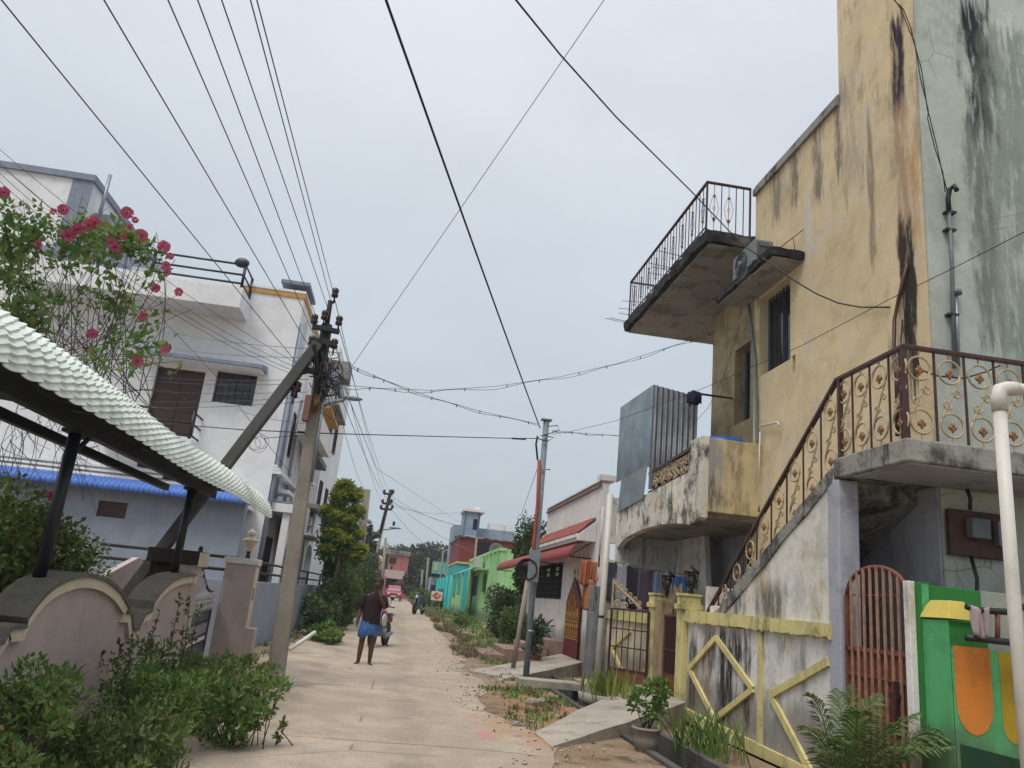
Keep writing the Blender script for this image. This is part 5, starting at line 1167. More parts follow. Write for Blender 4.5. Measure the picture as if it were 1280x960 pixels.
# ================================================================= far trees
rt=random.Random(77)
def fartree(lab,px,pyt,Y,w,h0=.3,n=1500,mat=None,seed=1,conif=False,name='tree'):
    top=P(px,pyt,Y=Y); g=gz(Y); hh=top.z-g; x=top.x
    plant(name,lab,'tree',(x,Y,g),(x,Y,g+hh*.58),(w,w*.8,hh*.43),14,n,.28*Y/90+.1,.2*Y/90+.05,mat or M['leaff'],M['bark'],'trees at the end of the road',seed,trunk=.16,sr=.05,s0=.28,s1=.42)
TL=[(461,650,66,1.2,'dark casuarina tree standing behind the leaning electric pole',2600),(450,668,80,1.8,'dark tree between the pale concrete pole and the crimson hut',2000),(492,680,118,5,'dark green tree above the pink house roof',2200),(505,676,125,5,'rounded dark tree behind the pink house, right of its gable',2200),(520,682,112,5,'broad dark tree directly over the far end of the road',2400),(536,684,114,4.0,'dark tree behind the two thin poles',2400),(546,678,122,5,'tall loose topped tree left of the grey tower',2000),(560,684,112,4.5,'dark tree left of the maroon storey',2200),(470,684,130,5,'low far tree left of the pink house',1600),(543,704,92,1.5,'lower bush like tree beside the teal balcony house',2200),(522,712,98,1.3,'small tree above the red car roofline',1800),(575,690,125,6,'tree hidden mostly behind the tower house',1600),(440,690,95,5,'far tree glimpsed left of the casuarina',1800)]
for i,(px,py,Y,w,lab,n) in enumerate(TL): fartree(lab,px,py,Y,w,n=n,seed=100+i)
# far hedge mass closing the horizon
m_=MB(); rh=random.Random(4)
for i in range(9000):
    x=rh.uniform(-80,100); y=rh.uniform(138,150); leaf(m_,Vector((x,y,.3+rh.random()*(5.5+1.5*mnoise.noise(Vector((x*.12,0,0)))))),rdir(rh),1.3,1.0,rh)
tag(m_.build('woodland',M['leaff'],None,fix=False),'low far wood closing the view at the end of the road','wood',kind='stuff')
plant('shrub','green bush at the far right roadside beside the teal fence','shrub',(2.6,58,gz(58)),(2.9,58,1.1),(.9,2,.8),8,1600,.2,.12,M['leaf'],M['stem'],seed=41)
plant('shrub','low bush by the foot of the thin poles','shrub',(1.9,68,gz(58)),(1.9,68,1.0),(.8,2,.8),8,1400,.2,.12,M['leaf'],M['stem'],seed=42)
plant('shrub','low green shrub in front of the pink house','shrub',(1.1,90,gz(58)),(1.1,90,1.3),(1.5,2,1.0),8,1400,.25,.16,M['leaff'],M['stem'],seed=43)
plant('shrub','small bush in front of the light green house steps','shrub',(2.7,34.5,.25),(2.8,34.5,.5),(.5,1.2,.35),8,1600,.10,.06,M['leaf'],M['stem'],seed=44)
# ================================================================= LEFT: pink compound wall
pw=T('scalloped_wall','dusty pink compound wall with scalloped cream and dark coping','wall',(-2.75,8,0))
WX=-2.6; WT=.22
def archline(y):  # top of the wall profile
    return None
tr_=[(0,742),(35,668),(45,662),(98,658),(104,622),(140,570),(180,524),(220,492),(260,472),(300,459),(340,453),(380,457),(420,471),(452,494),(480,522),(500,556),(512,578),(500,600),(522,602),(528,665),(550,668),(576,606),(604,592),(614,556),(635,522),(660,495),(690,470),(720,457),(762,449)]
pts=[(1.5,.84)]+[(lambda p:(p.y,p.z))(P(x/3.2,580+y/3.2,X=WX+.03)) for x,y in tr_]
pts[1]=(pts[1][0],.84)
MB().prism([(1.5,0)]+pts+[(10.72,pts[-1][1]),(10.72,0)],'X',WX-WT+.04,WX).build('wall_panel',M['pink'],pw)
pts.append((10.72,pts[-1][1]))
def band(mb,pts,off0,off1,x0,x1):
    n=len(pts)
    def nor(i):
        a=Vector(pts[max(0,i-1)]); b=Vector(pts[min(n-1,i+1)]); d=(b-a); d=d.normalized() if d.length>1e-6 else Vector((1,0)); return Vector((-d.y,d.x))
    vs=[]
    for i,p in enumerate(pts):
        q=Vector(p); k=nor(i); 
        for x in (x0,x1):
            for o_ in (off0,off1): w=q+k*o_; vs.append((x,w.x,w.y))
    fs=[]
    for i in range(n-1):
        b=i*4; fs+=[(b,b+1,b+5,b+4),(b+2,b+6,b+7,b+3),(b+1,b+3,b+7,b+5),(b,b+4,b+6,b+2)]
    fs+=[(0,2,3,1),((n-1)*4,(n-1)*4+1,(n-1)*4+3,(n-1)*4+2)]
    return mb.add(vs,fs)
m_=MB(); band(m_,pts,-.085,.0,WX-.01,WX+.035); m_.build('cream_moulding',M['cream'],pw)
m_=MB(); band(m_,pts,.0,.035,WX-WT-.02,WX+.05); m_.build('coping',M['coping'],pw)
MB().box(WX-WT+.0,WX+.002,10.72,11.15,0,1.5).build('pier',M['pink'],pw); 
MB().box(WX-.56,WX-.02,10.78,11.14,0,1.6).build('pier_back',M['darkpier'],pw)
MB().box(WX-.60,WX+.04,10.7,11.2,1.5,1.68).build('pier_cap',M['darkpier'],pw,.01); MB().box(WX+.003,WX+.05,10.72,11.22,1.49,1.67).box(WX-.02,WX+.05,10.66,10.8,1.28,1.36).build('cap_face',M['cream'],pw,.006)
# second pier
p2=T('gate_pier','tall pink gate pier with white cap carrying a cream globe lamp','pier',(-2.75,14,0))
a=P(283,700,Y=13.6); b=P(321,700,Y=13.6); ztop=P(300,697,Y=13.6).z
MB().box(a.x,b.x,13.6,13.95,0,ztop-.1).build('shaft',M['pink'],p2,.008); MB().box(a.x-.03,b.x+.03,13.57,13.98,ztop-.1,ztop).build('cap',M['white2'],p2,.01)
MB().box(b.x,b.x+.012,13.62,13.93,0,ztop-.12).build('side_strip',M['cream'],p2); MB().box(b.x-.03,b.x+.02,13.7,13.8,1.05,1.25).build('bell_box',M['conduit'],p2,.006)
MB().box(b.x-.0,b.x+.16,13.62,13.9,0,.62).build('buttress',M['pink'],p2,.01)
gl=T('globe_lamp','cream vase shaped lamp with dark base on the tall pink gate pier','lamp',((a.x+b.x)/2+.05,13.8,ztop)); c=W[gl.name]
MB().lathe([(.05,0),(.04,.03),(.03,.08),(.045,.12)],c,14).build('lamp_base',M['black'],gl)
MB().lathe([(.045,.12),(.075,.2),(.09,.25),(.15,.28),(.15,.30),(.09,.33),(.06,.36),(.05,.38)],c,18).build('bowl',simple('amber_cream_glass',(.52,.44,.30),.3,spec=.5,bump=0),gl)
MB().lathe([(.05,.38),(.075,.41),(.07,.44),(.03,.47),(.012,.49),(.01,.52)],c,16).build('top_cap',M['white'],gl)
# gate between the piers
gt=T('sheet_gate','dark grey sheet gate with white spear ornaments and a sloping top beside the pink pier','gate',(-2.7,12.4,.1))
gA=Vector((-2.68,11.22,.08)); gB=Vector((-2.9,13.5,.08)); gd=(gB-gA); gl_=gd.length; gd/=gl_
gp=lambda u,z:tuple(gA+gd*u+Vector((0,0,z)))
def gtop(u): t=u/gl_; return 1.72-.62*t+.0 if False else 1.05+.62*(1-t)**2.2
SG=simple('grey_gate_sheet',(.085,.10,.13),.55,dirt=(.05,.05,.05),dirta=.3); LGm=simple('pale_grey_gate',(.25,.27,.31),.55)
m_=MB().bar(gp(0,0),gp(0,1.67),.05).bar(gp(gl_,0),gp(gl_,1.05),.05)
m_.tube([gp(gl_*i/12,gtop(gl_*i/12)) for i in range(13)],.02,6)
for z in (.02,.32,.42,.62,.92,1.02): m_.bar(gp(0,z),gp(gl_,z),.035,.03)
m_.build('gate_frame',M['navy'],gt)
MB().bar(gp(.02,.75),gp(gl_-.02,.75),.01,.54).build('upper_sheet',SG,gt); MB().bar(gp(.02,.52),gp(gl_-.02,.52),.012,.2).build('middle_sheet',LGm,gt); MB().bar(gp(.02,.17),gp(gl_-.02,.17),.012,.28).build('lower_sheet',SG,gt)
SW=simple('gate_white',(.6,.6,.6),.5)
for i in range(9): 
    u=gl_*(i+.5)/9
    q=Vector(gp(u,.9))+Vector((.03,0,0)); m_=MB(); m_.lathe([(.005,-.12),(.03,-.05),(.012,0),(.035,.03),(.012,.06),(.03,.1),(.004,.16)],q,8); m_.build('spear_ornament',SW,gt)
m_=MB()
m_.bar(gp(0,.335),gp(gl_,.335),.012)
for i in range(14): u=gl_*(i+.5)/14; m_.bar(gp(u,.32),gp(u,.42),.015)
m_.build('lower_bars',SW,gt); SP=simple('silver_paint',(.5,.5,.5),.4)
for i in range(5): 
    m_=MB()
    u=.15+.22*i; z0_=1.05
    m_.bar(gp(u,z0_),gp(u,max(1.07,gtop(u))),.012); m_.ball(Vector(gp(u+.05,1.15+.04*(i%2))),(.02,.05,.07),7,5); 
    if gtop(u)>1.3: m_.ball(Vector(gp(u,1.32)),(.02,.04,.06),7,5)
    m_.build('crest_ornament',SP,gt)
o=MB().prism([(11.2,0),(16,0),(16,1.15),(14,1.55),(12.5,1.2),(11.2,1.3)],'X',-4.4,-4.3).build('terracotta_wall',M['pink'],None,loc=(-4.35,13,0)); tag(o,'low dusty pink inner wall glimpsed between the gate piers','wall')
# ================================================================= canopy
cn=T('tile_sheet_canopy','long porch canopy of pale green tile profile sheet on dark blue steel posts','canopy',(-2.75,8,2.5))
def canopy_sheet():
    per=.215; m=MB(); vs=[];fs=[]; y0,y1=2.6,13.6; n=int((y1-y0)/per*12); pr=[]; ns=15
    arc_=[(-2.26-.62*(1-math.cos(PI/2*k/ns)),2.42+.43*math.sin(PI/2*k/ns)) for k in range(ns+1)]+[(-3.1,2.858),(-3.3,2.862),(-3.5,2.865)]
    for (xa,za),(xb,zb_) in zip(arc_,arc_[1:]):
        dx,dz=xb-xa,zb_-za; L=math.hypot(dx,dz); nx_,nz_=(abs(dz)/L,abs(dx)/L)
        pr.append((xa+nx_*.020,za+nz_*.020,nx_,nz_,1)); pr.append((xa*.15+xb*.85+nx_*.004,za*.15+zb_*.85+nz_*.004,nx_,nz_,0))
    for i in range(n+1):
        y=y0+(y1-y0)*i/n; ph=((y-y0)/per)%1; bow=abs(ph-.5)*2; rib=max(0,(bow-.66)/.34); d=.045*rib**1.2
        wob=.012*math.sin(y*1.3)
        for k,(x,z,nx_,nz_,tp) in enumerate(pr):
            drop=(.010*(1-bow*bow)) if k<2*ns else 0
            vs.append((x+nx_*d+wob*.5+nz_*drop*.6,y,z+nz_*d+wob-nx_*drop*1.2))
    q=len(pr)
    for i in range(n):
        for j in range(q-1): a=i*q+j; fs.append((a,a+q,a+q+1,a+1))
    return m.add(vs,fs,False)
s=N('pale_green_tile_sheet',.5,.35); p=s.pos(); x,y,z=s.sep(p)
c=s.mix(s.step(s.noise(p,3,7,.65),.4,.65),(.62,.68,.62),(.52,.58,.53)); c=s.mix(s.math('MULTIPLY',s.step(s.noise(s.scale(p,(1,4,1)),2.5,8,.7),.55,.7),.4),c,(.24,.25,.21))
CS=s.done(c,s.noise(p,30,3),.15,.003)
cs=canopy_sheet().build('tile_sheet',CS,cn,fix=False); sm=cs.modifiers.new('t','SOLIDIFY'); sm.thickness=.006
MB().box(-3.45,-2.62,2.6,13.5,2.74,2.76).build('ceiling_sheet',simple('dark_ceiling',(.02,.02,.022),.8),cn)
MB().bar((-2.75,2.6,2.50),(-2.75,11.6,2.50),.09,.11).bar((-3.4,2.6,2.53),(-3.4,11.6,2.53),.07,.09).build('long_beam',M['navy'],cn,.004)
for yb_ in (4.2,6.67,8.5,10.38,11.5): MB().bar((-2.4,yb_,2.61),(-3.45,yb_,2.66),.05,.05).build('rafter',M['navy'],cn)
for py_,zb_ in ((6.67,1.25),(10.42,1.3)):
    rod(cn,'post',[(-2.75,py_,zb_),(-2.75,py_,2.46)],.05,M['navy'],12); MB().box(-2.83,-2.67,py_-.08,py_+.08,2.42,2.45).build('post_head',M['navy'],cn)
    MB().bar((-2.75,py_+.04,2.25),(-2.75,py_+.30,2.45),.03).build('knee_brace',M['navy'],cn)
# garden shrubs behind the wall
for k,(x,y,z,rx_,ry_,rz_,n,sd,lab,mt) in enumerate([(-3.6,7.3,1.35,.75,1.0,.75,9500,51,'dense green garden shrub directly behind the scalloped wall under the canopy','leaf'),(-4.5,9.6,1.35,1.0,1.2,.62,8500,52,'leafy garden shrub deeper in the garden, right of the first canopy post','leaf'),(-3.4,4.6,1.15,.6,1.2,.8,6000,53,'dark garden shrub at the left edge of the photo behind the wall','leafd')]):
    plant('shrub',lab,'shrub',(x,y,0),(x,y,z),(rx_,ry_,rz_),16,n,.055,.035,M[mt],M['stem'],'garden shrubs behind the scalloped wall',sd,sr=.01)
# allamanda creeper on the canopy
cr_=T('flowering_creeper','pink flowered creeper tangled over the tile sheet canopy','creeper',(-3.6,7.2,2.9))
rc=random.Random(31); cl=[]; YCR=8.0
blobs=[(20,300,34),(60,290,26),(95,300,26),(120,305,26),(150,300,28),(175,310,24),(195,330,18),(10,260,18),(45,265,16),(110,275,18),(20,350,36),(60,380,20),(10,400,30),(40,420,26),(110,370,22),(150,380,28),(185,400,18),(170,430,26),(140,420,22),(200,440,14),(120,450,18),(165,455,18),(220,465,12),(190,350,16),(90,400,16),(130,340,16),(215,425,8),(75,330,18),(205,385,10),(5,330,30),(30,390,28),(100,335,14)]
for (px,py,r_) in blobs:
    p=P(px,py,Y=YCR+rc.uniform(-.5,.5)); q=r_*p.y/967*.82; cl.append((tuple(p),(q,q*1.1,q)))
m_=MB(); crown(m_,cl,2300,.10,.052,rc,.1,.2); m_.build('foliage',M['leafv'],cr_,fix=False)
m_=MB()
root_pts=[P(px,py,Y=YCR+1.0) for px,py in ((10,470),(60,480),(110,475),(160,490),(90,440))]
for i in range(95):
    a=Vector(rc.choice(root_pts))+Vector((rc.uniform(-.35,.35),rc.uniform(-.7,.7),-.1)); q=Vector(rc.choice(cl)[0])+Vector((rc.uniform(-.3,.3),rc.uniform(-.3,.3),rc.uniform(-.3,.3)))
    md=a.lerp(q,.5)+Vector((rc.uniform(-.25,.25),rc.uniform(-.2,.2),rc.uniform(0,.35))); 
    cp_=[a*(1-t)**2+md*2*t*(1-t)+q*t*t for t in [k/7 for k in range(8)]]
    m_.tube(cp_,.0055,4,r1=.003)
for i in range(55):
    px,py=rc.uniform(0,130),rc.uniform(500,590); a=P(px,py-30,Y=8.6); q=P(px+rc.uniform(-40,60),py+rc.uniform(-10,60),Y=8.6); md=a.lerp(q,.5)+Vector((rc.uniform(-.2,.2),0,rc.uniform(-.1,.25)))
    m_.tube([a*(1-t)**2+md*2*t*(1-t)+q*t*t for t in [k/6 for k in range(7)]],.004,4,r1=.002)
m_.build('twigs',M['stem'],cr_,fix=False)
def flower(px,py,s_,Yd):
    c=P(px,py,Y=Yd); m=MB(); ax=Vector((.25+rc.uniform(-.4,.4),-1,-.25+rc.uniform(-.5,.3))).normalized(); u=ax.orthogonal().normalized(); v=ax.cross(u); r_=s_
    for k in range(5):
        a=2*PI*k/5+rc.random()*.2; d=u*math.cos(a)+v*math.sin(a); e=ax.cross(d)
        p1=c+d*r_*.15-ax*.0; 
        pts_=[c-ax*r_*.45+d*.006,c+d*r_*.35+e*r_*.30,c+d*r_*.85+e*r_*.56+ax*.012,c+d*r_*1.0+e*r_*.1-ax*.01,c+d*r_*.82-e*r_*.55-ax*.008,c+d*r_*.35-e*r_*.30]
        mid=c+d*r_*.55-ax*r_*.08
        m.add(pts_+[mid],[(6,0,1),(6,1,2),(6,2,3),(6,3,4),(6,4,5),(6,5,0)],True)
    o=m.build('flower',M['petal'],cr_,fix=False)
    MB().ball(c-ax*r_*.12,r_*.2,7,5).build('flower_throat',M['petaldark'],o)
for (px,py,s_) in [(5,240,.075),(79,262,.075),(66,264,.05),(97,286,.08),(85,294,.09),(118,278,.09),(110,281,.08),(46,306,.06),(159,266,.085),(169,275,.045),(162,284,.045),(177,294,.085),(144,309,.07),(140,303,.07),(154,295,.05),(205,308,.085),(213,320,.05),(207,332,.065),(209,340,.05),(194,360,.065),(223,365,.06),(178,395,.07),(115,417,.07),(206,437,.06),(172,452,.075),(65,620,.06)]:
    flower(px,py,s_*.74,YCR-.55 if py<500 else 6.9)
# foreground roadside bushes
rb_=random.Random(8)
FB=[(-2.35,6.1,.33,.42,.75,.38,2400,.055,61,'low dense green bush in the bottom left corner of the photo','leaf'),(-1.72,6.9,.36,.40,.6,.36,2300,.06,62,'leafy green roadside bush in front of the scalloped wall','leafv'),
    (-1.2,7.5,.36,.36,.5,.34,2000,.065,63,'roadside bush nearest the road, right of the others','leafv'),(-1.85,8.6,.33,.4,.7,.33,2200,.06,64,'green bush between the scalloped wall and the big pole','leaf'),(-1.75,10.4,.24,.5,.8,.26,2600,.06,65,'low green clump around the foot of the big concrete pole','leafv'),
    (-2.2,5.4,.4,.4,.6,.42,2000,.06,67,'grassy green bush cut by the lower left photo corner','leafv'),(-1.55,6.0,.25,.4,.5,.3,1900,.055,68,'low bush at the bottom edge of the photo nearest the camera','leaf'),
    (-2.1,7.7,.45,.3,.6,.42,1300,.055,66,'taller twiggy bush with reddish tips against the pink wall','leaf')]
for (x,y,z,rx_,ry_,rz_,n,l_,sd,lab,mt) in FB:
    plant('roadside_bush',lab,'bush',(x,y,0),(x,y,z*1.05),(rx_*1.2,ry_*1.2,rz_*1.15),44,int(n*.85),l_,l_*.5,M[mt],M['stem'],None,sd,sr=.006,s0=.09,s1=.24,up=.6)
tw_=T('twiggy_plant','sparse leggy weeds with reddish leaf tips rising before the pink wall','weed',(-1.9,7.6,0)); m_=MB(); l_=MB(); l2=MB()
for (px,py) in [(20,880),(40,860),(70,870),(100,860),(130,850),(150,865),(180,840),(205,830),(330,880),(310,900),(345,920),(290,830),(275,825),(105,800),(112,790),(150,800),(165,795),(190,795),(215,790),(230,780),(238,745),(240,790),(250,760),(85,815),(60,830),(130,815),(200,765),(225,745),(285,860),(300,850),(320,865),(345,880),(355,900),(270,850)]:
    Yd=8.0 if px<260 else 7.6; t_=P(px,py,Y=Yd); b0=Vector((t_.x+rb_.uniform(-.15,.15),t_.y+rb_.uniform(-.2,.2),0)); md=b0.lerp(t_,.6)+Vector((rb_.uniform(-.08,.08),0,0))
    m_.tube([b0,md,t_],.006,5,r1=.003)
    for k in range(22):
        q=md.lerp(t_,rb_.random()**.6*1.0); leaf(l2 if k%3==0 else l_,q,rdir(rb_)+Vector((0,0,.4)),.06,.028,rb_)
m_.build('stem',M['stem'],tw_,fix=False); l_.build('foliage',M['leaf'],tw_,fix=False); l2.build('bud_leaves',M['rustleaf'],tw_,fix=False)
# ================================================================= electric pole + strut
pb0=P(342,862,Z=0); ptp=P(413,376,Y=pb0.y+.0)
PY=pb0.y
ep=T('electric_pole','big leaning concrete electric pole with black head, cross arms and street lamp','electric pole',pb0)
pa_=lambda t:Vector((pb0.x,PY,0)).lerp(ptp,t)
m_=MB(); a,b=pa_(-.03),pa_(.86); w0,w1=.115,.075; vs=[]
for q,w_ in ((a,w0),(b,w1)):
    for i,j in ((-1,-1),(1,-1),(1,1),(-1,1)): vs.append(q+Vector((i*w_,j*w_*.8,0)))
m_.add(vs,[(3,2,1,0),(4,5,6,7),(0,1,5,4),(1,2,6,5),(2,3,7,6),(3,0,4,7)]); m_.build('shaft',M['conc_pole'],ep,.012)
rod(ep,'pole_head',[pa_(.70),pa_(.93)],.085,M['blackpole'],8); rod(ep,'head_tube',[pa_(.9),pa_(1.0)],.038,M['blackpole'],8)
e=lambda px,py,d=0:P(px,py,Y=PY+d)
for n_,(x0,y0,x1,y1,r_) in enumerate([(391,408,424,415,.045),(387,425,420,431,.055),(383,462,410,470,.05)]):
    MB().bar(e(x0,y0,-.1),e(x1,y1,-.1),r_*1.6).build('cross_arm',M['blackpole'],ep,.006)
def ins(px,py,s_=1,d=-.1):
    q=e(px,py,d); MB().lathe([(.012*s_,-.1),(.012*s_,0),(.05*s_,.01),(.055*s_,.05),(.04*s_,.07),(.055*s_,.09),(.05*s_,.14),(.02*s_,.16)],q,10).build('insulator',M['ceramic'],ep)
for q in ((418,372),(423,407),(389,432),(417,436),(392,405),(374,462),(371,490),(367,497),(405,400)): ins(*q)
rod(ep,'top_bracket',[e(412,377),e(418,378),e(418,372)],.012,M['blackpole'])
m_=MB(); re=random.Random(12)
for i in range(46):
    a=e(re.uniform(385,418),re.uniform(420,505),-.15+re.uniform(-.1,.1)); b=e(re.uniform(385,430),re.uniform(440,530),-.15+re.uniform(-.15,.15)); md=a.lerp(b,.5)+Vector((re.uniform(-.15,.2),re.uniform(-.1,.1),-re.uniform(0,.2)))
    m_.tube([a*(1-t)**2+md*2*t*(1-t)+b*t*t for t in [k/6 for k in range(7)]],re.choice((.005,.007,.011)),5)
for i in range(3): ring(m_,lambda u,z:(u,PY-.15-.03*i,z),e(410,492).x+.03*i,e(410,492).z+.02*i,.08+.02*i,0,2*PI,.008,16)
m_.build('cable_tangle',M['cable'],ep,fix=False)
MB().box(e(384,500).x,e(392,500).x,PY-.25,PY-.1,e(386,530).z,e(386,498).z).build('fuse_box',simple('rust_fuse_box',(.16,.09,.07),.7),ep,.01)
rod(ep,'down_pipe',[pa_(.74)+Vector((.12,-.1,0)),pa_(.5)+Vector((.12,-.1,0))],.02,M['steel'])
rod(ep,'ochre_wrap',[pa_(.68),pa_(.73)],.098,simple('ochre_rust_wrap',(.24,.13,.04),.9,var=.5,sc=14),10)
rod(ep,'lamp_arm',[e(404,508),e(412,504),e(432,499)],.022,M['steel'],8)
q=e(441,498); MB().ball(q,(.15,.06,.036),12,8).build('lamp_head',M['lampgrey'],ep)
st_=T('pole_strut','dark slanting concrete strut propping the big electric pole','strut',P(135,775,Y=PY-.1))
a=P(398,430,Y=PY-.12); b=P(150,755,Y=PY-.12); b=a+(b-a)*1.12
m_=MB(); m_.bar(a,b,.15,.17,(0,1,0)); m_.build('beam',M['strut'],st_,.012)
MB().bar(a.lerp(b,.0)+Vector((-.05,-.1,-.05)),e(398,470,-.1),.05).bar(a.lerp(b,.12),e(398,462,-.1),.035).build('bracket',M['black'],st_)
wc=MB()
for k in range(4): ring(wc,lambda u,z:(u,PY-.3-.02*k,z),P(324+4*(k%3),560,Y=PY).x,P(328,557+4*(k%2),Y=PY).z,.13-.017*k,.3*k,.3*k+2*PI,.0028,20)
wc.tube([P(330,548,Y=PY-.3),P(385,543,Y=PY-.1)],.005,5)
tag(wc.build('wire_coil',M['cable'],None,loc=P(328,560,Y=PY)),'loose coil of thin wire hanging beside the slanting strut','wire')
# ================================================================= white house (left)
lh=T('white_villa','large white flat roofed house with grey sunshade, maroon door and blue awning wall','house',(-7,27,0))
LY=23.3; LXr=-4.0
q=lambda px,py:P(px,py,Y=LY)
dl,dr_=q(197,457),q(240,547); wl,wr=q(272,463),q(315,508)
rz=q(381,366).z
x303=q(303,350).x
MB().panel('Y',LY,LY+.3,-16,LXr,0,rz-.05,[(dl.x,dr_.x,dr_.z,dl.z),(wl.x,wr.x,wr.z,wl.z)]).box(LXr-.3,LXr,LY+.3,31.5,0,rz-.05).build('wall',M['white'],lh)
MB().box(-16,LXr-.31,LY+.31,31.5,rz-.5,rz-.35).build('roof',M['slab'],lh); MB().box(-15.9,-4.4,LY+1.2,LY+1.25,0,rz-.6).build('interior_wall',M['dark'],lh)
MB().box(x303,LXr+.05,LY-.05,LY+.33,rz-.05,rz+.03).box(LXr-.3,LXr+.05,LY+.33,31.5,rz-.05,rz+.03).build('parapet_coping',M['white'],lh)
MB().box(x303,LXr+.04,LY-.04,LY-.002,rz-.21,rz-.09).box(LXr+.002,LXr+.04,LY-.002,31.5,rz-.21,rz-.09).build('orange_band',M['orange'],lh)
a,b=q(353,348),q(381,356); MB().box(a.x,LXr+.12,LY-.1,LY+1.6,rz+.2,rz+.32).build('roof_slab',M['greyline'],lh,.01); 
w=window(lh,'Y',LY,1,dl.x,dr_.x,dr_.z,dl.z,M['wood'],M['wood'],1,0,None,.12,name='door'); 
window(lh,'Y',LY,1,wl.x,wr.x,wr.z,wl.z,M['wood'],M['glass'],1,5,M['wood'],.12,hb=3)
cl_,cr2=q(185,440),q(334,465)
MB().prism([(LY,cl_.z+.02),(LY-.75,cl_.z-.12),(LY-.75,cl_.z-.24),(LY,cl_.z-.20)],'X',cl_.x,cr2.x).build('sunshade',M['greyline'],lh,.01); MB().box(cl_.x+.03,cr2.x-.03,LY-.72,LY-.01,cl_.z-.265,cl_.z-.25).build('soffit',M['white'],lh)
# projecting box balcony with rails on top
bq=lambda px,py:P(px,py,Y=LY-1.2)
xr_=bq(296,400).x; zb2=P(296,400,Y=LY).z; xl_=-12
zt2=bq(250,352).z
MB().box(xl_,xr_,LY-1.2,LY-1.05,zb2+.0,zt2).box(xr_-.15,xr_,LY-1.05,LY,zb2+.0,zt2).box(xl_,xr_-.15,LY-1.05,LY-.003,zb2+.0,zb2+.15).build('balcony',M['white'],lh,.008)
rl2=T('roof_railing','dark pipe railing above the white villa box balcony','railing',((xl_+xr_)/2,LY-1.1,zt2))
m_=MB(); zz=[bq(293,y_).z for y_ in (328,341,352)]
xs0=bq(193,320).x
for i,z_ in enumerate(zz): m_.tube([(xs0,LY-1.12,z_),(xr_-.08,LY-1.12,z_),(xr_-.08,LY,z_)],.035,6)
m_.build('rail',M['black'],rl2)
for x_ in (xs0,xr_-.08): rod(rl2,'post',[(x_,LY-1.12,zt2),(x_,LY-1.12,zz[0])],.045,M['black'])
rod(rl2,'post',[(xr_-.08,LY-.02,zt2),(xr_-.08,LY-.02,zz[0])],.045,M['black'])
MB().ball((xr_-.2,LY-1.12,zz[0]+.05),(.22,.1,.16),8,6).build('clamp',M['black'],rl2)
# small balcony rail by the door
m_=T('door_railing','short dark railing by the maroon balcony door of the white villa','railing',(-7,LY-.8,5)); 
r_=MB(); a_=P(205,516,Y=LY-.9); b_2=P(243,516,Y=LY-.9)
for py in (516,530,544):
    z_=P(243,py,Y=LY-.9).z; r_.tube([(a_.x-1.6,LY-.9,z_),(b_2.x,LY-.9,z_),(b_2.x,LY,z_)],.035,6)
r_.build('rail',M['black'],m_); rod(m_,'post',[(b_2.x,LY-.9,P(243,552,Y=LY-.9).z),(b_2.x,LY-.9,P(243,514,Y=LY-.9).z)],.05,M['black'])
MB().box(a_.x-1.7,b_2.x+.1,LY-1.0,LY,P(243,560,Y=LY-.9).z,P(243,550,Y=LY-.9).z).build('slab',M['white'],m_)
# higher rear block at far left
x_l,x_r=q(0,210).x-2,q(82,215).x; zt_=q(82,212).z
ub=T('upper_white_block','tall white stair block with grey corner band at the left edge of the sky','house',(-13,26,rz))
zl=P(110,325,Y=LY+.4).z
MB().box(x_l,q(105,240).x,LY+.35,30,6,zt_-.1).build('wall',M['white'],ub); MB().box(x_l,q(105,240).x+.1,LY+.25,30,zt_-.1,zt_+.1).build('roof_edge',M['greyline'],ub)
MB().box(q(80,240).x,q(105,240).x+.05,LY+.32,LY+.36,6,zt_-.1).build('corner_band',M['greyline'],ub); MB().box(q(105,240).x+.05,q(105,240).x+.7,LY+.9,LY+3,6,zt_-.9).build('side_block',M['bluegrey'],ub)
rod(ub,'vent_pipe',[(q(105,240).x+.35,LY+.6,zt_-1.5),(q(105,240).x+.35,LY+.6,zt_+.35)],.06,M['steel'],8)
a=P(115,320,Y=LY-.06); b=P(200,340,Y=LY-.06)
MB().box(-16,xs0,LY-.07,LY-.002,a.z-.12,a.z+.1).build('grey_band',M['greyline'],lh)
# blue awning and grey flank below
GY=22.0
aw_=P(315,628,Y=GY-.5)
fl=T('grey_annex','low blue grey side building under a bright blue scalloped awning','building',(-8,22.3,0))
MB().panel('Y',GY,GY+.3,-17,P(306,640,Y=GY).x,0,3.45,[(P(130,600,Y=GY).x,P(167,600,Y=GY).x,P(150,648,Y=GY).z,P(150,628,Y=GY).z)]).build('wall',M['bluegrey'],fl)
MB().box(-17,P(306,640,Y=GY).x,GY+.3,LY-.01,3.2,3.4).build('roof',M['white'],fl)
MB().box(P(130,600,Y=GY).x,P(167,600,Y=GY).x,GY+.1,GY+.14,P(150,648,Y=GY).z,P(150,628,Y=GY).z).build('vent_window',M['wood'],fl)
vs=[];fs=[]; n1=400; xA,xB=-17,aw_.x
for i in range(n1+1):
    x_=xA+(xB-xA)*i/n1; d=.02*math.sin(i*PI/2)
    sc_=.03*abs(math.sin(i*PI/5))
    for (y_,z_) in ((GY-.01,3.58),(GY-.3,3.5),(GY-.5,3.38),(GY-.52,3.25-sc_)): vs.append((x_,y_-d,z_+d))
for i in range(n1):
    for j in range(3): k_=i*4+j; fs.append((k_,k_+4,k_+5,k_+1))
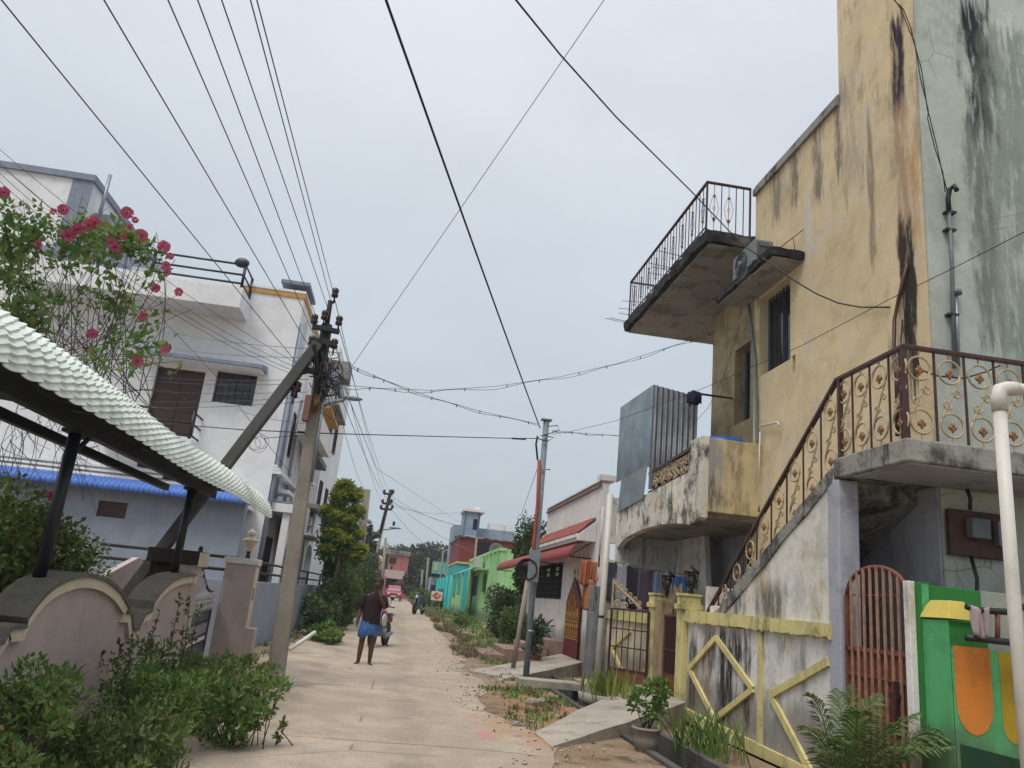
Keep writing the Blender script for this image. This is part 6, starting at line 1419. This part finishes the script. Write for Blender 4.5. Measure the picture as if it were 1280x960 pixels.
bo=MB().add(vs,fs,True).build('awning',simple('bright_blue_sheet',(.07,.17,.50),.5,var=.1,sc=3),fl,fix=False); sm=bo.modifiers.new('t','SOLIDIFY'); sm.thickness=.01
m_=MB()
for k in range(3): m_.box(-17,P(310,600,Y=LY).x,LY-.12-.05*k,LY-.004,3.98-.13*k,4.04-.13*k)
m_.build('ledge_moulding',M['white'],lh)
rod(lh,'rain_pipe',[(LXr+.06,LY+.1,rz-1),(LXr+.06,LY+.1,.5)],.07,M['bluegrey'],8)
# street facade of the villa: arches, ledges, narrow windows
fx=LXr
m_=MB()
for k in range(3): m_.box(fx,fx+.25-.07*k,LY-.1+.001*k,27.5,4.35+.09*k,4.43+.09*k)
m_.build('ledge_moulding',M['white'],lh)
# arched porch projecting
ax=-3.35
def archwall(y0,y1,zs,zt,h):
    n=12; pts=[(y0,zt),(y0,0),(y0+.25,0),(y0+.25,zs)]+[((y0+y1)/2-math.cos(PI*i/n)*(y1-y0-.5)/2,zs+h*math.sin(PI*i/n)) for i in range(1,n)]+[(y1-.25,zs),(y1-.25,0),(y1,0),(y1,zt)]
    return pts
for i,(y0_,y1_) in enumerate(((23.6,26.2),(26.2,28.8),(28.8,31.4))):
    MB().prism(archwall(y0_,y1_,2.15,3.3,.6),'X',ax-.2,ax).build('arch',M['white'],lh)
MB().box(fx,ax+.15,23.5,31.5,3.3,3.55).build('porch_slab',M['white'],lh,.01); MB().box(fx,ax+.15,23.5,31.5,3.56,3.62).build('porch_edge',M['greyline'],lh)
for y_ in (24.6,27.2,29.8): window(lh,'X',fx+.0,-1,y_-.5,y_+.5,.9,2.6,M['wood'],M['glass'],1,4,M['wood'],-.06,name='porch_window')
for y_,z0_,z1_ in ((25.2,5.2,6.6),(28.0,5.2,6.6)): window(lh,'X',fx,-1,y_-.35,y_+.35,z0_,z1_,M['wood'],M['glass'],0,3,M['wood'],-.06)
m_=MB()
for y_ in (24.2,26.4,26.9): m_.box(fx,fx+.12,y_,y_+.25,4.6,rz-.6)
m_.build('pilaster',M['white'],lh)
# second villa with stepped concrete hoods
lb=T('stepped_white_house','tall narrow white house with projecting concrete hoods and brown shutters','house',(-4,34,0))
MB().box(-8,-3.6,31.6,39,0,11.0).build('wall',M['white'],lb)
MB().box(-8,-3.05,31.2,32.3,P(435,474,X=-3.05).z,P(437,444,X=-3.05).z).build('top_hood',M['slab'],lb,.02)
def at(px,py,X): return P(px,py,X=X)
for (px0,py0,px1,py1,X,mt,nm) in [(421,475,434,505,-3.45,'bluegrey','upper_recess'),(414,507,424,540,-3.2,'orange','orange_fin'),(424,507,436,543,-3.2,'conc','hood'),(398,546,424,568,-3.0,'white2','hood'),(396,560,408,590,-3.3,'wood','shutter'),(397,636,416,650,-2.95,'cream','lower_hood'),(388,667,408,682,-2.9,'white','lower_hood')]:
    a_=at(px0,py0,X); b_3=at(px1,py1,X); y0_,y1_=sorted((a_.y,b_3.y)); y1_=min(max(y1_,y0_+.5),y0_+4); z0_,z1_=sorted((a_.z,b_3.z))
    z1_=min(z1_,z0_+2.2)
    MB().box(-3.7,X,y0_,y1_,z0_,z1_).build(nm,M['soffit' if mt=='conc' else mt],lb,.01)
for y_ in (32.4,35.0): window(lb,'X',-3.6,-1,y_-.4,y_+.4,7.0,8.7,M['wood'],M['glass'],0,3,M['wood'],-.06); window(lb,'X',-3.6,-1,y_-.4,y_+.4,3.9,5.4,M['wood'],M['glass'],0,3,M['wood'],-.06,name='lower_window')
for (y0_,y1_,zc1) in ((23.8,26.4,3.15),(28.2,30.8,3.2)):
    n=14; MB().prism([(y0_,zc1+.55),(y0_,zc1-.3)]+[(y0_+.2+(y1_-y0_-.4)*i/n,zc1-.3+.42*math.sin(PI*i/n)) for i in range(n+1)]+[(y1_,zc1-.3),(y1_,zc1+.55)],'X',-3.2,-3.12).build('curved_valance',M['white'],lh,.005)
for (yy,z0_,z1_) in ((24.6,3.9,4.3),(26.8,6.9,7.1),(29.6,7.0,7.2),(29.9,4.9,5.1)): MB().box(LXr,LXr+.45,yy-.5,yy+.5,z0_,z0_+.12).build('hood',M['white'],lh,.01)
for yy in (24.0,25.9,27.4,29.0,30.6): rod(lh,'facade_pipe',[(LXr+.08,yy,7.8-.3*(yy-24)),(LXr+.08,yy,3.7)],.045,M['bluegrey'] if yy<26 else M['white'],6)
# grey compound wall + rail
gc=T('grey_compound_wall','plain blue grey compound wall with dark pipe railing in front of the white villa','wall',(-2.8,20,0))
MB().box(-2.95,-2.8,14.6,31,0,1.33).box(-5.2,-2.95,14.6,14.75,0,1.33).build('wall_panel',M['bluegrey'],gc,.01)
for y_ in (14.7,18.5,22.5,26.5,30.8): rod(gc,'rail_post',[(-2.88,y_,1.3),(-2.88,y_,1.75)],.03,M['black'])
m_=MB()
for z_ in (1.5,1.72): m_.tube([(-2.88,14.7,z_),(-2.88,31,z_)],.028,6).tube([(-5.2,14.7,z_),(-2.88,14.7,z_)],.028,6)
m_.build('pipe_rail',M['black'],gc)
o=MB().tube([P(362,812,Z=.1),P(394,790,Z=.45)],.04,8).build('pvc_offcut',M['pvc'],None,loc=P(362,812,Z=.1)); tag(o,'white plastic pipe offcut leaning by the grey compound wall','pipe')
# ================================================================= left roadside trees beyond
plant('tree','bushy tree with bright yellow green top growing beside the stepped white house','tree',(-2.2,27.5,.1),(-2.1,27.5,2.75),(.72,.95,1.65),20,6500,.15,.085,M['leafv'],M['bark'],None,71,trunk=.11,s0=.3,s1=.48)
rt2=random.Random(5); t=T('yellow_tree_top','fresh yellow green leafy crown standing above the darker roadside foliage','tree',(-1.95,26.3,gz(26.3)))
cl=[]
for (px,py,r_) in [(432,612,14),(425,625,16),(443,622,12),(448,640,11),(420,650,16),(436,655,14),(450,670,9),(415,670,14),(452,690,9),(446,700,10),(430,680,14),(408,640,8),(410,690,12)]:
    p_=P(px,py,Y=26.3); s_=r_*26.3/967*.85; cl.append((tuple(p_),(s_,s_,s_*.8)))
m_=MB(); crown(m_,cl,4200,.16,.08,rt2,-.25,.2); m_.build('foliage',M['leafv'],t,fix=False)
m_=MB(); crown(m_,[((c[0],c[1]-.1,c[2]+r[2]*.55),(r[0]*.8,r[1]*.8,r[2]*.4)) for c,r in cl],4200,.16,.08,rt2,.1,.2); m_.build('new_leaves',M['leafy'],t,fix=False)
m_=MB(); m_.tube([(-1.95,26.3,0),(-1.98,26.3,1.5),(-1.9,26.3,3.2)],.09,8,r1=.04); m_.build('trunk',M['bark'],t)
m_=MB()
for c,_ in cl: m_.tube([(-1.95,26.3,1.6+rt2.random()*1.2),Vector(c)],.03,5,r1=.012)
m_.build('branches',M['bark'],t)
for k,(x,y,z,rx_,ry_,rz_,n,sd,lab,mt) in enumerate([(-2.05,22.6,.55,.42,1.3,.62,6500,81,'dark green hedge shrub spilling over the grey compound wall','leafd'),(-1.75,25.5,.95,.55,1.5,.95,8500,82,'tall dark green shrub behind the red motorcycle','leafd'),(-1.85,30,1.0,.6,2.2,1.1,7000,83,'dense hedge further along behind the man','leaf'),(-1.55,21.0,.22,.42,1.2,.25,3500,84,'low leafy plants at the foot of the hedge by the man','leafv'),(-1.7,38,1.3,.8,4,1.3,5000,85,'shrubby mass below the pale concrete pole','leafd'),(-1.6,50,1.6,.8,4,1.5,3500,86,'mixed bushes around the leaning electric pole','leaff')]):
    plant('hedge_shrub',lab,'shrub',(x,y,gz(y)),(x,y,z+gz(y)),(rx_,ry_,rz_),14,n,.075+y*.0012,.045+y*.0008,M[mt],M['stem'],'hedge shrubs along the left verge',sd,sr=.015)
o=MB().box(-2.0,-1.85,32,42,.2,1.5).build('brick_wall',simple('red_brick_wall',(.20,.07,.05),.9,var=.25),None,loc=(-1.9,35,.3)); tag(o,'low reddish wall behind the man among the bushes','wall')
# ================================================================= the man
mf=P(455,832,Z=0); my=mf.y
man=T('person','barefoot man in dark maroon shirt and blue folded lungi, hand raised to his face','person',(mf.x,my,0))
cx=P(461,790,Y=my).x-.0
def J(px,py,dy=0): return P(px,py,Y=my+dy)
def skin(name,joints,edges,mat,par,sub=2,root=0):
    me=bpy.data.meshes.new(name); o=bpy.data.objects.new(name,me); col.objects.link(o); l=W[par.name]; o.parent=par; W[o.name]=l
    ks=list(joints); me.from_pydata([tuple(Vector(joints[k][0])-l) for k in ks],[(ks.index(a),ks.index(b)) for a,b in edges],[]); me.update(); me.materials.append(mat)
    sk=o.modifiers.new('skin','SKIN'); 
    for i,k in enumerate(ks):
        r=joints[k][1]; r=r if isinstance(r,tuple) else (r,r); me.skin_vertices[0].data[i].radius=r; me.skin_vertices[0].data[i].use_root=(i==root)
    sk.use_smooth_shade=True; ss=o.modifiers.new('s','SUBSURF'); ss.levels=sub; ss.render_levels=sub; return o
hipz=.93
hd=J(468,737); c0=cx
jt={'pelvis':((c0,my,.95),(.155,.105)),'spine':((c0+.01,my,1.15),(.15,.10)),'chest':((c0+.02,my,1.34),(.175,.11)),'neckb':((c0+.035,my,1.50),(.07,.07)),'neck':((c0+.05,my-.01,1.56),.055),'jaw':((c0+.06,my-.035,1.62),(.062,.075)),'head':((c0+.065,my-.02,1.70),(.078,.095)),'crown':((c0+.07,my-.01,1.765),(.055,.065))}
ed_=[('pelvis','spine'),('spine','chest'),('chest','neckb'),('neckb','neck'),('neck','jaw'),('jaw','head'),('head','crown')]
for s_,fx_,px_ in ((-1,J(446,830).x,'r'),(1,J(462,830).x,'l')):
    jt['hip'+px_]=((c0+s_*.09,my,.90),.095); jt['thigh'+px_]=((c0+s_*.10+(fx_-c0-s_*.1)*.25,my-.02,.70),.095); jt['knee'+px_]=((c0+s_*.10+(fx_-c0-s_*.10)*.5,my-.03*s_,.49),.064)
    jt['calf'+px_]=((fx_+(c0+s_*.1-fx_)*.3,my+.01,.33),.064); jt['ankle'+px_]=((fx_,my+.02,.085),.042); jt['heel'+px_]=((fx_,my+.03,.04),.036); jt['ball'+px_]=((fx_+s_*.045,my-.10,.032),(.055,.032)); jt['toe'+px_]=((fx_+s_*.075,my-.17,.024),(.05,.024))
    ed_+=[('pelvis','hip'+px_),('hip'+px_,'thigh'+px_),('thigh'+px_,'knee'+px_),('knee'+px_,'calf'+px_),('calf'+px_,'ankle'+px_),('ankle'+px_,'heel'+px_),('heel'+px_,'ball'+px_),('ball'+px_,'toe'+px_)]
# hanging arm (picture left), raised arm (picture right)
jt.update({'shr':((c0-.17,my,1.43),.062),'elr':((c0-.235,my+.01,1.15),.05),'wrr':((c0-.27,my-.04,.92),.036),'par':((c0-.275,my-.055,.85),(.038,.022)),
 'shl':((c0+.21,my,1.43),.062),'ell':((c0+.28,my-.12,1.20),.05),'wrl':((c0+.14,my-.17,1.44),.036),'pal':((c0+.115,my-.165,1.51),(.036,.022))})
ed_+=[('chest','shr'),('shr','elr'),('elr','wrr'),('wrr','par'),('chest','shl'),('shl','ell'),('ell','wrl'),('wrl','pal')]
for i in range(4):
    jt['fr%d'%i]=((c0-.275-.0,my-.085+.022*i,.80),.009); jt['gr%d'%i]=((c0-.268,my-.09+.022*i,.755+.006*abs(i-1)),.008); ed_+=[('par','fr%d'%i),('fr%d'%i,'gr%d'%i)]
    jt['fl%d'%i]=((c0+.09+.0*i,my-.165+.018*i,1.565),.009); jt['gl%d'%i]=((c0+.065,my-.15+.016*i,1.605+.005*i),.008); ed_+=[('pal','fl%d'%i),('fl%d'%i,'gl%d'%i)]
jt['tr']=((c0-.262,my-.10,.835),.010); jt['tr2']=((c0-.255,my-.115,.80),.009); jt['tl']=((c0+.135,my-.13,1.555),.010); jt['tl2']=((c0+.125,my-.105,1.59),.009); ed_+=[('wrr','tr'),('tr','tr2'),('wrl','tl'),('tl','tl2')]
body=skin('body',jt,ed_,M['skin'],man,2)
hc=Vector(jt['head'][0])
m_=MB(); m_.ball(hc+Vector((0,-.0,.0)),(.094,.112,.124),18,12); m_.ball(hc+Vector((.0,-.10,-.02)),(.015,.022,.022),8,6)
for s_ in (-1,1): m_.ball(hc+Vector((s_*.088,.0,-.015)),(.012,.022,.03),8,6); m_.ball(hc+Vector((s_*.034,-.093,.012)),(.015,.01,.008),8,6)
m_.ball(hc+Vector((0,-.095,-.062)),(.028,.012,.008),8,6); hdm=m_.build('face',M['skin'],man)
m_=MB(); m_.ball(hc+Vector((0,.018,.04)),(.112,.126,.122),20,14)
m_.xf(lambda v:v if (v.z>hc.z+.045 or v.y>hc.y-.02) else Vector((v.x,max(v.y,hc.y-.03),max(v.z,hc.z+.045)))); m_.xf(lambda v:v+rdir(rb_)*.009); m_.build('hair',M['hair'],man)
MB().tube([hc+Vector((-.03,-.108,-.045)),hc+Vector((0,-.116,-.042)),hc+Vector((.03,-.108,-.045))],.006,5).build('moustache',M['hair'],man)
# shirt as a lofted shell with short sleeves
def loft(secs,n=20):
    m=MB(); vs=[]
    for (c,rx_,ry_) in secs:
        for k in range(n): a=2*PI*k/n; vs.append((c[0]+rx_*math.cos(a)*(1+.0),c[1]+ry_*math.sin(a),c[2]+.008*math.sin(3*a)))
    fs=[(i*n+k,i*n+(k+1)%n,(i+1)*n+(k+1)%n,(i+1)*n+k) for i in range(len(secs)-1) for k in range(n)]
    return m.add(vs,fs,True)
sh_=loft([((c0+.01,my,.86),.205,.15),((c0+.01,my,.95),.20,.147),((c0+.01,my,1.1),.192,.14),((c0+.02,my,1.25),.205,.142),((c0+.02,my,1.36),.218,.14),((c0+.022,my,1.43),.215,.125),((c0+.03,my,1.475),.15,.105),((c0+.04,my,1.505),.085,.085),((c0+.042,my,1.525),.072,.075)])
sh_.tube([(c0-.13,my,1.42),(c0-.19,my,1.40),(c0-.225,my+.0,1.28),(c0-.24,my,1.19)],[.085,.085,.077,.073],12).tube([(c0+.17,my,1.42),(c0+.24,my-.01,1.40),(c0+.275,my-.06,1.30),(c0+.285,my-.09,1.24)],[.085,.085,.077,.072],12)
sh_.xf(lambda v:v+Vector((1,1,.3))*.012*mnoise.noise(Vector((v.x*9,v.y*9,v.z*5)))); so=sh_.build('shirt',M['shirt'],man); 
m_=loft([((c0+.0,my,.60),.20,.155),((c0-.02,my,.61),.215,.165),((c0-.01,my,.75),.215,.16),((c0,my,.88),.195,.145),((c0,my,.97),.17,.12)],24)
m_.xf(lambda v:v+Vector((0,0,.035*math.sin(v.x*16+1))*(1 if v.z<.66 else 0) if False else (0,.012*math.sin(v.x*70),.03*math.sin(v.x*14) if v.z<.66 else 0))); m_.build('lungi',M['lungi'],man)
for o_ in (so,): pass
man.scale=(.89,.89,.89)
# ================================================================= WIRES
def sagc(a,b,s_,n=14):
    a=Vector(a);b=Vector(b); return [a.lerp(b,i/n)-Vector((0,0,s_*4*(i/n)*(1-i/n))) for i in range(n+1)]
def wire(lab,pts,r=.006,mat='wire',sag=0,name='power_line',group=None,cat='wire'):
    if len(pts)==2 : pts=sagc(pts[0],pts[1],sag)
    o=MB().tube(pts,r*(.75 if r<.0094 else .95),5).build(name,M[mat],None,loc=pts[0],fix=False); return tag(o,lab,cat,group)
def ext(a,b,t): return Vector(a)+(Vector(b)-Vector(a))*t
def w2(lab,p0,Y0,p1,Y1,r=.006,sag=0,over=1.25,**k):
    a=P(*p0,Y=Y0); b=P(*p1,Y=Y1); b=ext(a,b,over); return wire(lab,[a,b],r,sag=sag,**k)
GW='overhead lines fanning from the big electric pole'
for (p0,p1,Y1,lab) in [((372,455),(2,0),4.0,'overhead line leaving the pole to the far upper left corner'),((388,436),(130,0),4.0,'second overhead line from the left, crossing the creeper flowers corner'),((392,418),(210,0),4.2,'third overhead line from the left, dropping to the lower cross arm'),((398,404),(247,0),4.2,'fourth overhead line from the left, reaching the pole head'),((410,386),(277,0),4.2,'fifth overhead line from the left above the white villa'),((414,378),(313,0),4.2,'left one of the close pair of lines running to the pole top'),((418,371),(321,0),4.2,'right one of the close pair of lines running to the pole top')]:
    w2(lab,p0,PY,p1,Y1,.0065,group=GW,over=1.35)
# second half: pole to distant pole
for (p0,p1,lab) in [((418,372),(481,616),'far span line from the top insulator to the leaning iron pole'),((423,408),(489,620),'far span line from the right insulator to the leaning iron pole'),((420,434),(478,629),'far span line from the lower cross arm to the distant pole'),((414,470),(456,612),'far span line dropping to the pale concrete pole'),((420,480),(490,632),'lowest far span line towards the leaning iron pole')]:
    a=P(*p0,Y=PY); b=P(*p1,Y=50 if p1[0]!=456 else 42); wire(lab,[a,b],.008,sag=.25,group='far span lines along the lane')
# fans from the distant pole to the right roofs
for i,(p1,Y1) in enumerate([((568,655),70),((592,690),48),((640,672),70),((575,640),70),((545,688),62)]):
    a=P(489,620+4*i,Y=50); b=P(*p1,Y=Y1); wire('thin service line from the leaning iron pole to the right hand roofs',[a,b],.012,sag=.3,mat='wirelight',group='service lines over the far roofs')
wire('long thin line slanting from the big pole to the far blue tower house',[P(425,470,Y=PY),P(470,585,Y=28),P(570,650,Y=62),P(640,690,Y=70)],.009,group=None)
# big black cables
w2('thick black cable dropping from the top of the photo to the steel post head',(675,535),lb_y if False else W[lp.name].y,(485,0),5.2,.013,mat='cable',over=1.35,name='cable',cat='cable',sag=.05)
a=P(905,325,X=4.86); b=P(645,0,Y=6.0)
wire('black cable from the top edge of the photo to the air conditioner slab',[ext(a,b,1.4),b,P(700,68,Y=7.3),P(770,146,Y=8.8),P(865,240,Y=11.0),P(930,308,X=4.84),P(953,322,X=4.84)],.011,'cable',name='cable',cat='cable')
wire('black cable looping across the yellow wall below the air conditioner',[P(953,322,X=4.84),P(968,332,X=4.86),P(990,349,X=5.0),P(1020,367,X=5.2),P(1048,379,X=5.33),P(1075,384,X=5.36),P(1112,384,X=5.37)],.011,'cable',name='cable',cat='cable')
w2('long thin line rising from the big pole to the top right centre of the sky',(440,458),PY+.3,(755,0),6.5,.0055,over=1.3)
# stay line across to post
o=wire('black cable stretched across the lane from the white villa side to the steel post',[P(150,527,Y=20),P(215,530,Y=16),P(300,537,Y=14),P(385,541,Y=PY),P(450,543,Y=13),P(560,546,Y=14.5),P(640,548,Y=15.2),P(674,548,Y=W[lp.name].y)],.0095,'cable',name='cable',cat='cable')
m_=MB().tube([P(372,540,Y=PY-.05),P(385,541,Y=PY-.05)],.02,6).tube([P(640,548,Y=15.2),P(657,549,Y=15.3)],.018,6); tag(m_.build('cable_sleeve',M['cable'],None,loc=P(372,540,Y=PY)),'black joint sleeves on the cable crossing the lane','cable')
def garland(lab,pts,off=.05,ties=10,r=.0055):
    """two parallel service wires tied together"""
    P1=[Vector(p) for p in pts]; full=[]
    for a,b in zip(P1,P1[1:]): full+=[a.lerp(b,i/6) for i in range(6)]
    full.append(P1[-1]); full=[p-Vector((0,0,0)) for p in full]
    m=MB().tube(full,r,5).tube([p+Vector((0,0,-off*(.6+.5*math.sin(i*.8)))) for i,p in enumerate(full)],r,5)
    n=len(full)
    for k in range(ties):
        p=full[int((k+.5)*n/ties)]; m.ball(p+Vector((0,0,-off*.4)),(.012,.012,.04),6,4)
    return tag(m.build('service_wire',M['wirelight'],None,loc=P1[0],fix=False),lab,'wire')
garland('tied double service wire sagging from the big pole across to the high balcony',[P(418,480,Y=PY),P(470,485,Y=13.3),P(540,488,Y=14),P(620,483,Y=14.8),P(700,471,Y=15.4),P(770,455,Y=15.8),P(830,436,Y=16.1),P(880,420,Y=15.9),P(925,398,Y=14.6)],.06,14)
garland('tied double service wire from the big pole down to the steel post head',[P(440,458,Y=PY),P(480,475,Y=13.2),P(540,497,Y=14),P(600,514,Y=14.8),P(672,530,Y=15.7)],.04,9)
garland('tied double wire running right from the steel post behind the zinc cabin',[P(690,538,Y=15.8),P(720,541,Y=16.2),P(745,543,Y=16.8),P(790,545,Y=18)],.03,5)
wire('thin line from the steel post up across the yellow house to the right edge',[P(690,543,Y=15.7),P(715,539,Y=15.3),P(770,526,Y=14.6),P(880,485,Y=11.6),P(1000,433,Y=8.6),P(1110,375,Y=7.0),P(1190,336,Y=6.2),P(1290,285,Y=5.3),P(1360,250,Y=4.9)],.0055,'cable')
wire('thin line from the lower service post to the terrace window',[P(860,537,X=4.4),P(885,510,X=4.9),P(905,470,X=5.6),P(925,405,X=5.9)],.005,'cable')
wire('thin stay wire dropping from the steel post head to the vine tree',[P(672,585,Y=15.6),P(651,645,Y=24)],.008,'cable')
# villa side wires
GV='service wires crossing in front of the white villa'
for i,(p0,p1,Y1,lab) in enumerate([((385,436),(225,417),22,'uppermost service wire in front of the white villa wall'),((380,447),(225,436),22,'service wire just below the uppermost one on the villa wall'),((378,480),(190,475),20,'service wire crossing the villa window top'),((385,490),(180,487),20,'service wire crossing the middle of the villa window'),((375,497),(170,500),20,'service wire crossing low over the villa window'),((380,502),(170,508),20,'service wire along the villa window sill'),((390,530),(300,512),18,'short service wire slanting below the villa window'),((385,474),(190,470),19,'service wire meeting the maroon door head')]):
    w2(lab,p0,PY,p1,Y1,.006,sag=.06,over=1.1,group=GV)
GL='lines slanting down from the left edge to the big pole'
for i,(p0,p1,lab) in enumerate([((372,455),(0,175),'topmost of the lines slanting from the left edge through the creeper'),((376,462),(0,182),'second of the lines slanting from the left edge through the creeper'),((370,465),(0,195),'third of the lines slanting from the left edge through the creeper'),((366,468),(0,205),'lowest of the lines slanting from the left edge through the creeper')]):
    a=P(*p0,Y=PY); b=P(*p1,Y=9.5); wire(lab,[a,ext(a,b,1.2)],.005,sag=.35 if i else .2,group=GL)
# spreader sticks
wire('single line from the left edge down past the villa window to the strut',[P(365,595,Y=PY+2),P(270,470,Y=13),P(110,300,Y=11),P(-20,190,Y=10)],.0055)
hz=MB().box(-410,410,-70,910,-1.6,17).build('haze',None); tag(hz,'pale air between the camera and the far trees',kind='stuff')
hm=bpy.data.materials.new('haze_air'); hm.use_nodes=True; ht=hm.node_tree; ht.nodes.remove(ht.nodes['Principled BSDF']); pv_=ht.nodes.new('ShaderNodeVolumePrincipled'); pv_.inputs['Density'].default_value=.0009; pv_.inputs['Color'].default_value=(.86,.90,.95,1); pv_.inputs['Anisotropy'].default_value=.3
ht.links.new(pv_.outputs[0],ht.nodes['Material Output'].inputs['Volume']); hz.data.materials.append(hm)
# ================================================================= sky, sun, render
w=bpy.data.worlds.new('World'); C.world=w; w.use_nodes=True; nt=w.node_tree; bg=nt.nodes['Background']
sky=nt.nodes.new('ShaderNodeTexSky'); sky.sky_type='NISHITA'; sky.sun_disc=False; sky.sun_elevation=R(58); sky.sun_rotation=R(215); sky.dust_density=4; sky.air_density=1.2
tc=nt.nodes.new('ShaderNodeTexCoord'); sx=nt.nodes.new('ShaderNodeSeparateXYZ'); nt.links.new(tc.outputs['Generated'],sx.inputs[0])
def L(a,b): nt.links.new(a,b)
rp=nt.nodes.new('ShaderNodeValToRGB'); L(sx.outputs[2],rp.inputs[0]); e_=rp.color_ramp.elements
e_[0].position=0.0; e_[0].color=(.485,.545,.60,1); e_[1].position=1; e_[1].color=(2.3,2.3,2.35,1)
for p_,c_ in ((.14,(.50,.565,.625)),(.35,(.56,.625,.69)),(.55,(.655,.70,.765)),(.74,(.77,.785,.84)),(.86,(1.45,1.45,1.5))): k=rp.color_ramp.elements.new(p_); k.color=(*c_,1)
sc=nt.nodes.new('ShaderNodeMapping'); sc.inputs['Scale'].default_value=(1,1,2.2); L(tc.outputs['Generated'],sc.inputs[0])
nz=nt.nodes.new('ShaderNodeTexNoise'); nz.inputs['Scale'].default_value=2.2; nz.inputs['Detail'].default_value=5; nz.inputs['Roughness'].default_value=.5; L(sc.outputs[0],nz.inputs[0])
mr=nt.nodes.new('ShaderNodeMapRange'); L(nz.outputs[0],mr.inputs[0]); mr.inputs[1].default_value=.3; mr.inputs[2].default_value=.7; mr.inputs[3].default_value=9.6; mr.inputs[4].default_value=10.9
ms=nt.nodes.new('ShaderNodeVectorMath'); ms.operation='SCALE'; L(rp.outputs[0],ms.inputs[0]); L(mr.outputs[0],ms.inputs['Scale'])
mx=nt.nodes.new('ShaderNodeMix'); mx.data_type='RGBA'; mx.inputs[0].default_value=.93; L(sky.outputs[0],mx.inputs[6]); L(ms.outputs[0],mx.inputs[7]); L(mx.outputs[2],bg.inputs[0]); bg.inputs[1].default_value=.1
sl_=bpy.data.lights.new('sun','SUN'); sl_.energy=1.5; sl_.angle=R(20); sl_.color=(1,.95,.88); so_=bpy.data.objects.new('sun',sl_); col.objects.link(so_)
# light comes from behind the camera, left, high
az=R(215); el=R(58); d=Vector((math.sin(az)*math.cos(el),math.cos(az)*math.cos(el),math.sin(el))); so_.rotation_euler=d.to_track_quat('Z','Y').to_euler()
C.view_settings.view_transform='Standard'; C.view_settings.look='None'; C.view_settings.exposure=.12; C.view_settings.gamma=1
C.render.engine='CYCLES'; C.cycles.max_bounces=5; C.cycles.diffuse_bounces=3
